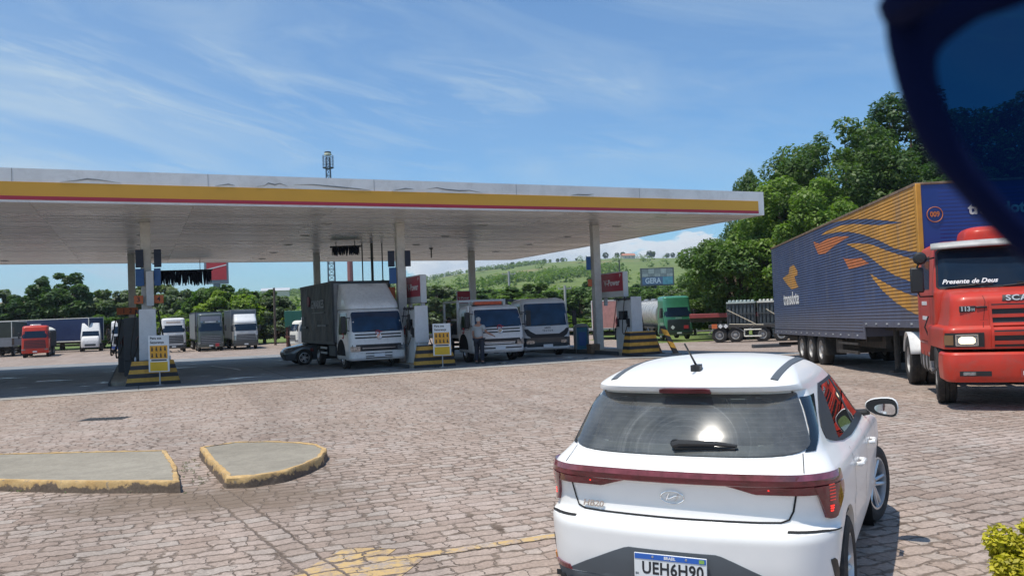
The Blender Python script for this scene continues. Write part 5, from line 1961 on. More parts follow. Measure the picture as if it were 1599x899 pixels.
Y1 = [(6.6, 4.175), (0.10, 4.175), (0.10, 2.80), (0.7, 2.87), (1.44, 2.99), (2.48, 3.28), (3.66, 3.54), (4.83, 3.74), (5.94, 3.85), (7.64, 3.94), (6.96, 4.01), (5.72, 4.0), (4.44, 3.9), (2.43, 3.63), (0.74, 3.49), (1.86, 3.67), (3.29, 3.89), (4.6, 4.04), (5.51, 4.11)]
Y2 = [(5.1, 3.43), (4.35, 3.39), (3.08, 3.24), (1.97, 2.99), (0.84, 2.76), (0.10, 2.62), (0.10, 2.12), (0.92, 2.27), (1.52, 2.39), (2.43, 2.66), (3.43, 3.02), (4.38, 3.26)]
Y3 = [(3.27, 2.54), (2.62, 2.36), (1.57, 2.1), (0.73, 1.94), (0.10, 1.85), (0.10, 1.45), (0.75, 1.58), (1.49, 1.76), (2.38, 2.07), (3.06, 2.39)]
O1 = [(8.61, 3.85), (7.92, 3.71), (7.0, 3.77), (5.97, 3.73), (4.76, 3.61), (5.41, 3.57), (6.21, 3.51), (7.3, 3.36), (8.09, 3.41), (8.41, 3.65)]
O2 = [(5.49, 3.1), (5.13, 3.03), (3.92, 2.97), (3.31, 2.79), (4.28, 2.76), (4.99, 2.76), (5.24, 2.93)]
LG = [(13.32, 2.96), (12.3, 3.05), (12.09, 3.28), (11.47, 3.33), (10.92, 3.07), (10.95, 2.94), (11.4, 2.93), (11.28, 2.75), (10.89, 2.53), (11.95, 2.49), (12.55, 2.67), (13.01, 2.84)]
for nm_, pg, mt in (('flame_stripe', Y1, trlyellow), ('flame_stripe', Y2, trlyellow), ('flame_stripe', Y3, trlyellow), ('flame_stripe', O1, trlorange), ('flame_stripe', O2, trlorange), ('horse_emblem', LG, trlyellow)):
    scan(pg, nm_, mt, trl)
text('side_lettering', 'transdote', 0.62, letterw, trl, (-0.026, 12.1, 2.16), (PI / 2, 0, -PI / 2), ext=0.003, bold=0.012, sx=0.98)
# front wall with light corrugation
mb = MB()
rows = []
for z in zlist(1.45, ZTp - 0.1, 4):
    d = 0.6 * rib(z)
    rows.append([(0.42, -0.004, z), (0.50, -0.004 - d, z), (WT - 0.50, -0.004 - d, z), (WT - 0.42, -0.004, z)])
mb.grid(rows)
mb.build('front_ribs', trlfront, trl, fix=False, ang=60)
mb = MB(); mb.b2(0.09, WT - 0.09, -0.003, 0.02, 1.3, ZTp - 0.02); mb.build('front_wall', trlfront, trl)
mb = MB()
mb.b2(-0.025, 0.085, -0.03, 0.09, 1.28, ZTp + 0.01)
mb.build('corner_post', trlyellow, trl, bevel=0.015)
mb = MB()
mb.b2(WT - 0.085, WT + 0.025, -0.03, 0.09, 1.28, ZTp + 0.01)
mb.build('corner_post', trlyellow, trl, bevel=0.015)
mb = MB()
for x in (-0.03, WT - 0.02):
    mb.b2(x, x + 0.05, 0.0, LT, ZTp - 0.03, ZTp + 0.035)
mb.b2(0, WT, -0.025, 0.03, ZTp - 0.02, ZTp + 0.03)
mb.build('roof_rail', trlrust, trl, bevel=0.01)
mb = MB(); mb.b2(0.02, WT - 0.02, 0.03, LT, ZTp + 0.002, ZTp + 0.02); mb.build('roof', galv, trl)
mb = MB()
mb.b2(-0.03, 0.0, 3.93, LT, ZB - 0.06, ZB + 0.10)
mb.b2(WT, WT + 0.03, 3.93, LT, ZB - 0.06, ZB + 0.10)
mb.b2(-0.03, 0.0, 0.1, 3.95, 1.22, 1.36)
mb.b2(WT, WT + 0.03, 0.1, 3.95, 1.22, 1.36)
mb.b2(-0.032, 0.0, 3.88, 4.0, ZB - 0.06, 1.36)
rl = mb.build('lower_rail', trlblue, trl)
mb = MB()
for i in range(19):
    y_ = 0.6 + i * 0.78
    z_ = 1.30 if y_ < 3.9 else ZB + 0.03
    mb.box((-0.036, y_, z_), (0.012, 0.10, 0.035))
mb.build('side_marker', letterdim, rl)
text('fleet_number', '009', 0.15, trlorange, trl, (0.33, -0.03, 3.55), (PI / 2, 0, 0), ext=0.004, bold=0.004, sx=0.85)
mb = MB()
mb.tube([(0.33 + 0.155 * math.cos(a), -0.026, 3.55 + 0.155 * math.sin(a)) for a in np.linspace(0, 2 * PI, 33)], 0.009, 6, cap=False)
mb.build('number_ring', trlorange, trl)
text('front_lettering', 'transdote', 0.32, letterw, trl, (1.62, -0.03, 3.62), (PI / 2, 0, 0), ext=0.004, bold=0.01)
mb = MB()
for x in (0.55, WT - 0.55):
    mb.b2(x - 0.07, x + 0.07, 3.95, LT - 0.2, 0.66, ZB)
    mb.b2(x - 0.07, x + 0.07, 0.3, 3.95, 1.12, 1.28)
for y_ in np.arange(4.2, LT, 0.9):
    mb.b2(0.1, WT - 0.1, y_, y_ + 0.08, ZB - 0.14, ZB)
mb.build('chassis_rail', chassis, trl)
mb = MB()
for x in (0.5, WT - 0.5):
    mb.tube([(x, 3.2, 1.2), (x, 3.2, 0.16)], 0.07, 8)
    mb.b2(x - 0.16, x + 0.16, 3.05, 3.35, 0.10, 0.16)
mb.build('landing_leg', chassis, trl, bevel=0.01)
mb = MB()
mb.b2(-0.02, 0.04, 4.6, 6.4, 0.50, 0.58); mb.b2(-0.02, 0.04, 4.6, 6.4, 0.74, 0.80)
mb.build('side_guard', chassis, trl)
mb = MB()
mb.b2(0.15, WT - 0.15, 6.6, 7.3, 0.45, 0.85)
mb.build('tool_box', chassis, trl, bevel=0.02)
for y_ in (8.55, 9.8, 11.05):
    for x in (0.17, WT - 0.17):
        wheel(trl, x - WT / 2 if False else x, y_, 0.50, 0.30, 0.29, 'truck')
    mb = MB(); mb.tube([(0.2, y_, 0.5), (WT - 0.2, y_, 0.5)], 0.07, 8); mb.build('axle', chassis, trl)
for w__ in trl.children:
    if w__.name.startswith('wheel'):
        w__.rotation_euler = (0, 0, PI if w__.location.x < WT / 2 else 0)
for y_ in (7.95, 11.6):
    mb = MB()
    mb.b2(0.02, 0.62, y_, y_ + 0.03, 0.35, 1.0)
    mb.build('mud_flap', rubber, trl)
mb = MB()
mb.b2(0.1, WT - 0.1, LT - 0.15, LT - 0.05, 0.45, 0.57)
mb.build('rear_bumper', chassis, trl)

# ------------------------------------------------------------------ red bonneted tractor
TT = R(-18.5)
trk = thing('tractor_unit', (8.12, 13.05, 0), TT, 'red bonneted lorry tractor with grille bars and a lit headlamp', 'lorry')
HW = 1.22
# bonnet: front end
hs = Shell([(0.985, 0.10, 1.95, 1.225, 0.16, 0.05, 0.06, 0, 0.0),
            (1.28, 0.08, 1.95, 1.225, 0.16, 0.05, 0.06, 0, 0.0),
            (1.33, 0.11, 1.95, 1.21, 0.16, 0.05, 0.06, 0, 0.0),
            (1.36, 0.14, 1.95, 1.13, 0.16, 0.05, 0.06, 0, 0.0),
            (1.75, 0.20, 1.95, 1.08, 0.20, 0.05, 0.07, 0, 0.0),
            (1.84, 0.26, 1.95, 1.06, 0.22, 0.05, 0.07, 0, 0.0),
            (1.90, 0.42, 1.95, 1.03, 0.25, 0.05, 0.08, 0, 0.0),
            (1.95, 0.95, 1.95, 1.00, 0.25, 0.05, 0.06, 0, 0.0),
            (1.975, 1.30, 1.95, 0.97, 0.2, 0.05, 0.04, 0, 0.0)], sub=3)
bonnet = hs.mesh('bonnet', redpaint, trk, ang=25)
cb = Shell([(1.0, 1.60, 3.55, 1.16, 0.06, 0.10, 0.02, 0, 0.0),
            (1.15, 1.45, 3.55, 1.16, 0.08, 0.10, 0.02, 0, 0.0),
            (1.90, 1.28, 3.55, 1.16, 0.12, 0.12, 0.05, 0, 0.0),
            (1.98, 1.30, 3.55, 1.15, 0.14, 0.12, 0.06, 0, 0.0),
            (2.70, 1.62, 3.50, 1.08, 0.16, 0.15, 0.07, 0, 0.0),
            (2.78, 1.68, 3.48, 1.05, 0.18, 0.18, 0.07, 0, 0.0),
            (2.84, 1.85, 3.38, 0.95, 0.2, 0.2, 0.05, 0, 0.0)], sub=3)
cab = cb.mesh('cab', redpaint, trk, ang=25)
mb = MB(); mb.b2(-1.15, 1.15, 2.15, 3.5, 0.72, 1.0)
mb.build('cab_floor', redpaint, trk, bevel=0.03)
ws = cb.patch('windscreen', truckglass, [(1.99, -1.05, 1.05), (2.02, -1.10, 1.10), (2.62, -1.05, 1.05), (2.66, -1.0, 1.0)], trk, off=0.008, nc=24, nz=5)
text('windscreen_lettering', 'Presente de Deus', 0.118, letterw, ws, (-0.62, 1.262, 2.10), (R(66), 0, R(-3)), ext=0.001, bold=0.003, shear=0.35)
mb = MB()
for a, b in (((-0.95, 1.99), (-0.45, 2.03)), ((-0.1, 1.99), (0.45, 2.04))):
    mb.tube([cb.P(a[0], a[1], 0.02), cb.P(b[0], b[1], 0.035)], [0.014, 0.010], 6)
    mb.tube([cb.P(b[0] - 0.34, b[1] + 0.005, 0.02), cb.P(b[0] + 0.2, b[1] + 0.005, 0.02)], 0.008, 6)
mb.build('wiper', black, ws)
fr_ = MB()
cb.ribbon([(-1.08, 1.995), (-1.12, 2.03), (-1.07, 2.64), (-1.02, 2.675), (1.02, 2.675), (1.07, 2.64), (1.12, 2.03), (1.08, 1.995), (-1.08, 1.995)], 0.035, 0.009, fr_)
fr_.build('windscreen_seal', black, ws, fix=False)
mb = MB()
vz = []
for u in np.linspace(-1, 1, 13):
    vz.append(u)
rows = []
for (dy, z, w_) in ((1.68, 2.82, 1.06), (1.52, 2.80, 1.14), (1.40, 2.745, 1.16), (1.38, 2.70, 1.16)):
    rows.append([(u * w_, dy + 0.14 * u * u, z - 0.02 * u * u) for u in vz])
mb.grid(rows)
so = mb.build('sun_visor', mat('visor_grey', (0.45, 0.44, 0.42), 0.5, var=0.25, dirt=0.4), trk, fix=False, ang=60)
md = so.modifiers.new('thick', 'SOLIDIFY'); md.thickness = 0.02
mb = MB()
mb.lathe([(0.0, 0.0)], 'Z') if False else None
hornb = Shell([(2.83, 1.95, 3.1, 0.46, 0.2, 0.2, 0.05), (3.0, 1.98, 3.05, 0.44, 0.2, 0.2, 0.05), (3.08, 2.10, 2.95, 0.38, 0.2, 0.2, 0.05), (3.11, 2.3, 2.8, 0.28, 0.2, 0.2, 0.02)])
hornb.mesh('roof_air_conditioner', redpaint, trk).location = (-0.05, 0, 0)
# grille
gr = hs.patch('grille', black, [(1.02, -0.52, 0.52), (1.70, -0.52, 0.52)], trk, off=0.004, nc=14, nz=8)
for z in (1.06, 1.20, 1.34, 1.48, 1.62):
    hs.patch('grille_bar', redpaint, [(z, -0.52, 0.52), (z + 0.055, -0.52, 0.52)], gr, off=0.03, nc=10, skirt=0.028)
for s_ in (-1, 1):
    a, b = (0.52, 0.56) if s_ > 0 else (-0.56, -0.52)
    hs.patch('grille_frame', redpaint, [(1.0, a, b), (1.74, a, b)], gr, off=0.035, nc=2, nz=8, skirt=0.035)
nb = hs.patch('badge_strip', black, [(1.745, -0.36, 0.36), (1.835, -0.34, 0.34)], trk, off=0.008, nc=10)
q = hs.P(0, 1.79, 0.014)
text('brand_lettering', 'SCANIA', 0.13, badge, nb, (0.0, q.y - 0.004, 1.79), (R(76), 0, 0), ext=0.004, bold=0.003, sx=1.25, space=1.1)
p = hs.P(-0.86, 1.63, 0.006)
mb = MB(); mb.box(p, (0.24, 0.02, 0.10))
bd = mb.build('model_badge', black, trk, bevel=0.02)
text('model_lettering', '113', 0.10, badge, bd, (p.x - 0.03, p.y - 0.013, p.z), (PI / 2, 0, 0), ext=0.003, bold=0.003)
text('model_lettering', 'H', 0.065, badge, bd, (p.x + 0.08, p.y - 0.013, p.z - 0.012), (PI / 2, 0, 0), ext=0.003, bold=0.001)
p = hs.P(-0.66, 1.655, 0.01)
mb = MB(); mb.box(p, (0.16, 0.03, 0.03)); mb.build('bonnet_handle', black, trk, bevel=0.008)
# head lamps
for s_ in (-1, 1):
    def S(a, b):
        return (a, b) if s_ > 0 else (-b, -a)
    hp = hs.patch('lamp_housing', black, [(1.02, *S(0.66, 1.24)), (1.25, *S(0.66, 1.24))], trk, off=0.010, nc=10)
    lamp_m = mat('lit_headlamp', (0.8, 0.78, 0.7), 0.15, emit=(1.0, 0.80, 0.50), est=1.3, coat=1.0, var=0.3, vscale=18)
    hl = hs.patch('headlamp', lampglass, [(1.055, *S(0.77, 1.05)), (1.07, *S(0.76, 1.06)), (1.20, *S(0.76, 1.06)), (1.215, *S(0.77, 1.05))], hp, off=0.03, nc=8, skirt=0.02)
    hs.patch('lit_reflector', lamp_m, [(1.075, *S(0.82, 1.00)), (1.10, *S(0.79, 1.03)), (1.16, *S(0.79, 1.03)), (1.19, *S(0.83, 0.99))], hl, off=0.036, nc=8, skirt=0.004)
    fr2 = MB()
    hs.ribbon([(S(0.755, 1.065)[0], 1.05), (S(0.755, 1.065)[1], 1.05), (S(0.755, 1.065)[1], 1.22), (S(0.755, 1.065)[0], 1.22), (S(0.755, 1.065)[0], 1.05)], 0.014, 0.038, fr2)
    fr2.build('lamp_frame', chrome, hl, fix=False)
    hs.patch('indicator', mat('dull_amber', (0.22, 0.12, 0.05), 0.3, coat=1.0), [(1.055, *S(1.10, 1.25)), (1.215, *S(1.10, 1.25))], hp, off=0.018, nc=6)
for s_ in (-1, 1):
    gap(hs, trk, [(s_ * 0.66, 1.33), (s_ * 0.62, 1.60), (s_ * 0.60, 1.74), (s_ * 0.62, 1.84)], 0.007, 0.003)
    gap(hs, trk, [(s_ * 0.58, 1.45), (s_ * 0.9, 1.44), (s_ * 1.3, 1.45)], 0.007, 0.003)
    xx_, yy_, dd_ = cb.arc(1.6)
    for y_ in (1.95, 3.15):
        gap(cb, trk, [(s_ * cb.sy(y_ + (0.15 if y_ < 2 else 0) * (z > 1.98), z), z) for z in (1.02, 1.3, 1.9, 2.3, 2.66)], 0.010, 0.003)
    gap(cb, trk, [(s_ * cb.sy(1.95, 1.02), 1.02), (s_ * cb.sy(3.15, 1.02), 1.02)], 0.01, 0.003)
# bumper
bs = Shell([(0.46, 0.03, 0.62, 1.20, 0.18, 0.04, 0.06), (0.50, 0.0, 0.66, 1.25, 0.20, 0.04, 0.07), (0.72, -0.015, 0.68, 1.26, 0.20, 0.04, 0.07), (0.90, 0.01, 0.66, 1.25, 0.20, 0.04, 0.07), (0.935, 0.05, 0.62, 1.22, 0.18, 0.04, 0.06)], sub=3)
bump = bs.mesh('bumper', redpaint, trk, ang=25)
for s_ in (-1, 1):
    def S(a, b):
        return (a, b) if s_ > 0 else (-b, -a)
    fl_ = bs.patch('fog_lamp_recess', black, [(0.56, *S(0.60, 1.05)), (0.64, *S(0.60, 1.05))], bump, off=0.004, nc=6)
    bs.patch('fog_lamp', lampglass, [(0.575, *S(0.82, 1.0)), (0.627, *S(0.82, 1.0))], fl_, off=0.010, nc=4)
mb = MB()
for x_, z_, r__ in ((-0.10, 0.82, 0.045), (0.12, 0.82, 0.045)):
    pp = bs.P(x_, z_, 0.004)
    mb.lathe([(0.0, pp.y - 0.006), (r__, pp.y - 0.006), (r__, pp.y + 0.02)], 'Y', c=(x_, 0, z_), n=14)
mb.build('tow_eye', black, bump)
pp = bs.P(0, 0.60, 0.01)
mb = MB(); mb.b2(-0.20, 0.20, pp.y - 0.012, pp.y, 0.545, 0.675); lp = mb.build('number_plate', mat('plate_red', (0.35, 0.05, 0.04), 0.4), trk)
text('lettering', 'L', 0.085, letterw, lp, (-0.155, pp.y - 0.014, 0.605), (PI / 2, 0, 0), ext=0.001, bold=0.002, sx=0.9)
# chassis, wheels, tank
mb = MB()
for x in (-0.42, 0.42):
    mb.b2(x - 0.05, x + 0.05, 0.7, 6.3, 0.62, 0.88)
mb.b2(-0.5, 0.5, 0.7, 3.2, 0.5, 1.0)
mb.build('chassis_rail', chassis, trk)
mb = MB(); mb.lathe([(0.0, 1.0), (0.45, 1.0), (0.5, 1.06), (0.0, 1.08)], 'Z', c=(0, 4.55, 0), n=20); mb.build('fifth_wheel', chassis, trk)
for x in (-1, 1):
    wheel(trk, x * 1.06, 1.30, 0.52, 0.30, 0.29, 'truck', steer=R(-6))
    wheel(trk, x * 1.08, 4.85, 0.52, 0.30, 0.29, 'truck')
    wheel(trk, x * 0.76, 4.85, 0.52, 0.28, 0.29, 'truck')
    mb = MB()
    rows = []
    for a in np.linspace(R(15), R(165), 14):
        rows.append([(x * 0.62, 4.85 + 0.62 * math.cos(a), 0.52 + 0.60 * math.sin(a)), (x * 1.24, 4.85 + 0.62 * math.cos(a), 0.52 + 0.60 * math.sin(a))])
    mb.grid(rows)
    o = mb.build('mudguard', truck_white, trk, fix=False)
    o.modifiers.new('t', 'SOLIDIFY').thickness = 0.02
    # front wheel arch
    mb = MB()
    rows = []
    for a in np.linspace(R(20), R(160), 14):
        rows.append([(x * 0.7, 1.30 + 0.66 * math.cos(a), 0.48 + 0.62 * math.sin(a)), (x * 1.215, 1.30 + 0.66 * math.cos(a), 0.48 + 0.62 * math.sin(a))])
    mb.grid(rows)
    o = mb.build('wheel_arch', black, trk, fix=False)
    o.modifiers.new('t', 'SOLIDIFY').thickness = 0.015
    mb = MB()
    rr_ = []
    prof = [(0.55 * math.copysign(abs(math.cos(a)) ** 0.5, math.cos(a)) * 0.5, 0.55 * math.copysign(abs(math.sin(a)) ** 0.5, math.sin(a)) * 0.5) for a in np.linspace(0, 2 * PI, 24, endpoint=False)]
    mb.loft([[(x * 0.86 + a, y_, 0.66 + b) for a, b in prof] for y_ in (2.35, 2.38, 3.6, 3.63)])
    tk = mb.build('fuel_tank', galv, trk)
    mb = MB()
    for y_ in (2.6, 3.0, 3.4):
        mb.tube([(x * 0.86 + a * 1.03, y_, 0.66 + b * 1.03) for a, b in prof + prof[:1]], 0.018, 6, cap=False)
    mb.build('tank_strap', chassis, tk)
    # mirrors
    mb = MB()
    mb.b2(x * 1.42 - 0.11, x * 1.42 + 0.11, 1.38, 1.46, 1.93, 2.38)
    mo = mb.build('wing_mirror', black, trk, bevel=0.03)
    mb = MB()
    mb.tube([(x * 1.10, 1.62, 2.55), (x * 1.35, 1.45, 2.50), (x * 1.42, 1.44, 2.36)], 0.016, 6)
    mb.tube([(x * 1.14, 1.55, 1.86), (x * 1.38, 1.45, 1.86), (x * 1.42, 1.44, 1.96)], 0.016, 6)
    mb.build('mirror_bracket', black, mo)
    mb = MB(); mb.lathe([(0.0, -0.07), (0.08, -0.06), (0.115, -0.01), (0.115, 0.02), (0.0, 0.025)], 'Y', c=(x * 1.36, 1.40, 2.54), n=18); mb.build('round_mirror', black, mo)
    # side window
    sw = []
    for z, ya, yb in ((1.99, 2.02, 3.02), (2.05, 2.02, 3.05), (2.5, 2.12, 3.05), (2.60, 2.18, 3.0)):
        a_, b_ = x * cb.sy(ya, z), x * cb.sy(yb, z)
        sw.append((z, min(a_, b_), max(a_, b_)))
    cb.patch('side_window', glass, sw, trk, off=0.006, nc=8)
    for zz_ in (1.70, 1.42):
        a_, b_ = x * cb.sy(2.3, zz_), x * cb.sy(2.9, zz_)
        cb.patch('door_lettering_strip', letterw, [(zz_, min(a_, b_), max(a_, b_)), (zz_ + 0.07, min(a_, b_), max(a_, b_))], trk, off=0.004, nc=4)
    mb = MB()
    for z_ in (0.50, 0.78):
        mb.b2(x * 1.05 - 0.12, x * 1.05 + 0.12, 2.0, 2.32, z_, z_ + 0.04)
    mb.build('cab_step', steel, trk)
    mb = MB(); mb.tube([(x * 1.19, 1.98, 1.5), (x * 1.26, 1.97, 1.3), (x * 1.19, 1.98, 1.1)], 0.014, 6)
    mb.tube([(x * 1.21, 0.62, 0.72), (x * 1.27, 1.28, 0.52)], 0.02, 6)
    mb.build('grab_handle', black, trk)

# ------------------------------------------------------------------ sunglasses held close to the lens
def px3(px, py, d):
    a = (px - 799.5) / 1300.0
    b = -(py - 449.5) / 1300.0
    return a * d, b * d
SD = 0.13
lens_px = [(1575, 14), (1530, 30), (1478, 66), (1458, 92), (1459, 128), (1474, 182), (1500, 235), (1545, 296), (1600, 352), (1670, 402), (1750, 420), (1830, 380), (1880, 290), (1895, 170), (1860, 50), (1780, -15), (1680, -20)]
outer_px = [(1560, -70), (1480, -60), (1394, -30), (1381, 30), (1397, 110), (1420, 182), (1455, 247), (1507, 309), (1572, 378), (1655, 450), (1755, 470), (1865, 425), (1930, 310), (1950, 170), (1930, 20), (1830, -80), (1690, -90)]


def smooth_loop(pts, k=4):
    n = len(pts)
    out = []
    for i in range(n):
        p0, p1, p2, p3 = (np.array(pts[(i + j) % n], float) for j in (-1, 0, 1, 2))
        for q in range(k):
            t = q / k
            out.append(tuple(0.5 * ((2 * p1) + (-p0 + p2) * t + (2 * p0 - 5 * p1 + 4 * p2 - p3) * t * t + (-p0 + 3 * p1 - 3 * p2 + p3) * t ** 3)))
    return out


inn = [px3(x, y, SD) for x, y in smooth_loop(lens_px)]
out_ = [px3(x, y, SD) for x, y in smooth_loop(outer_px)]
sg = bpy.data.objects.new('sunglasses', None)
sg.empty_display_size = 0.05
link(sg)
tag(sg, 'dark blue sunglasses with tinted lens held close to the camera in the upper right corner', 'sunglasses')
sg.matrix_world = Matrix.Translation(Vector((0, 0, CAMZ)) + f_ * SD) @ Matrix((rr, uu, -f_)).transposed().to_4x4()
xm = 0.131


def rim_mb(mir=False):
    mb = MB()
    rings = []
    n = len(inn)
    sx_ = (lambda x: 2 * xm - x) if mir else (lambda x: x)
    def wrap(x):
        return -0.9 * max(0.0, abs(x - xm) - 0.02) ** 2 * 2.0
    prof = [(0.0, 0.0012), (0.12, 0.0024), (0.5, 0.0032), (0.85, 0.0024), (1.0, 0.0), (0.85, -0.0022), (0.5, -0.0030), (0.12, -0.0022), (0.0, -0.0010)]
    cols_ = []
    for i in range(n):
        a, b = Vector(inn[i]), Vector(out_[i])
        col = []
        for t, h in prof:
            p = a.lerp(b, t)
            col.append((sx_(p.x), p.y, h))
        cols_.append(col)
    cols_.append(cols_[0])
    mb.grid(cols_)
    return mb


for mir in (False, True):
    rim_mb(mir).build('rim', frameblue, sg, fix=True, ang=60)
    mb = MB()
    sx_ = (lambda x: 2 * xm - x) if mir else (lambda x: x)
    c_ = (sum(p[0] for p in inn) / len(inn), sum(p[1] for p in inn) / len(inn))
    rings = []
    for t in (1.02, 0.75, 0.5, 0.25):
        rings.append([(sx_(c_[0] + (x - c_[0]) * t), c_[1] + (y - c_[1]) * t, -0.0004 - 0.0012 * (1 - t * t)) for x, y in inn])
    lens_m = MATS.get('lens_tint')
    if lens_m is None:
        lens_m = bpy.data.materials.new('lens_tint')
        lens_m.use_nodes = True
        t = lens_m.node_tree
        t.nodes.clear()
        tr = N(t, 'ShaderNodeBsdfTransparent')
        tr.inputs[0].default_value = (0.010, 0.065, 0.115, 1)
        gl_ = N(t, 'ShaderNodeBsdfGlossy')
        gl_.inputs['Color'].default_value = (0.05, 0.08, 0.25, 1)
        gl_.inputs['Roughness'].default_value = 0.12
        ad = N(t, 'ShaderNodeMixShader')
        ad.inputs[0].default_value = 0.12
        t.links.new(tr.outputs[0], ad.inputs[1])
        t.links.new(gl_.outputs[0], ad.inputs[2])
        oo = N(t, 'ShaderNodeOutputMaterial')
        t.links.new(ad.outputs[0], oo.inputs[0])
        MATS['lens_tint'] = lens_m
    mb.loft(rings, cap=False)
    mb.add(rings[-1], [tuple(range(len(inn)))])
    mb.build('lens', lens_m, sg, fix=False, ang=80)
mb = MB()
mb.tube([(0.113, 0.018, 0), (0.131, 0.024, 0.002), (0.149, 0.018, 0)], 0.003, 10)
mb.build('bridge', frameblue, sg)
for s_ in (0, 1):
    f2 = (lambda x: 2 * xm - x) if s_ else (lambda x: x)
    mb = MB()
    mb.tube([(f2(0.0605), 0.044, 0.0), (f2(0.0585), 0.0425, 0.006), (f2(0.060), 0.043, 0.02), (f2(0.066), 0.046, 0.10), (f2(0.068), 0.030, 0.135)], [0.0032, 0.0035, 0.0028, 0.0022, 0.002], 8)
    mb.build('temple_arm', frameblue, sg)

# ------------------------------------------------------------------ cab-over lorries
def place(x, y, dz=0.0):
    return (x, y, gz(x, y) + dz)


def cabover(t, paint, W=2.4, H=3.6, L=2.1, z0=0.42, belt=1.95, wtop=2.85, grille=(0.85, 1.70), gbars=5, barmat=None, gmat=None, lamp_z=(0.62, 0.85), bump=None, lamp_s=(0.72, 1.05),
            visor=False, sides=True, plate=True, lower=None, mirrors=True, wsm=None, ws_w=None, rake=0.22, gw=0.82):
    """front of the lorry at y=0 looking along -y"""
    w = W / 2
    sh = Shell([(z0, 0.10, L, w - 0.05, 0.14, 0.06, 0.07), (z0 + 0.08, 0.03, L, w, 0.18, 0.06, 0.08), (0.95, 0.0, L, w, 0.20, 0.06, 0.09),
                (belt, 0.02, L, w, 0.22, 0.06, 0.10), (belt + 0.05, 0.03, L, w - 0.005, 0.22, 0.06, 0.10), (wtop, 0.02 + rake, L, w - 0.06, 0.24, 0.08, 0.10),
                (max(wtop + 0.06, H - 0.16), 0.04 + rake * 1.25, L, w - 0.08, 0.24, 0.1, 0.10), (max(wtop + 0.1, H - 0.05), 0.16 + rake * 1.3, L - 0.04, w - 0.14, 0.26, 0.15, 0.09), (max(wtop + 0.14, H), 0.34 + rake * 1.4, L - 0.2, w - 0.32, 0.3, 0.3, 0.06)], sub=2)
    cab_ = sh.mesh('cab', paint, t, ang=28)
    ww = ws_w or (w - 0.02)
    wsn = sh.patch('windscreen', wsm or truckglass, [(belt + 0.03, -ww + 0.05, ww - 0.05), (belt + 0.07, -ww, ww), (wtop - 0.07, -ww + 0.04, ww - 0.04), (wtop - 0.02, -ww + 0.1, ww - 0.1)], t, off=0.008, nc=16, nz=3)
    mb = MB()
    for a, b in ((-0.55, -0.05), (0.15, 0.62)):
        mb.tube([sh.P(a * ww, belt + 0.03, 0.02), sh.P(b * ww, belt + 0.10, 0.03)], 0.012, 6)
    mb.build('wiper', black, wsn)
    g = sh.patch('grille', gmat or black, [(grille[0], -w * gw, w * gw), (grille[1], -w * gw * 0.94, w * gw * 0.94)], t, off=0.006, nc=12, nz=3)
    if gbars:
        hgt = (grille[1] - grille[0]) / gbars
        for i in range(gbars):
            z = grille[0] + hgt * (i + 0.5)
            sh.patch('grille_bar', barmat or paint, [(z - hgt * 0.2, -w * gw * 0.93, w * gw * 0.93), (z + hgt * 0.2, -w * gw * 0.93, w * gw * 0.93)], g, off=0.025, nc=10, skirt=0.02)
    if bump is not None:
        sh.patch('bumper', bump, [(z0 + 0.03, -w * 1.12, w * 1.12), (lamp_z[0] - 0.04 if lamp_z[0] > z0 + 0.2 else z0 + 0.3, -w * 1.12, w * 1.12)], t, off=0.03, nc=20, skirt=0.03)
    if lower is not None:
        sh.patch('lower_panel', lower[2], [(lower[0], -w * 1.1, w * 1.1), (lower[1], -w * 1.1, w * 1.1)], t, off=0.012, nc=20, skirt=0.02)
    for s_ in (-1, 1):
        a, b = sorted((s_ * lamp_s[0] * w, s_ * lamp_s[1] * w))
        sh.patch('headlamp', lampglass, [(lamp_z[0], a, b), (lamp_z[1], a, b)], t, off=0.036, nc=5, nz=2, skirt=0.03)
        if sides:
            q = []
            for z, ya, yb in ((belt - 0.05, 0.55, 1.55), (belt + 0.1, 0.42, 1.58), (wtop - 0.15, 0.55, 1.55), (wtop - 0.05, 0.62, 1.5)):
                a, b = sorted((s_ * sh.sy(ya, z), s_ * sh.sy(yb, z)))
                q.append((z, a, b))
            sh.patch('side_window', glass, q, t, off=0.006, nc=6, nz=2)
            r_ = MB()
            sh.ribbon([(s_ * sh.sy(0.40, z), z) for z in (1.0, 1.5, belt, wtop - 0.05)], 0.012, 0.003, r_)
            sh.ribbon([(s_ * sh.sy(1.66, z), z) for z in (1.0, 1.5, belt, wtop - 0.05)], 0.012, 0.003, r_)
            r_.build('door_gap', seam, t, fix=False)
            # wheel arch as a dark recess in the side
            q = []
            for k in range(7):
                a_ = PI * k / 12
                z = 0.50 + 0.60 * math.sin(a_)
                hw = 0.60 * math.cos(a_)
                if z > z0 + 0.02:
                    a, b = sorted((s_ * sh.sy(1.30 - hw, z), s_ * sh.sy(min(1.30 + hw, L - 0.08), z)))
                    q.append((z, a, b))
            sh.patch('wheel_arch', seam, q, t, off=0.004, nc=8, nz=1)
        if mirrors:
            mb = MB()
            mb.b2(s_ * (w + 0.20) - 0.09, s_ * (w + 0.20) + 0.09, 0.10, 0.20, belt + 0.02, belt + 0.62)
            mo = mb.build('wing_mirror', black, t, bevel=0.03)
            mb = MB()
            for z in (belt + 0.1, belt + 0.55):
                mb.tube([(s_ * (w - 0.08), 0.28, z), (s_ * (w + 0.18), 0.16, z)], 0.018, 6)
            mb.build('mirror_bracket', black, mo)
    if plate:
        p = sh.P(0, z0 + 0.17, 0.04)
        mb = MB(); mb.b2(-0.2, 0.2, p.y - 0.012, p.y, z0 + 0.11, z0 + 0.24)
        mb.build('number_plate', platew, t)
    mb = MB()
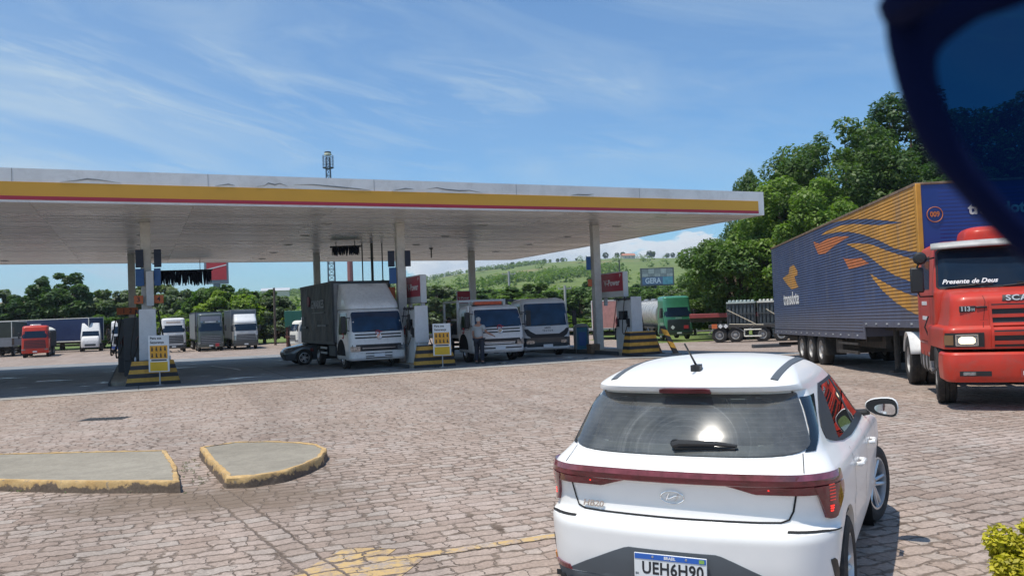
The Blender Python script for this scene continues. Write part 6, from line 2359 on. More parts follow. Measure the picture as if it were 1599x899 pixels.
    mb.b2(-w + 0.35, w - 0.35, 0.3, L, 0.45, 0.9)
    mb.build('engine_block', chassis, t)
    return sh


def running_gear(t, L, axles, W=2.4, Rr=0.5, z=0.95, first=1.30, tw=0.28, style='truck'):
    w = W / 2
    mb = MB()
    for x in (-0.42, 0.42):
        mb.b2(x - 0.05, x + 0.05, 1.2, L, z - 0.26, z - 0.04)
    mb.build('chassis_rail', chassis, t)
    rim = 0.58 * Rr
    for y_ in axles:
        for s_ in (-1, 1):
            wheel(t, s_ * (w - tw / 2 - 0.02), y_, Rr, tw, rim, style)
        mb = MB(); mb.tube([(-w + 0.3, y_, Rr), (w - 0.3, y_, Rr)], 0.06, 6)
        mb.build('axle', chassis, t)
    mb = MB()
    mb.b2(-w + 0.05, w - 0.05, L - 0.1, L, 0.45, 0.58)
    mb.build('rear_bumper', chassis, t)


def box_body(t, y0, y1, W, z0, z1, mt, front=None, roof=None, name='cargo_box', frame=None, folds=0.0, seed=1):
    w = W / 2
    mb = MB(); mb.b2(-w + 0.02, w - 0.02, y0, y1, z0, z1)
    b = mb.build(name, front or mt, t)
    rnd = random.Random(seed)
    for s_ in (-1, 1):
        rows = []
        nz_, ny = 14, 44
        ph = [rnd.uniform(0, 6) for _ in range(6)]
        for i in range(nz_ + 1):
            z = z0 + 0.02 + (z1 - z0 - 0.06) * i / nz_
            r_ = []
            for j in range(ny + 1):
                y_ = y0 + 0.06 + (y1 - y0 - 0.12) * j / ny
                d = folds * (0.5 + 0.25 * math.sin(y_ * 3.1 + z * 2.2 + ph[0]) + 0.3 * math.sin(y_ * 5.7 - z * 3.5 + ph[1]) * math.sin(z * 1.3 + ph[2]) + 0.2 * math.sin(y_ * 11 + z * 6 + ph[3]) * (z - z0) / (z1 - z0))
                r_.append((s_ * (w + d), y_, z))
            rows.append(r_)
        mb = MB(); mb.grid(rows)
        mb.build('side_wall', mt, t, fix=False, ang=70)
    mb = MB()
    for s_ in (-1, 1):
        mb.b2(s_ * w - 0.04, s_ * w + 0.04, y0 - 0.01, y0 + 0.06, z0, z1)
        mb.b2(s_ * w - 0.03, s_ * w + 0.05, y0, y1, z1 - 0.04, z1 + 0.05)
        mb.b2(s_ * w - 0.03, s_ * w + 0.045, y0, y1, z0 - 0.09, z0 + 0.03)
    mb.b2(-w, w, y0 - 0.02, y0 + 0.05, z1 - 0.04, z1 + 0.05)
    mb.build('body_frame', frame or dgrey, t)
    mb = MB(); mb.b2(-w + 0.03, w - 0.03, y0 + 0.05, y1, z1 + 0.002, z1 + 0.03)
    mb.build('roof', roof or mt, t)
    return b


def deflector(t, paint, W, z0, z1, y0=0.35, y1=1.9, lean=0.8):
    w = W / 2
    sh = Shell([(z0, y0, y1, w - 0.10, 0.25, 0.1, 0.12), (z0 + 0.12, y0 + 0.02, y1, w - 0.10, 0.25, 0.1, 0.12), ((z0 + z1) / 2, y0 + lean * 0.45, y1, w - 0.13, 0.25, 0.1, 0.12), (z1, y0 + lean, y1, w - 0.18, 0.25, 0.1, 0.10)], sub=3)
    return sh.mesh('roof_deflector', paint, t, ang=40)


# --- white delivery lorry with charcoal curtain body
X_, Y_ = -4.90, 30.30
t = thing('box_lorry', place(X_, Y_), R(26.5), 'white cab-over delivery lorry with charcoal curtain-sided box and white roof deflector', 'lorry')
sh = cabover(t, truck_white, W=2.12, H=2.26, L=1.95, z0=0.33, belt=1.32, wtop=2.10, grille=(0.66, 0.90), gbars=0, lamp_z=(0.66, 0.84), lamp_s=(0.66, 0.98), rake=0.30, ws_w=0.97, gw=0.98, wsm=bluescreen)
for z in (1.12, 1.23):
    sh.patch('grille_slot', black, [(z, -0.86, 0.86), (z + 0.05, -0.88, 0.88)], t, off=0.008, nc=14)
sh.patch('chrome_strip', steel, [(0.755, -0.62, 0.62), (0.775, -0.62, 0.62)], t, off=0.02, nc=10)
for z, h in ((0.56, 0.035), (0.40, 0.03), (0.46, 0.03)):
    sh.patch('bumper_slot', dgrey, [(z, -0.5, 0.5), (z + h, -0.5, 0.5)], t, off=0.008, nc=8)
p = sh.P(0, 1.19, 0.02)
mb = MB()
mb.tube([(0.095 * math.cos(a), p.y - 0.01, 1.19 + 0.095 * math.sin(a)) for a in np.linspace(0, 2 * PI, 25)], 0.012, 6, cap=False)
mb.lathe([(0.0, p.y - 0.004), (0.09, p.y - 0.004)], 'Y', c=(0, 0, 1.19), n=20)
mb.tube([(-0.06, p.y - 0.018, 1.26), (-0.025, p.y - 0.018, 1.12), (0.0, p.y - 0.018, 1.19), (0.025, p.y - 0.018, 1.12), (0.06, p.y - 0.018, 1.26)], 0.010, 6)
mb.build('front_emblem', chrome, t)


def gt_logo(sh, parent, x, z, s=1.0):
    p = sh.P(x, z, 0.012)
    mb = MB()
    pts = [(x + 0.10 * s * math.cos(a), p.y, z + 0.085 * s * math.sin(a)) for a in np.linspace(R(40), R(330), 16)]
    mb.tube(pts, 0.018 * s, 6)
    mb.tube([(x - 0.02 * s, p.y, z + 0.0), (x + 0.19 * s, p.y, z + 0.03 * s)], 0.016 * s, 6)
    mb.tube([(x + 0.09 * s, p.y, z + 0.03 * s), (x + 0.05 * s, p.y, z - 0.12 * s)], 0.017 * s, 6)
    return mb.build('company_emblem', letterred, parent)


gt_logo(sh, t, -0.03, 1.33, 0.8)
box_body(t, 2.05, 7.6, 2.25, 0.98, 3.25, curtain, front=greypanel, roof=offwhite, frame=dgrey, folds=0.05, seed=3)
deflector(t, truck_white, 2.2, 2.20, 3.16, 0.42, 2.02, 1.05)
running_gear(t, 7.6, (1.15, 5.0), W=2.12, Rr=0.40, z=0.98, first=1.15, tw=0.24, style='steel')
mb = MB(); mb.b2(-1.02, -0.6, 2.3, 3.3, 0.42, 0.85); mb.b2(0.6, 1.02, 2.3, 3.3, 0.42, 0.85); mb.build('tool_box', dgrey, t, bevel=0.03)
mb = MB(); mb.b2(-1.09, -1.06, 3.4, 4.4, 0.50, 0.58); mb.b2(-1.09, -1.06, 3.4, 4.4, 0.70, 0.78); mb.build('side_guard', galv, t)
mb = MB()
for i in range(5):
    mb.box((-1.13, 5.6 + i * 0.3, 0.62), (0.02, 0.14, 0.10), rot=Matrix.Rotation(0.5, 3, 'X'))
mb.build('reflective_marking', reddark, t)
text('side_lettering', 'G.MARKES', 0.46, letterdim, t, (-1.192, 4.35, 2.46), (PI / 2, 0, -PI / 2), ext=0.002, bold=0.004, sx=1.0)
mb = MB(); mb.lathe([(0.0, -1.19), (0.22, -1.19), (0.22, -1.155)], 'X', c=(0, 5.95, 2.62), n=20); mb.build('side_emblem', mat('faded_red', (0.22, 0.05, 0.07), 0.6, var=0.3), t)
for (y_, z_, w_, h_) in ((4.3, 2.14, 2.0, 0.05), (3.7, 1.62, 1.4, 0.08), (6.9, 1.55, 0.9, 0.1), (6.95, 1.95, 0.4, 0.10)):
    mb = MB(); mb.b2(-1.19, -1.180, y_ - w_ / 2, y_ + w_ / 2, z_ - h_ / 2, z_ + h_ / 2); mb.build('small_print', mat('faint_print', (0.16, 0.18, 0.19), 0.6, var=0.4, vscale=12), t)
qq = sh.sy(1.0, 1.2)
mb = MB(); mb.tube([(-1.07, 1.0 + 0.10 * math.cos(a), 1.22 + 0.09 * math.sin(a)) for a in np.linspace(R(40), R(320), 12)], 0.015, 6); mb.build('door_emblem', letterred, t)

# --- white tow lorry
t = thing('tow_lorry', place(-0.52, 31.5), R(21), 'white tow lorry with orange roof beacon and an empty load frame behind the cab', 'lorry')
sh = cabover(t, truck_white, W=2.08, H=2.18, L=1.95, z0=0.36, belt=1.30, wtop=2.02, grille=(0.66, 0.90), gbars=0, lamp_z=(0.66, 0.84), lamp_s=(0.66, 0.98), rake=0.26, ws_w=0.95, gw=0.98, wsm=bluescreen)
for z in (1.12, 1.23):
    sh.patch('grille_slot', black, [(z, -0.84, 0.84), (z + 0.05, -0.86, 0.86)], t, off=0.008, nc=14)
sh.patch('chrome_strip', steel, [(0.755, -0.62, 0.62), (0.785, -0.62, 0.62)], t, off=0.02, nc=10)
sh.patch('lower_panel', truck_white, [(0.70, -0.60, 0.60), (0.74, -0.60, 0.60)], t, off=0.03, nc=10, skirt=0.03)
for z, h in ((0.52, 0.05),):
    sh.patch('bumper_slot', dgrey, [(z, -0.9, 0.9), (z + h, -0.9, 0.9)], t, off=0.008, nc=8)
p = sh.P(0, 1.19, 0.02)
mb = MB()
mb.tube([(0.09 * math.cos(a), p.y - 0.01, 1.19 + 0.09 * math.sin(a)) for a in np.linspace(0, 2 * PI, 25)], 0.012, 6, cap=False)
mb.lathe([(0.0, p.y - 0.004), (0.085, p.y - 0.004)], 'Y', c=(0, 0, 1.19), n=20)
mb.build('front_emblem', chrome, t)
gt_logo(sh, t, 0.0, 1.33, 0.9)
mb = MB(); mb.b2(0.25, 0.7, sh.P(0.5, 1.45, 0).y + 0.12, sh.P(0.5, 1.45, 0).y + 0.2, 1.46, 1.52)
mb = MB(); mb.b2(-0.75, 0.35, 0.62, 0.92, 2.19, 2.32)
bc = mb.build('beacon_bar', mat('beacon_orange', (0.60, 0.10, 0.03), 0.3, coat=0.8, var=0.3, vscale=10), t, bevel=0.03)
mb = MB(); mb.b2(-0.8, 0.4, 0.65, 0.89, 2.15, 2.20); mb.build('beacon_base', black, bc)
running_gear(t, 6.6, (1.15, 4.6), W=2.08, Rr=0.40, z=0.98, tw=0.24, style='steel')
mb = MB()
for x in (-0.98, 0.98):
    mb.b2(x - 0.05, x + 0.05, 2.05, 2.15, 0.98, 2.42)
mb.b2(-1.0, 1.0, 2.05, 2.15, 2.32, 2.42)
for x in (-0.5, 0.0, 0.5):
    mb.b2(x - 0.02, x + 0.02, 2.08, 2.12, 1.6, 2.32)
mb.b2(-1.0, 1.0, 2.06, 2.14, 1.55, 1.62)
mb.b2(-1.03, 1.03, 2.0, 6.6, 0.92, 1.04)
for s_ in (-1, 1):
    mb.b2(s_ * 1.0 - 0.04, s_ * 1.0 + 0.04, 3.9, 4.0, 1.04, 2.38)
    mb.b2(s_ * 1.0 - 0.04, s_ * 1.0 + 0.04, 2.1, 4.0, 2.32, 2.40)
    mb.b2(s_ * 1.0 - 0.03, s_ * 1.0 + 0.03, 2.1, 4.0, 1.60, 1.68)
mb.build('load_frame', truck_white, t, bevel=0.01)
mb = MB()
mb.b2(-0.95, -0.90, 2.2, 3.8, 1.05, 1.55); mb.b2(-0.9, 0.9, 2.25, 2.9, 1.04, 1.5); mb.b2(-0.3, 0.3, 3.0, 3.6, 1.04, 1.4)
mb.build('winch_box', dgrey, t, bevel=0.03)
mb = MB()
mb.box((-1.14, 0.35, 2.0), (0.05, 0.22, 0.3)); mb.build('pale_mirror_pad', truck_white, t, bevel=0.02)
mb = MB(); mb.tube([(-1.055, 1.25 + 0.10 * math.cos(a), 1.22 + 0.10 * math.sin(a)) for a in np.linspace(R(40), R(320), 12)], 0.016, 6); mb.build('door_emblem', letterred, t)

# --- grey-white cab with dark lower half
t = thing('cab_lorry', place(1.38, 33.9), R(16), 'pale grey cab-over lorry with dark lower front, right of the tow lorry', 'lorry')
sh = cabover(t, mat('pale_grey_paint', (0.72, 0.71, 0.69), 0.35, coat=0.4, var=0.08), W=2.06, H=2.40, L=1.9, z0=0.28, belt=1.24, wtop=2.20, grille=(1.02, 1.10), gbars=0, lamp_z=(0.56, 0.68), lamp_s=(0.55, 0.86), rake=0.2, ws_w=0.94, gw=0.5, wsm=bluescreen)
sh.patch('lower_front', darktruck, [(0.29, -1.22, 1.22), (0.80, -1.22, 1.22)], t, off=0.012, nc=20, nz=3)
sh.patch('v_grille', black, [(0.80, -0.70, 0.70), (0.90, -0.86, 0.86), (1.04, -0.93, 0.93), (1.15, -0.98, 0.98)], t, off=0.012, nc=20, nz=3)
sh.patch('front_shield', mat('pale_grey_paint', (0.42, 0.43, 0.44)), [(0.94, -0.50, 0.50), (1.06, -0.72, 0.72), (1.25, -0.92, 0.92)], t, off=0.022, nc=18, nz=3)
p = sh.P(0, 1.14, 0.026)
text('front_lettering', 'IVECO', 0.09, letterk, t, (0, p.y - 0.003, 1.18), (PI / 2, 0, 0), ext=0.002, bold=0.002)
text('front_lettering', 'T E C T O R', 0.085, letterk, t, (0, p.y - 0.003, 1.07), (PI / 2, 0, 0), ext=0.002, bold=0.002)
running_gear(t, 7.0, (1.25, 5.0), W=2.02, Rr=0.42, z=1.0, tw=0.25)
mb = MB()
mb.b2(-1.15, 1.15, 2.0, 7.5, 1.0, 1.1)
mb.b2(-1.12, 1.12, 2.0, 2.05, 1.1, 2.2)
for x in np.linspace(-1.1, 1.1, 7):
    mb.b2(x - 0.03, x + 0.03, 2.0, 2.06, 1.1, 2.35)
mb.b2(-1.15, 1.15, 2.0, 2.08, 2.32, 2.42)
for s_ in (-1, 1):
    for y_ in np.linspace(2.1, 7.4, 8):
        mb.b2(s_ * 1.13 - 0.02, s_ * 1.13 + 0.02, y_ - 0.03, y_ + 0.03, 1.1, 2.4)
    mb.b2(s_ * 1.13 - 0.02, s_ * 1.13 + 0.02, 2.0, 7.5, 2.34, 2.44)
    mb.b2(s_ * 1.13 - 0.015, s_ * 1.13 + 0.015, 2.0, 7.5, 1.1, 1.9)
mb.build('stake_body', darktruck, t)
mb = MB()
mb.tube([(-0.5, 0.8, 2.28), (-0.5, 0.8, 2.38), (0.5, 0.8, 2.38), (0.5, 0.8, 2.28)], 0.02, 6); mb.build('roof_rack', black, t)

# --- silver car half hidden behind the box lorry
t = thing('parked_car', place(-9.95, 35.5), R(-66), 'dark grey car half hidden behind the box lorry', 'car')
S2 = Shell([(0.22, 0.1, 4.1, 0.78, 0.3, 0.3, 0.12, 0.12, 0.03), (0.5, 0.0, 4.2, 0.84, 0.35, 0.35, 0.15, 0.15, 0.04), (0.72, 0.15, 4.18, 0.85, 0.35, 0.35, 0.18, 0.12, 0.05),
            (0.85, 0.75, 4.15, 0.83, 0.35, 0.35, 0.2, 0.1, 0.05), (0.95, 1.25, 4.1, 0.80, 0.3, 0.3, 0.2, 0.1, 0.06), (1.2, 1.75, 3.85, 0.68, 0.25, 0.25, 0.15, 0.1, 0.06), (1.4, 2.15, 3.4, 0.55, 0.22, 0.22, 0.1, 0.1, 0.05), (1.46, 2.4, 3.0, 0.35, 0.2, 0.2, 0.05, 0.05, 0)], sub=3)
S2.mesh('body', silver, t)
S2.patch('windscreen', glass, [(0.97, -0.7, 0.7), (1.35, -0.52, 0.52)], t, nc=12)
for s_ in (-1, 1):
    q = []
    for z, a, b in ((0.98, 1.7, 3.7), (1.2, 2.0, 3.5), (1.34, 2.2, 3.3)):
        a, b = sorted((s_ * S2.sy(a, z), s_ * S2.sy(b, z)))
        q.append((z, a, b))
    S2.patch('side_window', glass, q, t, nc=10)
    a, b = sorted((s_ * 0.55, s_ * 0.85))
    S2.patch('headlamp', lampglass, [(0.62, a, b), (0.72, a, b)], t, nc=5)
    for y_ in (0.85, 3.35):
        q = []
        for k in range(6):
            a_ = PI * k / 10
            z, hw = 0.32 + 0.36 * math.sin(a_), 0.36 * math.cos(a_) + 0.01
            a, b = sorted((s_ * S2.sy(y_ - hw, z), s_ * S2.sy(y_ + hw, z)))
            q.append((z, a, b))
        S2.patch('wheel_arch', seam, q, t, off=0.003, nc=8, nz=1)
        wheel(t, s_ * 0.80, y_, 0.32, 0.20, 0.215, 'alloy')
S2.patch('grille', black, [(0.38, -0.5, 0.5), (0.58, -0.5, 0.5)], t, nc=8)

# --- far lot, from left to right
# tarped lorry at the left edge, seen from its rear corner
t = thing('tarped_lorry', place(-57.5, 93), R(22), 'dark green tarped lorry cut by the left edge of the photo', 'lorry', 'lorries parked across the lot')
box_body(t, 0.2, 10.5, 2.5, 2.15, 3.95, greentarp, frame=offwhite, roof=greentarp, folds=0.04, seed=8)
mb = MB(); mb.b2(-1.25, 1.25, 0.2, 10.5, 1.15, 2.15); mb.build('side_boards', greypanel, t)
mb = MB(); mb.b2(1.255, 1.27, 0.3, 1.6, 1.3, 3.3); mb.build('brown_panel', wood, t)
running_gear(t, 10.5, (2.0, 7.8, 9.0), W=2.5)
# red tipper
t = thing('tipper_lorry', place(-50.3, 87.5), TH, 'red tipper lorry with pale heaped load cover, far left of the lot', 'lorry', 'lorries parked across the lot')
sh = cabover(t, redpaint, W=2.5, H=3.35, L=2.1, z0=0.45, belt=2.0, wtop=2.80, grille=(0.95, 1.85), gbars=6, barmat=reddark, lamp_z=(0.80, 0.90), lamp_s=(0.7, 1.0), rake=0.25)
mb = MB(); mb.b2(-0.5, 0.5, 0.9, 1.6, 3.34, 3.48); mb.build('roof_lamp', truck_white, t, bevel=0.05)
running_gear(t, 9.2, (1.35, 3.1, 6.3, 7.6), W=2.5)
mb = MB()
mb.b2(-1.22, 1.22, 2.6, 9.2, 1.15, 2.75)
for y_ in np.linspace(2.7, 9.1, 10):
    for s_ in (-1, 1):
        mb.b2(s_ * 1.25 - 0.05, s_ * 1.25 + 0.05, y_ - 0.05, y_ + 0.05, 1.1, 2.75)
mb.build('tipper_body', dgrey, t)
mb = MB()
mb.loft([[(-1.24 * k, 2.6 + (1 - k) * 1.0, z), (1.24 * k, 2.6 + (1 - k) * 1.0, z), (1.24 * k, 9.2 - (1 - k), z), (-1.24 * k, 9.2 - (1 - k), z)] for k, z in ((1, 2.75), (0.99, 2.86), (0.7, 3.12), (0.4, 3.22))])
mb.build('load_cover', offwhite, t)
# long dark blue trailer with white bonneted tractor
t = thing('semi_trailer', place(-52.3, 104.5), R(78), 'long dark blue tarp trailer behind the red tipper', 'trailer')
box_body(t, 0, 15.5, 2.6, 1.35, 4.15, bluetarp, frame=offwhite, roof=bluetarp, folds=0.03, seed=5)
running_gear(t, 15.5, (10.8, 12.1, 13.4), W=2.6)
mb = MB(); mb.b2(-0.5, 0.5, 0.5, 15, 1.0, 1.3); mb.build('chassis_beam', chassis, t)
t = thing('tractor_unit', place(-51.6, 101.5), R(24), 'white bonneted lorry tractor in front of the dark blue tarp trailer', 'lorry')
Shell([(0.55, 0, 1.9, 1.0, 0.2, 0.05, 0.06), (1.2, 0.02, 1.9, 1.02, 0.2, 0.05, 0.06), (1.7, 0.25, 1.9, 0.95, 0.25, 0.05, 0.06), (1.9, 0.9, 1.9, 0.85, 0.2, 0.05, 0.04)], sub=2).mesh('bonnet', truck_white, t)
s5 = Shell([(0.9, 1.6, 3.4, 1.12, 0.1, 0.1, 0.02), (1.85, 1.45, 3.4, 1.12, 0.12, 0.1, 0.05), (2.6, 1.75, 3.4, 1.05, 0.15, 0.1, 0.06), (3.5, 2.3, 3.4, 0.98, 0.15, 0.1, 0.06)], sub=2)
s5.mesh('cab', truck_white, t)
s5.patch('windscreen', truckglass, [(1.9, -0.95, 0.95), (2.5, -0.9, 0.9)], t, off=0.01, nc=10)
mb = MB(); mb.b2(-0.6, 0.6, -0.02, 0.05, 0.7, 0.95); mb.build('grille', dgrey, t)
running_gear(t, 6.2, (1.1, 4.4, 5.6), W=2.4)

# white and blue cab, mostly behind the pumps
t = thing('cab_lorry', place(-42.9, 91.5), TH, 'white cab-over lorry with blue lower front partly hidden behind the left pumps', 'lorry', 'lorries parked across the lot')
sh = cabover(t, truck_white, W=2.4, H=3.55, L=2.1, belt=2.1, wtop=2.95, grille=(1.0, 1.9), gbars=5, barmat=dgrey, lamp_z=(0.80, 0.95), lower=(0.45, 0.78, bluepaint), visor=True)
running_gear(t, 9, (1.35, 6.5, 7.8))
box_body(t, 2.3, 9, 2.4, 1.1, 3.3, darktruck, front=darktruck)
# white and grey cab between pump and dark lorry
t = thing('cab_lorry', place(-35.6, 87.3), TH, 'white cab-over lorry with dark bumper standing just right of the left pump', 'lorry', 'lorries parked across the lot')
sh = cabover(t, truck_white, W=2.4, H=3.6, L=2.1, belt=2.05, wtop=2.85, grille=(0.9, 1.8), gbars=5, barmat=greypanel, gmat=black, lamp_z=(0.80, 1.0), bump=dgrey)
running_gear(t, 8, (1.35, 6.0, 7.2))
sh.patch('headboard', mat('faded_cream', (0.55, 0.45, 0.38), 0.6), [(3.05, -0.7, 0.7), (3.25, -0.7, 0.7)], t, off=0.01)
# dark lorry
t = thing('cab_lorry', place(-31.3, 86.2), TH, 'dark high-roof lorry with a red plate low on its front', 'lorry', 'lorries parked across the lot')
dp = mat('dark_olive_paint', (0.075, 0.09, 0.08), 0.3, coat=0.5, var=0.15)
sh = cabover(t, dp, W=2.5, H=3.95, L=2.2, belt=2.05, wtop=2.90, grille=(0.75, 1.65), gbars=5, barmat=greypanel, lamp_z=(0.80, 0.95), lamp_s=(0.8, 1.08))
sh.patch('roof_board', mat('grey_lavender', (0.20, 0.21, 0.25), 0.4, coat=0.3), [(3.15, -1.0, 1.0), (3.62, -0.95, 0.95)], t, off=0.015, nc=10)
sh.patch('lit_board', letterdim, [(2.98, -0.55, 0.55), (3.12, -0.55, 0.55)], t, off=0.02, nc=8)
for x in (-0.85, 0.85):
    a, b = sorted((x - 0.1, x + 0.1))
    sh.patch('roof_lamp', lampglass, [(3.0, a, b), (3.14, a, b)], t, off=0.03, nc=3)
sh.patch('hazard_plate', letterred, [(0.50, 0.42, 0.78), (0.82, 0.42, 0.78)], t, off=0.05, nc=3, skirt=0.04)
box_body(t, 3.0, 14.0, 2.6, 1.25, 4.1, greypanel, frame=dgrey, roof=greypanel, seed=4)
running_gear(t, 14, (1.35, 4.3, 10.5, 11.8, 13.0), W=2.5)
# white deflector lorry
t = thing('box_lorry', place(-28.2, 87.9), TH, 'lorry with bright white roof deflector and dark grey box parked right of the dark lorry', 'lorry', 'lorries parked across the lot')
sh = cabover(t, mat('grey_white_paint', (0.50, 0.50, 0.49), 0.4, coat=0.4, var=0.1), W=2.45, H=2.95, L=2.0, belt=1.95, wtop=2.75, grille=(0.85, 1.65), gbars=5, barmat=greypanel, lamp_z=(1.05, 1.50), lamp_s=(0.80, 1.02), bump=darktruck)
deflector(t, white, 2.5, 2.85, 3.75, 0.25, 1.9, 0.5)
box_body(t, 2.2, 10.0, 2.55, 1.2, 4.2, mat('slate_box', (0.12, 0.14, 0.16), 0.45, var=0.1), front=mat('slate_box', (0, 0, 0)), frame=greypanel, seed=6)
running_gear(t, 10, (1.35, 6.8, 8.1), W=2.45)
# cream tipper with folded cover
t = thing('tipper_lorry', place(-22.6, 85.0), R(-58), 'cream lorry with sloping pale front behind the dark grey car', 'lorry', 'lorries parked across the lot')
sh = cabover(t, offwhite, W=2.4, H=2.85, L=2.0, belt=1.75, wtop=2.5, grille=(0.8, 1.4), gbars=4, barmat=greypanel, lamp_z=(0.7, 0.9))
running_gear(t, 8, (1.35, 5.2, 6.4))
mb = MB(); mb.b2(-1.2, 1.2, 2.3, 8, 1.0, 1.7); mb.build('flat_body', mat('rust_red', (0.16, 0.07, 0.05), 0.8, var=0.4), t)
mb = MB(); mb.prism([(2.3, 1.7), (2.3, 2.9), (3.6, 2.9), (4.6, 1.7)], -1.1, 1.1, 'X'); mb.build('pale_hopper', offwhite, t)
# green container
t = thing('container', place(-23.8, 92.0), R(8), 'dark green container with white letters above the cream lorry', 'container')
mb = MB(); mb.b2(-1.4, 6.0, 0, 2.5, 2.15, 3.95)
b = mb.build('box', darkgreenp, t, bevel=0.03)
for i in range(24):
    pass
mb = MB()
for x in np.linspace(-1.2, 5.8, 30):
    mb.b2(x - 0.05, x + 0.05, -0.03, 0.0, 2.25, 3.85)
mb.build('side_ribs', darkgreenp, b)
text('side_lettering', 'EAPRON', 0.85, letterw, t, (2.0, -0.035, 2.85), (PI / 2, 0, 0), bold=0.01)
mb = MB()
for x in (-1.2, 1.5, 4.0, 5.8):
    mb.b2(x - 0.1, x + 0.1, 0.1, 2.4, 0.0, 2.15)
mb.b2(-1.4, 6.0, 0.0, 2.5, 1.0, 1.2)
mb.build('support_frame', mat('rust_red', (0, 0, 0)), t)

# --- green tanker lorry
t = thing('tanker_lorry', place(14.1, 71.0), R(6), 'green cab-over lorry with a ribbed silver tank behind', 'lorry')
sh = cabover(t, greenpaint, W=2.5, H=3.75, L=2.2, belt=1.95, wtop=2.80, grille=(0.75, 1.75), gbars=5, barmat=darktruck, gmat=darktruck, lamp_z=(0.75, 0.9), lamp_s=(0.85, 1.1), bump=darktruck)
sh.patch('hazard_plate', letterred, [(0.95, 0.42, 0.82), (1.22, 0.42, 0.82)], t, off=0.05, nc=3, skirt=0.04)
p = sh.P(-0.55, 1.08, 0.05)
mb = MB(); mb.box((p.x, p.y, 1.08), (0.26, 0.01, 0.26), rot=Matrix.Rotation(PI / 4, 3, 'Y')); mb.build('hazard_diamond', platew, t)
q = sh.P(0, 1.85, 0.02)
text('front_lettering', 'SCANIA', 0.16, letterdim, t, (0, q.y - 0.004, 1.85), (PI / 2, 0, 0), bold=0.003)
running_gear(t, 13.5, (1.35, 4.4, 10.2, 11.5, 12.7), W=2.5)
tk = MB()
prof = [(0.0, 3.1), (0.7, 3.12), (1.12, 3.2), (1.2, 3.35)]
y_ = 3.35
for i in range(11):
    prof += [(1.2, y_ + 0.70), (1.27, y_ + 0.73), (1.27, y_ + 0.80), (1.2, y_ + 0.83), (1.2, y_ + 0.88)]
    y_ += 0.88
prof += [(1.2, y_ + 0.3), (1.1, y_ + 0.45), (0.0, y_ + 0.5)]
tk.lathe(prof, 'Y', c=(0, 0, 2.22), n=36)
tk.build('tank', tanksteel, t)
mb = MB(); mb.b2(-0.3, 0.3, 3.4, 13.3, 3.42, 3.50)
for y_ in (5, 7.5, 10):
    mb.lathe([(0.3, 3.5), (0.3, 3.62), (0.0, 3.66)], 'Z', c=(0, y_, 0), n=16)
mb.build('walkway', galv, t)
mb = MB(); mb.b2(-1.2, 1.2, 3.6, 13.4, 0.95, 1.1); mb.build('tank_frame', chassis, t)

# --- red and white trailer behind the pump
t = thing('semi_trailer', place(9.2, 84.0), R(-7), 'red and white curtain trailer partly hidden behind the rightmost column and pump', 'trailer')
box_body(t, 0, 10, 2.5, 1.2, 3.95, mat('faded_pink', (0.50, 0.24, 0.22), 0.6, var=0.2), front=mat('faded_pink', (0.55, 0.30, 0.28), 0.6, var=0.2), roof=truck_white, frame=truck_white, folds=0.02, seed=9)
mb = MB()
for y_ in (1.5, 3.2, 5.0):
    mb.prism([(y_, 1.25), (y_ + 0.6, 1.25), (y_ + 0.1, 3.9), (y_ - 0.5, 3.9)], -1.30, -1.275, 'X')
mb.build('white_stripe', letterw, t)
running_gear(t, 10, (1.0, 7.0, 8.2), W=2.5)
mb = MB(); mb.b2(1.3, 3.2, 1.0, 1.2, 1.2, 3.8); o = mb.build('grey_end_panel', greypanel, t)

# --- flatbed with gas cylinder racks
GX, GY = 13.1, 60.5
t = thing('flatbed_trailer', place(15.2, 57.3), R(-21), 'low dark flatbed trailer loaded with racks of gas cylinders, left of the blue trailer', 'trailer')
mb = MB()
mb.b2(-1.6, 9.0, -1.2, 1.2, 0.98, 1.22)
mb.build('deck', dgrey, t, bevel=0.01)
mb = MB(); mb.b2(-1.6, 9.0, -1.25, -1.2, 1.02, 1.18); mb.b2(-1.6, 9.0, 1.2, 1.25, 1.02, 1.18); mb.build('side_rail', chassis, t)
for x in (-0.9, 0.15, 1.9, 3.1, 7.0):
    for s_ in (-1, 1):
        o = wheel(t, x, s_ * 1.02, 0.52, 0.30, 0.29)
        o.rotation_euler = (0, 0, s_ * PI / 2)
    mb = MB(); mb.tube([(x, -0.9, 0.52), (x, 0.9, 0.52)], 0.06, 6); mb.build('axle', chassis, t)
mb = MB()
for x in (-1.1, 1.5):
    rows = []
    for a in np.linspace(R(10), R(170), 12):
        rows.append([(x + (0.7 if x < 0 else 0.4) + 1.25 * math.cos(a), -1.22, 0.45 + 0.66 * math.sin(a)), (x + (0.7 if x < 0 else 0.4) + 1.25 * math.cos(a), -0.7, 0.45 + 0.66 * math.sin(a))])
    mb.grid(rows)
o = mb.build('mudguard', galv, t, fix=False); o.modifiers.new('t', 'SOLIDIFY').thickness = 0.02
for x0 in (0.75, 3.9):
    mb = MB()
    mb.tube([(x0, -1.24, 0.42), (x0 + 1.1, -1.24, 0.42), (x0 + 1.1, -1.24, 0.86), (x0, -1.24, 0.86), (x0, -1.24, 0.42)], 0.05, 6)
    mb.build('side_guard', offwhite, t)
for i, (x, m_) in enumerate(((-1.2, brick), (-0.85, platew), (-0.5, platew))):
    mb = MB()
    if i == 0:
        mb.b2(x - 0.18, x + 0.18, -1.28, -1.262, 0.98, 1.28)
    else:
        mb.box((x + 0.05, -1.27, 1.12), (0.22, 0.01, 0.22), rot=Matrix.Rotation(PI / 4, 3, 'Y'))
    mb.build('hazard_plate', m_, t)
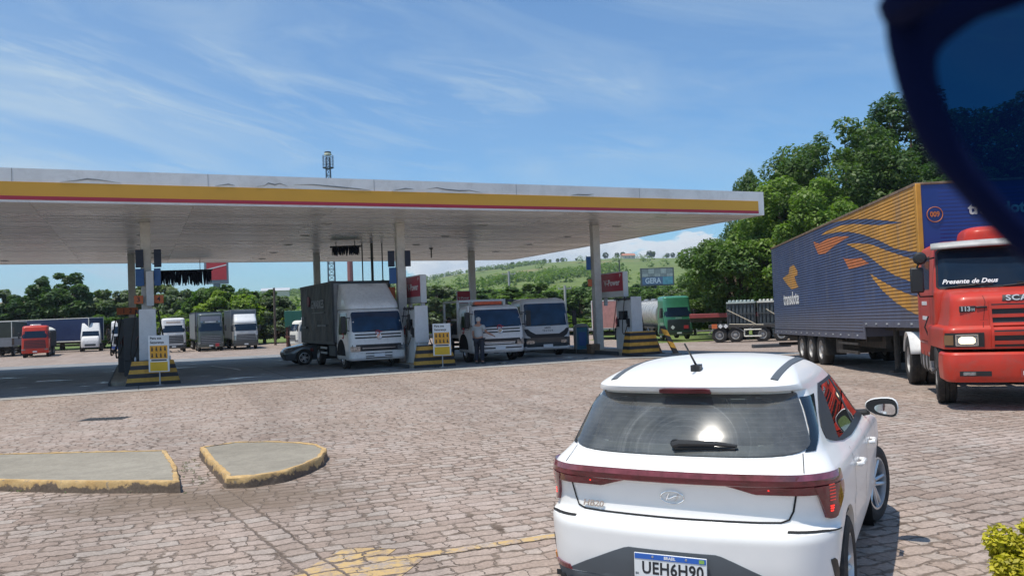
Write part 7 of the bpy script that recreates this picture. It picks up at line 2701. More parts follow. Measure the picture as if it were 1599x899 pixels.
# racks: each rack a thing, its cylinders parts
rk = None
for i, (x, lab, capm) in enumerate(((0.55, 'rack of grey gas cylinders with pale green caps, left one on the flatbed', cylpale), (2.55, 'rack of grey gas cylinders with cream caps, second on the flatbed', offwhite), (4.55, 'rack of grey gas cylinders beside the blue trailer, third on the flatbed', cylpale))):
    base = t.matrix_basis if False else Matrix.Translation(t.location) @ Matrix.Rotation(R(-21), 4, 'Z')
    p = base @ Vector((x, 0, 1.222))
    rk = thing('cylinder_rack', p, R(-21), lab, 'gas cylinder rack', 'gas cylinder racks on the flatbed')
    for a in range(7):
        for b in range(4):
            mb = MB()
            px_, py_ = -0.75 + a * 0.25, -0.85 + b * 0.25
            mb.lathe([(0.0, 0.0), (0.11, 0.0), (0.115, 0.03), (0.115, 1.05), (0.09, 1.14), (0.04, 1.18), (0.0, 1.18)], 'Z', c=(px_, py_, 0.03), n=12)
            c0 = mb.build('gas_cylinder', cylgrey, rk)
            mb = MB(); mb.lathe([(0.07, 1.13), (0.07, 1.26), (0.05, 1.30), (0.0, 1.31)], 'Z', c=(px_, py_, 0.03), n=10)
            mb.build('valve_cap', capm, c0)
    mb = MB()
    for sx_ in (-0.9, 0.9):
        for sy_ in (-1.0, 0.05):
            mb.b2(sx_ - 0.03, sx_ + 0.03, sy_ - 0.03, sy_ + 0.03, 0, 1.25)
    for z in (0.0, 0.55, 1.1):
        for sy_ in (-1.0, 0.05):
            mb.b2(-0.9, 0.9, sy_ - 0.02, sy_ + 0.02, z, z + 0.06)
        for sx_ in (-0.9, 0.9):
            mb.b2(sx_ - 0.02, sx_ + 0.02, -1.0, 0.05, z, z + 0.06)
    mb.build('rack_frame', dgrey, rk)
    mb = MB()
    for sy_ in (-1.0, 0.05):
        mb.b2(-0.93, 0.93, sy_ - 0.035, sy_ + 0.035, 1.16, 1.24)
    for sx_ in (-0.9, 0.9):
        mb.b2(sx_ - 0.035, sx_ + 0.035, -1.03, 0.09, 1.165, 1.235)
    mb.build('top_rail', cylpale if i != 1 else offwhite, rk)
    rk.scale = (1, 1, 1.22)
for i, (xa, xb) in enumerate(((-0.3, 1.6), (-0.2, 2.0), (2.2, 3.7))):
    mb = MB()
    mb.tube([(xa, -1.21, 1.25 if i == 1 else 2.2), (xb, -1.24, 1.16)], 0.028, 5)
    mb.build('lashing_strap', strap, t)
# red flatbed standing behind
t = thing('flatbed_trailer', place(13.6, 66.0), R(-14), 'long empty red flatbed trailer between the green tanker and the gas cylinders', 'trailer')
mb = MB(); mb.b2(0.4, 6.8, -1.2, 1.2, 1.78, 2.10); mb.build('deck', mat('flatbed_red', (0.32, 0.05, 0.05), 0.6, var=0.25, dirt=0.3), t, bevel=0.02)
mb = MB(); mb.b2(0.4, 6.8, -0.5, 0.5, 1.45, 1.78); mb.b2(2.6, 2.8, -1.0, 1.0, 0.0, 1.5); mb.b2(4.6, 4.8, -1, 1, 0.0, 1.5); mb.build('beam', chassis, t)
for x in (5.6, 6.6):
    for s_ in (-1, 1):
        o = wheel(t, x, s_ * 1.0, 0.5, 0.3, 0.29); o.rotation_euler = (0, 0, s_ * PI / 2)
t = thing('cab_lorry', place(19.0, 76.0), R(-70), 'dark lorry with a white door seen over the red flatbed', 'lorry')
sh = cabover(t, darktruck, W=2.4, H=3.3, L=2.1, belt=2.0, wtop=2.8, lamp_z=(0.7, 0.9))
running_gear(t, 9, (1.35, 6, 7.2))
box_body(t, 2.4, 9, 2.4, 1.2, 3.2, darktruck, seed=2)
mb = MB(); mb.b2(-1.26, -1.22, 0.6, 1.6, 1.4, 2.3); mb.build('door_panel', truck_white, t)

# ------------------------------------------------------------------ trees
def leaves_mesh(name, centres, radii, per, size, seed, mt, flat=0.75, droop=0.0):
    rg_ = np.random.default_rng(seed)
    C_, Q = [], []
    for c, r_ in zip(centres, radii):
        n = max(6, int(per * (r_ / np.mean(radii)) ** 2))
        d = rg_.normal(size=(n, 3))
        d /= np.linalg.norm(d, axis=1)[:, None]
        rad = r_ * rg_.uniform(0.25, 1.08, n) ** 0.45
        p = d * rad[:, None]
        p[:, 2] *= flat
        C_.append(p + np.array(c))
        nn = d * 0.5 + rg_.normal(size=(n, 3)) * 0.50 + np.array([0, 0, 0.85])
        nn /= np.linalg.norm(nn, axis=1)[:, None]
        Q.append(nn)
    P = np.concatenate(C_)
    Nn = np.concatenate(Q)
    n = len(P)
    t1 = np.cross(Nn, rg_.normal(size=(n, 3)))
    t1 /= np.linalg.norm(t1, axis=1)[:, None] + 1e-9
    t2 = np.cross(Nn, t1)
    s1 = (size * rg_.uniform(0.55, 1.25, n))[:, None]
    s2 = s1 * rg_.uniform(0.40, 0.6, n)[:, None]
    fold = Nn * s1 * 0.15
    v = np.empty((n, 4, 3))
    v[:, 0] = P - t1 * s1
    v[:, 1] = P - t2 * s2 + fold
    v[:, 2] = P + t1 * s1
    v[:, 3] = P + t2 * s2 + fold
    v = v.reshape(-1, 3)
    me = bpy.data.meshes.new(name)
    me.vertices.add(len(v))
    me.vertices.foreach_set('co', v.ravel())
    me.loops.add(n * 4)
    me.loops.foreach_set('vertex_index', np.arange(n * 4))
    me.polygons.add(n)
    me.polygons.foreach_set('loop_start', np.arange(n) * 4)
    me.polygons.foreach_set('loop_total', np.full(n, 4))
    me.update(calc_edges=True)
    me.materials.append(mt)
    return me


def tree_kind(kind, seed, H, W, nclump, per, leaf, mt, trunk_h=0.3, shape='round', trunk_r=0.22, flat=0.75, gap=0.0):
    """returns a tree thing with trunk and crown children at the origin"""
    rnd = random.Random(seed)
    t = thing(kind, (0, 0, 0), 0)
    cs_, rs = [], []
    hc = H * (1 - trunk_h)
    for i in range(nclump):
        for _ in range(60):
            a = rnd.uniform(0, 2 * PI)
            u = rnd.uniform(0.02, 1.0)
            if shape == 'round':
                rmax = math.sin(PI * (0.12 + 0.80 * u)) ** 0.6
            elif shape == 'tall':
                rmax = (1 - u) ** 0.55 * 0.9 + 0.12
            elif shape == 'umbrella':
                rmax = (0.35 + 0.9 * u) if u < 0.7 else (1.0 - (u - 0.7) * 1.6)
            else:
                rmax = 0.9 + 0.2 * math.sin(u * 6)
            r_ = rmax * rnd.uniform(0.45, 1.0) ** 0.5
            p = (r_ * W / 2 * math.cos(a), r_ * W / 2 * math.sin(a), H * trunk_h + hc * u * 0.93)
            rc = W * rnd.uniform(0.055, 0.15) * (0.7 if u > 0.85 else 1.0)
            if all((Vector(p) - Vector(q)).length > (rc + rq) * (0.42 + gap) for q, rq in zip(cs_, rs)):
                break
        cs_.append(p)
        rs.append(rc)
    me = leaves_mesh('crown', cs_, rs, per, leaf, seed, mt, flat)
    link(bpy.data.objects.new('crown', me), t)
    mb = MB()
    top = Vector((rnd.uniform(-.3, .3), rnd.uniform(-.3, .3), H * (trunk_h + 0.35 * (1 - trunk_h))))
    mb.tube([(0, 0, -0.3), (0.03, 0, H * trunk_h * 0.5), tuple(Vector((0, 0, H * trunk_h)) + Vector((top.x, top.y, 0)) * 0.5), tuple(top)], [trunk_r * 1.3, trunk_r, trunk_r * 0.8, trunk_r * 0.45], 9)
    for c, r_ in list(zip(cs_, rs))[: min(nclump, 26)]:
        b = Vector((0, 0, H * trunk_h * rnd.uniform(0.75, 1.2)))
        m_ = b.lerp(Vector(c), 0.5) + Vector((0, 0, 0.06 * H))
        mb.tube([tuple(b), tuple(m_), tuple(c)], [trunk_r * 0.42, trunk_r * 0.26, trunk_r * 0.08], 6, cap=False)
    mb.build('trunk', bark, t)
    return t


# big trees on the right, behind the blue trailer
G_R = 'big trees behind the blue trailer'
dk = tree_kind('broadleaf_tree', 11, 18.0, 13.5, 120, 330, 0.21, leaf_dark, 0.12, 'round', 0.42, gap=0.0)
dk.location = (27.8, 69.0, -0.9); dk.rotation_euler = (0, 0, 0.4)
tag(dk, 'tall dark green tree rising above the middle of the blue trailer', 'tree', G_R)
dk2 = tree_kind('broadleaf_tree', 23, 21.0, 14.0, 130, 330, 0.22, leaf_dark, 0.12, 'tall', 0.46, gap=0.0)
dk2.location = (33.6, 69.0, -0.9)
tag(dk2, 'tallest dark tree with pointed top beside the sunglasses rim', 'tree', G_R)
lt = tree_kind('broadleaf_tree', 37, 12.6, 9.6, 90, 330, 0.18, leaf_light, 0.16, 'round', 0.26, gap=0.0)
lt.location = (22.3, 64.0, -0.9)
tag(lt, 'bright yellow-green tree in front of the dark trees, above the rear of the blue trailer', 'tree', G_R)
md_ = tree_kind('broadleaf_tree', 41, 8.4, 9.0, 80, 280, 0.18, leaf_mid, 0.26, 'umbrella', 0.26, gap=0.02)
md_.location = (18.3, 66.5, -0.9)
tag(md_, 'spreading mid green tree with bare limbs above the gas cylinder racks', 'tree', G_R)
dup(dk, (23.2, 75.0, -0.95), 2.1, 'dark slim tree behind the yellow-green tree near the canopy corner', scale=(0.55, 0.55, 0.86))
dup(dk, (46.5, 68.0, -0.9), 1.2, 'broad dark tree seen through the sunglasses lens', scale=(1.1, 1.1, 1.15))
dup(dk2, (40.0, 72.0, -0.9), 2.6, 'dark tree behind the sunglasses, second from the right', scale=(0.95, 0.95, 0.95))
dup(dk2, (55.0, 70.0, -0.9), 0.6, 'dark tree at the right edge behind the sunglasses', scale=(1.1, 1.1, 1.05))
dup(lt, (26.8, 62.5, -0.9), 1.9, 'light green low tree directly behind the trailer roof', scale=(0.9, 0.9, 0.80))
dup(dk2, (33.0, 61.0, -0.9), 4.0, 'dark dense tree just behind the orange front half of the blue trailer', scale=(0.75, 0.75, 0.64))
dup(md_, (20.6, 84.0, -0.95), 1.0, 'mid green tree between the billboard and the spreading tree', scale=(0.8, 0.8, 0.80))
dup(md_, (22.0, 71.0, -0.9), 2.2, 'mid green spreading tree partly hidden behind the blue trailer rear', scale=(1.0, 1.0, 1.15))
dup(dk, (19.6, 76.0, -0.9), 3.3, 'shaded tree low behind the gas cylinder racks', scale=(0.62, 0.62, 0.40))
dup(dk, (30.0, 76.0, -0.9), 5.3, 'dark tree filling the gap behind the blue trailer roof', scale=(1.0, 1.0, 0.92))

# belt behind the lorry park
kinds = [tree_kind('broadleaf_tree', 101, 7.4, 7.2, 68, 178, 0.27, leaf_dusty, 0.12, 'round', 0.2),
         tree_kind('broadleaf_tree', 102, 8.0, 8.4, 72, 178, 0.27, leaf_mid, 0.15, 'umbrella', 0.22),
         tree_kind('broadleaf_tree', 103, 10.0, 7.6, 76, 204, 0.27, leaf_dark, 0.12, 'round', 0.26),
         tree_kind('broadleaf_tree', 104, 6.0, 7.0, 60, 161, 0.27, leaf_light, 0.10, 'round', 0.18)]
used = [False] * 4
G_B = 'trees in the belt behind the lorry park'
KL = ['dusty grey-green tree in the belt behind the parked lorries', 'mid green flat-topped tree in the belt behind the parked lorries',
      'dark green rounded tree in the belt behind the parked lorries', 'light yellow-green bushy tree in the belt behind the parked lorries']
rnd = random.Random(77)


LM = [(15, 'over the tarped lorry at the left edge'), (65, 'above the red tipper lorry'), (118, 'above the dark blue trailer'), (150, 'above the white bonneted tractor'), (190, 'left of the leftmost near column'),
      (240, 'between the left columns and the pylon sign'), (300, 'above the dark high-roof lorry'), (345, 'around the pylon sign post'), (385, 'above the lorry with the white deflector'), (430, 'above the green container'),
      (480, 'just left of the box lorry'), (550, 'hidden mostly by the box lorry'), (625, 'beside the middle near column'), (680, 'right of the middle V-Power sign'), (735, 'beside the rightmost far column'), (790, 'above the tow lorry roof'),
      (850, 'above the grey cab lorry'), (900, 'above the blue bin'), (950, 'behind the rightmost V-Power sign'), (1000, 'left of the billboard'), (1040, 'under the billboard'), (1090, 'right of the billboard'), (1160, 'behind the gas cylinder racks')]
seen = {}


def auto_label(k, x, y, h, group):
    px = 800 + 1300 * x / y
    lm = min(LM, key=lambda q: abs(q[0] - px))[1]
    if 'ridge' in group:
        size = 'tall' if h > 14 else ('middling' if h > 10 else 'small')
        base = size + ' ridge tree on the far hill ' + lm
    else:
        look = ('dusty grey-green', 'flat-topped mid green', 'dark rounded', 'light yellow-green')[k]
        dep = 'front' if y < 117 else ('middle' if y < 140 else 'back')
        base = look + ' tree, ' + dep + ' row, ' + lm
    seen[base] = seen.get(base, 0) + 1
    if seen[base] == 2:
        base = base + (', lower one' if h < 7.5 else ', taller one')
    return base


def put(k, x, y, h, w=None, label=None, group=G_B):
    H0 = (7.4, 8.0, 10.0, 6.0)[k]
    W0 = (7.2, 8.4, 7.6, 7.0)[k]
    sz = h / H0
    sw = (w / W0) if w else sz * rnd.uniform(0.9, 1.15)
    label = label or auto_label(k, x, y, h, group)
    z = hill(x, y) + 0.05
    rz = rnd.uniform(0, 6.28)
    if not used[k]:
        used[k] = True
        o = kinds[k]
        o.location = (x, y, z); o.rotation_euler = (0, 0, rz); o.scale = (sw, sw, sz)
        tag(o, label or KL[k], 'tree', group)
    else:
        o = dup(kinds[k], (x, y, z), rz, label or KL[k], group, (sw, sw, sz))
        o['category'] = 'tree'
    return o


put(2, -65.0, 120, 11.2, 9.5, 'tall dark rounded tree above the red tipper lorry')
put(2, -68.5, 118, 8.2, 8.5, 'dark tree left of the tall rounded tree above the dark blue trailer')
put(0, -74.5, 118, 9.2, 9)
put(0, -80.5, 121, 8.8, 9)
put(1, -86, 124, 8.5, 9)
put(0, -58.5, 122, 8.6, 8.5)
put(0, -53.2, 124, 9.4, 9)
put(0, -48.5, 122, 8.2, 8)
put(3, -44.5, 119, 6.4, 8)
put(1, -46.0, 127, 7.8, 8)
put(0, -41.0, 118, 6.2, 8)
put(1, -39.0, 112, 8.1, 9.5, 'flat-topped green tree behind the red and grey pylon sign')
put(3, -36.2, 108, 7.2, 8)
put(2, -33.8, 113, 7.4, 6.5)
put(0, -31.5, 110, 6.4, 6)
put(0, -35.0, 104, 4.8, 6)
put(3, -28.0, 112, 4.6, 6)
put(3, -47.0, 106, 4.6, 6, 'light green bushy tree right of the white bonneted tractor')
put(3, -57.0, 116, 4.8, 6)
put(3, -50.5, 117, 5.0, 6)
put(0, -62.5, 125, 7.6, 9)
put(0, -44.0, 108, 4.2, 6)
put(3, -40.0, 104, 4.0, 6)
put(1, -26.0, 135, 6.5, 8)
# middle belt seen under the canopy
x = -24.0
i = 0
while x < 34:
    y = 128 + 14 * math.sin(i * 1.7) + rnd.uniform(-6, 6)
    h = 5.7 + 1.2 * math.sin(i * 2.3) + rnd.uniform(-0.8, 1.0)
    if i % 7 == 2:
        put(2, x, y + 10, h + 2.4, 7.0)
    else:
        put((1, 2, 1, 0, 3)[i % 5], x, y, h, rnd.uniform(8, 10.5))
    x += rnd.uniform(3.6, 5.2)
    i += 1
for i in range(16):
    put((2, 1, 0)[i % 3], -26 + i * 5.6 + rnd.uniform(-2, 2), 165 + rnd.uniform(-10, 14), 6.6 + rnd.uniform(-1.2, 1.5), rnd.uniform(9, 12))
for (px_, y, h, w, k) in ((0.5, 108, 5.2, 8.0, 3), (9.5, 118, 6.6, 8, 1), (13.5, 112, 5.0, 7, 0), (18.5, 116, 6.0, 8, 1), (23.0, 110, 5.6, 8, 0), (27.5, 104, 6.2, 8, 1), (16.0, 100, 3.6, 6, 3), (-4.5, 118, 6.5, 8, 2), (-11, 116, 7.0, 9, 2), (-16.5, 120, 6.6, 8, 1), (20, 92, 4.8, 6, 1)):
    put(k, px_, y, h, w)
put(3, 3.0, 112, 3.0, 10, 'low bright green bush beside the road between lorries and pump')
put(3, 8.5, 106, 2.2, 8, 'low bright green bush left of the red and white trailer')

# hillside: fields with hedges and woods
rg_ = np.random.default_rng(5)
cs_, rs_ = [], []
for _ in range(9000):
    y = float(rg_.uniform(185, 1180))
    x = float(rg_.uniform(-0.42, 0.36)) * y * 1.05
    dens = math.sin(x * 0.012 + 1.3) * math.cos(y * 0.0105 + 0.4) + 0.35 * math.sin(x * 0.031 - y * 0.02)
    hedge = abs(math.sin(y * 0.0135 + 0.22 * math.sin(x * 0.02))) < 0.075 or (abs(math.sin(x * 0.016 + 0.3 * math.sin(y * 0.01))) < 0.03)
    near_ = y < 270
    keep = (near_ and rg_.uniform() < 0.95) or (dens > (0.80 if x > 0 else 0.98) and rg_.uniform() < 0.9) or (hedge and rg_.uniform() < 0.45) or rg_.uniform() < 0.006
    if x < -0.24 * y and y > 650:
        keep = y > 1000 or rg_.uniform() < 0.1
    if 1120 < y and x < 0.03 * y:
        keep = True
    if keep:
        r_ = float(rg_.uniform(2.6, 5.2)) * (1.0 if y > 300 else 0.95)
        cs_.append((x, y, hill(x, y) + r_ * 0.55))
        rs_.append(r_)
me = leaves_mesh('hillside_woods', cs_, rs_, 34, 1.35, 9, leaf_mid, 0.8)
o = link(bpy.data.objects.new('hillside_woods', me))
tag(o, 'woods, hedges and scrub covering the distant green hillside', 'woodland', kind='stuff')
# single trees along the ridge
G_H = 'single trees standing on the ridge of the hill'
ORD = 'first second third fourth fifth sixth seventh eighth ninth tenth eleventh twelfth thirteenth fourteenth fifteenth sixteenth seventeenth eighteenth nineteenth twentieth twenty-first twenty-second twenty-third twenty-fourth'.split()
for i, (px_, s_) in enumerate(((690, 7), (742, 8), (802, 13), (812, 12), (823, 12), (834, 10), (842, 11), (852, 12), (861, 9), (873, 10), (880, 11), (902, 7), (948, 16), (966, 14), (975, 15), (985, 9), (1017, 18), (1022, 16), (1045, 12), (1053, 13), (1062, 9), (1075, 8), (1090, 9), (1100, 8))):
    yy = 1190
    xx = (px_ - 800) / 1300 * yy
    kk = (2, 2, 1)[i % 3]
    put(kk, xx, yy, s_ * 0.62, s_ * 0.50, ORD[i] + ' small tree from the left along the ridge of the far hill', G_H)

# roadside and skyline furniture
def pole(name, x, y, h, r_, label, mt=galv, arms=(), cat='pole', group=None, z=None):
    t = thing(name, (x, y, hill(x, y) if z is None else z), 0, label, cat, group)
    mb = MB(); mb.tube([(0, 0, -0.2), (0, 0, h)], [r_ * 1.25, r_], 8); mb.build('shaft', mt, t)
    if arms:
        mb = MB()
        for z_, w in arms:
            mb.b2(-w / 2, w / 2, -0.05, 0.05, z_, z_ + 0.12)
            for s_ in (-0.45, 0.0, 0.45):
                mb.lathe([(0.05, 0), (0.06, 0.12), (0.0, 0.16)], 'Z', c=(s_ * w, 0, z_ + 0.12), n=6)
        mb.build('cross_arm', mt, t)
    return t


concp = mat('pole_concrete', (0.45, 0.44, 0.42), 0.8, var=0.1)
G_P = 'poles beyond the lorry park'
pole('utility_pole', -0.0 + 10.0, 112, 6.6, 0.16, 'pale concrete pole above the grass between grey lorry and bin, right one', concp, ((6.1, 1.8),), 'utility pole', G_P).location.x = 7.1
pole('utility_pole', -1.9 + 0.0, 122, 9.0, 0.16, 'pale concrete pole just above the grey lorry roof, left one', concp, ((8.5, 2.0),), 'utility pole', G_P).location.x = -0.4
pole('utility_pole', -28.6, 100, 7.0, 0.13, 'thin dark pole standing over the green container', bark, (), 'utility pole', G_P)
t_ = pole('lamp_pole', 15.6, 120, 10.2, 0.09, 'thin dark lamp pole rising above the rightmost V-Power sign', dgrey, (), 'lamp pole', G_P)
mb = MB(); mb.tube([(-38.9 + 38.9, 0, 0), (0, 0, 0)], 0.01, 4) if False else None
# red-white chimney pole seen under the canopy
t_ = pole('striped_mast', -24.8, 128, 14.0, 0.42, 'reddish mast seen under the canopy above the box lorry', mat('faded_mast', (0.35, 0.14, 0.13), 0.6, var=0.2), (), 'mast')
# pylon sign
t = thing('pylon_sign', (-39.0, 110, hill(-39, 110)), R(14), 'large red and grey petrol sign on a thick grey post behind the cloth fringe', 'sign')
gp_m = mat('pylon_grey', (0.22, 0.24, 0.27), 0.5, var=0.1)
mb = MB(); mb.b2(-0.42, 0.42, -0.3, 0.3, 0, 8.2); mb.build('post', gp_m, t)
mb = MB(); mb.b2(-1.5, 1.5, -0.35, 0.35, 8.2, 11.4); b = mb.build('sign_box', gp_m, t, bevel=0.05)
mb = MB(); mb.b2(-1.2, 1.3, -0.38, -0.352, 8.7, 11.1); mb.build('red_panel', mat('pylon_red', (0.55, 0.05, 0.06), 0.5), b)
mb = MB(); mb.prism([(-1.2, 10.0), (1.3, 10.6), (1.3, 10.75), (-1.2, 10.15)], -0.392, -0.382, 'Y'); mb.build('white_stripe', letterw, b)


def lattice(t, w0, w1, h, nseg, mt, x_=0.05, m_=None):
    mb = MB()
    def c(k, z):
        w = (w0 + (w1 - w0) * z / h) / 2
        return (w * (1, 1, -1, -1)[k], w * (1, -1, -1, 1)[k], z)
    for k in range(4):
        mb.tube([c(k, 0), c(k, h)], x_ * 1.4, 5)
    for i in range(nseg):
        z0, z1 = h * i / nseg, h * (i + 1) / nseg
        for k in range(4):
            mb.tube([c(k, z0), c((k + 1) % 4, z1)], x_ * 0.7, 4, cap=False)
            mb.tube([c(k, z1), c((k + 1) % 4, z1)], x_ * 0.7, 4, cap=False)
    return mb.build('lattice', mt, t, smooth=False)


mastm = mat('mast_steel', (0.10, 0.12, 0.16), 0.5, 0.4)
t = thing('lattice_tower', (-34.6, 160, hill(-34.6, 160)), 0.3, 'slim steel lattice tower with platform rising above the canopy roof', 'tower')
lattice(t, 1.5, 0.75, 34.0, 30, mastm, 0.07)
mb = MB()
mb.lathe([(1.05, 32.0), (1.05, 32.12), (0.3, 32.12)], 'Z', n=16)
for a in np.linspace(0, 2 * PI, 10, endpoint=False):
    mb.tube([(1.02 * math.cos(a), 1.02 * math.sin(a), 32.1), (1.02 * math.cos(a), 1.02 * math.sin(a), 34.4)], 0.035, 4)
for z in (32.8, 33.4, 34.0, 34.4):
    mb.tube([(1.02 * math.cos(a), 1.02 * math.sin(a), z) for a in np.linspace(0, 2 * PI, 17)], 0.03, 4, cap=False)
mb.build('platform_cage', mastm, t)
mb = MB(); mb.lathe([(0.0, 34.9), (0.62, 34.9), (0.62, 35.15), (0.0, 35.2)], 'Z', n=16); mb.build('top_cap', dgrey, t)
mb = MB(); mb.lathe([(0.5, 34.45), (0.7, 34.5), (0.7, 34.8), (0.5, 34.9)], 'Z', n=16); mb.build('beacon_ring', mat('pale_ring', (0.8, 0.78, 0.6), 0.5), t)
# billboard
t = thing('billboard', (26.3, 150, hill(26, 150)), R(4), 'weathered grey billboard on a post with blue lettering, over the green tanker', 'billboard')
zb = -hill(26, 150)
mb = MB(); mb.tube([(-0.4, 0.3, 0), (-0.4, 0.3, zb + 6)], 0.22, 10); mb.build('post', dgrey, t)
mb = MB(); mb.b2(-3.15, 3.0, -0.15, 0.15, zb + 5.7, zb + 8.95); b = mb.build('board', mat('billboard_frame', (0.10, 0.12, 0.13), 0.7, var=0.3), t, bevel=0.03)
pm = [mat('board_grey', (0.24, 0.28, 0.29), 0.7, var=0.3, vscale=2), mat('board_pale', (0.36, 0.41, 0.41), 0.7, var=0.25, vscale=2)]
for r_, (z0, z1) in enumerate(((7.9, 8.75), (7.35, 7.88))):
    for i in range(5):
        mb = MB(); mb.b2(-2.85 + i * 1.13, -2.85 + i * 1.13 + 1.08, -0.17, -0.152, zb + z0, zb + z1)
        mb.build('panel', pm[(i + r_) % 2], b)
mb = MB(); mb.b2(-2.85, 0.9, -0.17, -0.152, zb + 5.95, zb + 7.3); mb.build('panel', mat('board_blue', (0.10, 0.17, 0.30), 0.6, var=0.35, vscale=3), b)
mb = MB(); mb.b2(0.92, 2.75, -0.17, -0.152, zb + 5.95, zb + 7.3); mb.build('panel', mat('board_cyan', (0.12, 0.34, 0.44), 0.6, var=0.3, vscale=3), b)
text('lettering', 'GERA', 1.35, mat('board_letter', (0.55, 0.65, 0.75), 0.6), b, (-0.9, -0.18, zb + 6.6), (PI / 2, 0, 0), bold=0.03, sx=0.85)
# guard rail along the access road
t = thing('guard_rail', (0, 0, 0), 0, 'low pale guard rail along the road between grey lorry and bin', 'guard rail')
mb = MB()
rl_ = []
for i in range(25):
    x = -6 + i * 2.0
    y = 95.5 + (x + 10) * 0.15
    rl_.append((x, y, gz(x, y) + 0.75))
    mb = MB()
    mb.b2(x - 0.08, x + 0.08, y, y + 0.12, gz(x, y) - 0.3, gz(x, y) + 0.8)
    mb.build('post', galv, t)
mb = MB(); mb.grid([[(x, y, z + 0.16) for x, y, z in rl_], [(x, y - 0.06, z + 0.08) for x, y, z in rl_], [(x, y, z) for x, y, z in rl_], [(x, y - 0.06, z - 0.08) for x, y, z in rl_], [(x, y, z - 0.16) for x, y, z in rl_]])
mb.build('beam', galv, t, fix=False)
# grass verge clumps
rg_ = np.random.default_rng(3)
cc, rr3 = [], []
for _ in range(650):
    x = float(rg_.uniform(-20, 26)); y = float(rg_.uniform(106, 114))
    cc.append((x, y, hill(x, y) + 0.15)); rr3.append(float(rg_.uniform(0.4, 1.0)))
me = leaves_mesh('verge_grass', cc, rr3, 26, 0.22, 4, leaf_light, 0.6)
tag(link(bpy.data.objects.new('verge_grass', me)), 'bright green rough grass along the road verge', 'grass', kind='stuff')
# small pale houses and red roof on the hill
for i, (px_, py_, d_, lab) in enumerate(((985, 0, 1050, 'tiny house with orange roof among trees near the hilltop'), (430, 0, 420, 'small pale grey building on the slope above the green container'))):
    x = (px_ - 800) / 1300 * d_
    z = hill(x, d_)
    t = thing('house', (x, d_, z), 0.2, lab, 'house')
    w = 16 if i == 0 else 13
    mb = MB(); mb.b2(-w / 2, w / 2, 0, 8, 0, 4 if i == 0 else 9); mb.build('wall', mat('house_wall', (0.6, 0.56, 0.5), 0.8), t)
    mb = MB(); mb.prism([(-0.8, 4), (8.8, 4), (4, 7)] if i == 0 else [(-0.5, 9), (8.5, 9), (4, 10.5)], -w / 2 - 0.6, w / 2 + 0.6, 'X'); mb.build('roof', mat('roof_tile', (0.45, 0.20, 0.13), 0.8, var=0.2) if i == 0 else mat('roof_grey', (0.45, 0.47, 0.5), 0.7), t)
    mb = MB()
    for q in (-0.3, 0.0, 0.3):
        mb.b2(q * w - 0.6, q * w + 0.6, -0.05, 0.02, 1.2, 2.6)
    mb.build('window', glass, t)
# loose kerb block by the trailer
mb = MB(); mb.box((0, 0, 0.09), (2.0, 0.35, 0.18))
o = mb.build('timber_beam', dgrey, None, bevel=0.02); o.location = (13.4, 43.5, gz(13.4, 43.5)); o.rotation_euler = (0, 0, 0.1)
tag(o, 'dark timber beam lying on the ground left of the blue trailer wheels', 'beam')

# yellow-green shrub in the lower right corner
t = thing('garden_shrub', (3.27, 5.22, 0), 0.3, 'yellow-green leafy shrub in the bottom right corner', 'shrub')
rnd2 = random.Random(6)
cs_, rs_ = [], []
for i in range(26):
    a, r_ = rnd2.uniform(0, 2 * PI), rnd2.uniform(0, 0.27)
    cs_.append((r_ * math.cos(a), r_ * math.sin(a), rnd2.uniform(0.08, 0.30) + (0.08 if r_ < 0.15 else 0)))
    rs_.append(rnd2.uniform(0.08, 0.13))
me = leaves_mesh('foliage', cs_, rs_, 420, 0.024, 12, leaf_shrub, 1.0)
link(bpy.data.objects.new('foliage', me), t)
mb = MB()
for c in cs_:
    mb.tube([(c[0] * 0.2, c[1] * 0.2, 0), (c[0] * 0.7, c[1] * 0.7, c[2] * 0.6), c], [0.008, 0.006, 0.003], 5)
mb.build('stems', bark, t)


# ------------------------------------------------------------------ people
def skinned(name, verts, edges, radii, mt, parent, sub=2, root=0):
    me = bpy.data.meshes.new(name)
    me.from_pydata(verts, edges, [])
    o = bpy.data.objects.new(name, me)
    link(o, parent)
    s = o.modifiers.new('skin', 'SKIN')
    for i, v in enumerate(me.skin_vertices[0].data):
        r_ = radii[i]
        v.radius = r_ if isinstance(r_, tuple) else (r_, r_)
        v.use_root = (i == root)
    s.use_smooth_shade = True
    o.modifiers.new('sub', 'SUBSURF').render_levels = sub
    o.modifiers['sub'].levels = sub
    dg = bpy.context.evaluated_depsgraph_get()
    me2 = bpy.data.meshes.new_from_object(o.evaluated_get(dg))
    o.modifiers.clear()
    o.data = me2
    me2.materials.clear()
    me2.materials.append(mt)
    return o


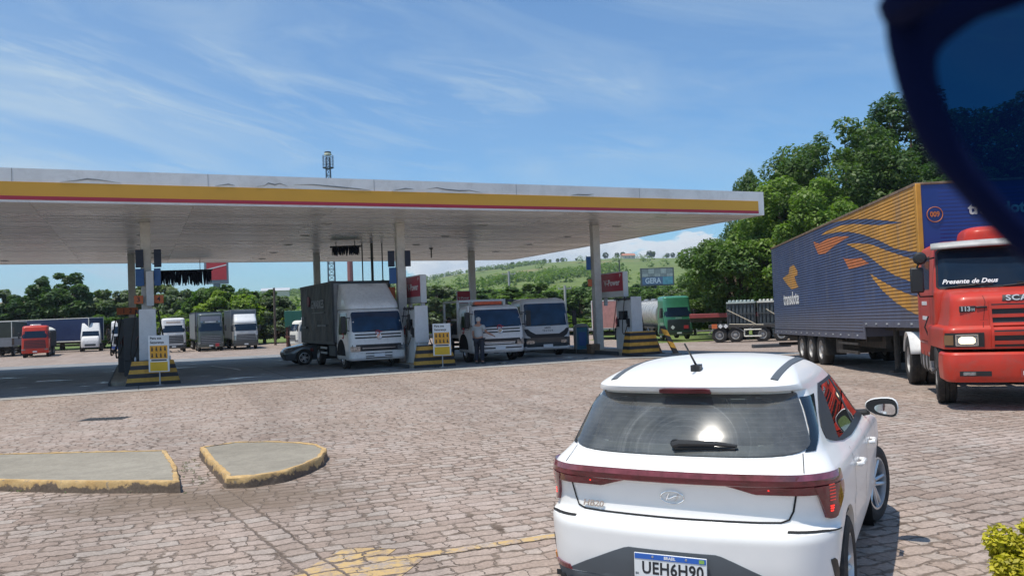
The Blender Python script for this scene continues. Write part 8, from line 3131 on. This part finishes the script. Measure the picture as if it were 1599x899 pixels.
def person(loc, rz, label, shirt_m, trouser_m, hair_m, arm='reach', scale=1.0):
    """faces +y locally"""
    t = thing('person', loc, rz, label, 'person')
    V_ = [(0, 0, 0.96), (0, 0.0, 1.12), (0, 0.0, 1.30), (0, 0.0, 1.43), (0, 0.01, 1.50), (0, 0.02, 1.57), (0, 0.03, 1.64), (0, 0.02, 1.71),
          (-0.10, 0, 0.90), (-0.12, 0.02, 0.50), (-0.13, -0.02, 0.09), (-0.13, 0.10, 0.035),
          (0.10, 0, 0.90), (0.12, 0.02, 0.50), (0.13, -0.02, 0.09), (0.13, 0.10, 0.035)]
    E_ = [(0, 1), (1, 2), (2, 3), (3, 4), (4, 5), (5, 6), (6, 7), (0, 8), (8, 9), (9, 10), (10, 11), (0, 12), (12, 13), (13, 14), (14, 15)]
    Rd = [(0.155, 0.12), (0.15, 0.115), (0.175, 0.12), (0.14, 0.09), 0.055, (0.065, 0.075), (0.078, 0.095), (0.06, 0.075),
          0.095, 0.062, 0.045, 0.042, 0.095, 0.062, 0.045, 0.042]
    if arm == 'reach':
        A = [[(-0.19, 0, 1.40), (-0.24, -0.02, 1.12), (-0.24, 0.06, 0.88)], [(0.19, 0, 1.40), (0.30, 0.10, 1.16), (0.40, 0.32, 1.06)]]
    else:
        A = [[(-0.19, 0, 1.40), (-0.25, 0.02, 1.12), (-0.18, 0.20, 1.00)], [(0.19, 0, 1.40), (0.25, 0.02, 1.12), (0.18, 0.20, 1.00)]]
    hands = []
    for a in A:
        k = len(V_)
        V_ += a
        Rd += [0.065, 0.045, 0.030]
        E_ += [(3, k), (k, k + 1), (k + 1, k + 2)]
        p, q = Vector(a[1]), Vector(a[2])
        d = (q - p).normalized()
        side = d.cross(Vector((0, 0, 1))).normalized()
        palm = q + d * 0.07
        V_.append(tuple(palm)); Rd.append((0.036, 0.02)); E_.append((k + 2, len(V_) - 1))
        hands.append((palm, d, side))
    o = skinned('body', V_, E_, Rd, skin, t)
    # clothing as closer-fitting shells
    def fingers(palm, d, side, s_):
        mb = MB()
        for j in range(4):
            b = palm + side * (j - 1.5) * 0.019
            L = (0.065, 0.075, 0.07, 0.055)[j]
            mb.tube([b, b + d * L * 0.55 - Vector((0, 0, 0.006)), b + d * L - Vector((0, 0, 0.022))], [0.010, 0.009, 0.007], 6)
        b = palm - d * 0.03 + side * s_ * 0.03
        mb.tube([b, b + side * s_ * 0.03 + d * 0.02, b + side * s_ * 0.035 + d * 0.05], [0.011, 0.010, 0.008], 6)
        return mb
    for (p, d, sd), s_ in zip(hands, (1, -1)):
        fingers(p, d, sd, s_).build('fingers', skin, t)
    Vs = [(0, 0, 0.94), (0, 0, 1.12), (0, 0, 1.30), (0, 0, 1.43), (-0.19, 0, 1.40), (-0.235, 0, 1.22), (0.19, 0, 1.40), (0.255 if arm == 'reach' else 0.235, 0.04, 1.25)]
    skinned('shirt', Vs, [(0, 1), (1, 2), (2, 3), (3, 4), (4, 5), (3, 6), (6, 7)], [(0.185, 0.15), (0.185, 0.145), (0.205, 0.145), (0.155, 0.105), 0.088, 0.072, 0.088, 0.072], shirt_m, t)
    Vt = [(0, 0, 0.97), (-0.10, 0, 0.88), (-0.12, 0.02, 0.50), (-0.13, -0.01, 0.10), (0.10, 0, 0.88), (0.12, 0.02, 0.50), (0.13, -0.01, 0.10)]
    skinned('trousers', Vt, [(0, 1), (1, 2), (2, 3), (0, 4), (4, 5), (5, 6)], [(0.165, 0.135), 0.118, 0.088, 0.075, 0.118, 0.088, 0.075], trouser_m, t)
    mb = MB()
    for s_ in (-1, 1):
        mb.loft([[(s_ * 0.13 + 0.052 * k * math.cos(a), 0.055 + 0.135 * k * math.sin(a), z) for a in np.linspace(0, 2 * PI, 14, endpoint=False)] for z, k in ((0.0, 1.0), (0.035, 1.02), (0.075, 0.8), (0.10, 0.45))])
    mb.build('shoes', black, t)
    mb = MB()
    rings = []
    for u in np.linspace(0, 1, 8):
        a = u * PI / 2
        z = 1.655 + 0.105 * math.sin(a)
        k = math.cos(a) + 0.02
        rings.append([(0.088 * k * math.cos(b), 0.012 + 0.102 * k * math.sin(b), z) for b in np.linspace(0, 2 * PI, 16, endpoint=False)])
    rings.insert(0, [(0.084 * math.cos(b), 0.0 + 0.085 * math.sin(b) - 0.02, 1.60 if math.sin(b) < 0.3 else 1.66) for b in np.linspace(0, 2 * PI, 16, endpoint=False)])
    mb.loft(rings)
    mb.build('hair', hair_m, t)
    mb = MB()
    for s_ in (-1, 1):
        mb.lathe([(0.0, 0.0), (0.012, 0.003), (0.0, 0.008)], 'Y', c=(s_ * 0.032, 0.118, 1.635), n=8)
    mb.build('eyes', letterk, t)
    mb = MB()
    mb.tube([(0, 0.115, 1.645), (0, 0.138, 1.60)], [0.008, 0.014], 6)
    for s_ in (-1, 1):
        mb.tube([(s_ * 0.082, 0.02, 1.645), (s_ * 0.092, 0.012, 1.615)], [0.012, 0.009], 6)
    mb.tube([(-0.022, 0.112, 1.568), (0, 0.118, 1.566), (0.022, 0.112, 1.568)], 0.005, 5)
    mb.build('face', skin, t)
    t.scale = (scale,) * 3
    return t


person((-1.30, 30.95, 0.0), R(-28), 'grey-haired person in grey shirt and dark trousers with a hand on the tow lorry', shirt, trousers, hairgrey, 'reach', 0.99)
person((-2.62, 33.9, 0.0), R(-150), 'person in dark clothes standing behind the safety sign beside the tow lorry', dgrey, trousers, black, 'other', 1.0)

# weeds in the gap between the kerbed islands and along their bases
rg_ = np.random.default_rng(21)
cc, rr3 = [], []
for _ in range(46):
    k = rg_.uniform()
    if k < 0.6:
        u = rg_.uniform()
        x, y = -4.55 + 0.95 * u + rg_.normal() * 0.10, 11.5 - 2.1 * u + rg_.normal() * 0.08
    else:
        u = rg_.uniform()
        x, y = -7.5 + 3.9 * u, 10.02 - 0.80 * u + rg_.normal() * 0.03
    cc.append((float(x), float(y), 0.012)); rr3.append(float(rg_.uniform(0.015, 0.045)))
me = leaves_mesh('weeds', cc, rr3, 8, 0.011, 4, leaf_dusty, 0.5)
tag(link(bpy.data.objects.new('weeds', me)), 'small weeds and dry grit in the joints around the kerbed islands', 'weeds', kind='stuff')
# thin summer haze over the valley
mb = MB()
mb.b2(-1900, 1900, -90, 2200, -6, 110)
hz_o = mb.build('haze', [], None, smooth=False)
hm = bpy.data.materials.new('haze_air')
hm.use_nodes = True
t = hm.node_tree
t.nodes.clear()
pv = N(t, 'ShaderNodeVolumePrincipled')
pv.inputs['Color'].default_value = (0.78, 0.88, 1.0, 1)
pv.inputs['Density'].default_value = 0.00017
pv.inputs['Anisotropy'].default_value = 0.2
oo = N(t, 'ShaderNodeOutputMaterial')
t.links.new(pv.outputs[0], oo.inputs['Volume'])
hz_o.data.materials.append(hm)
tag(hz_o, 'thin bluish haze over the valley and hill', 'haze', kind='stuff')
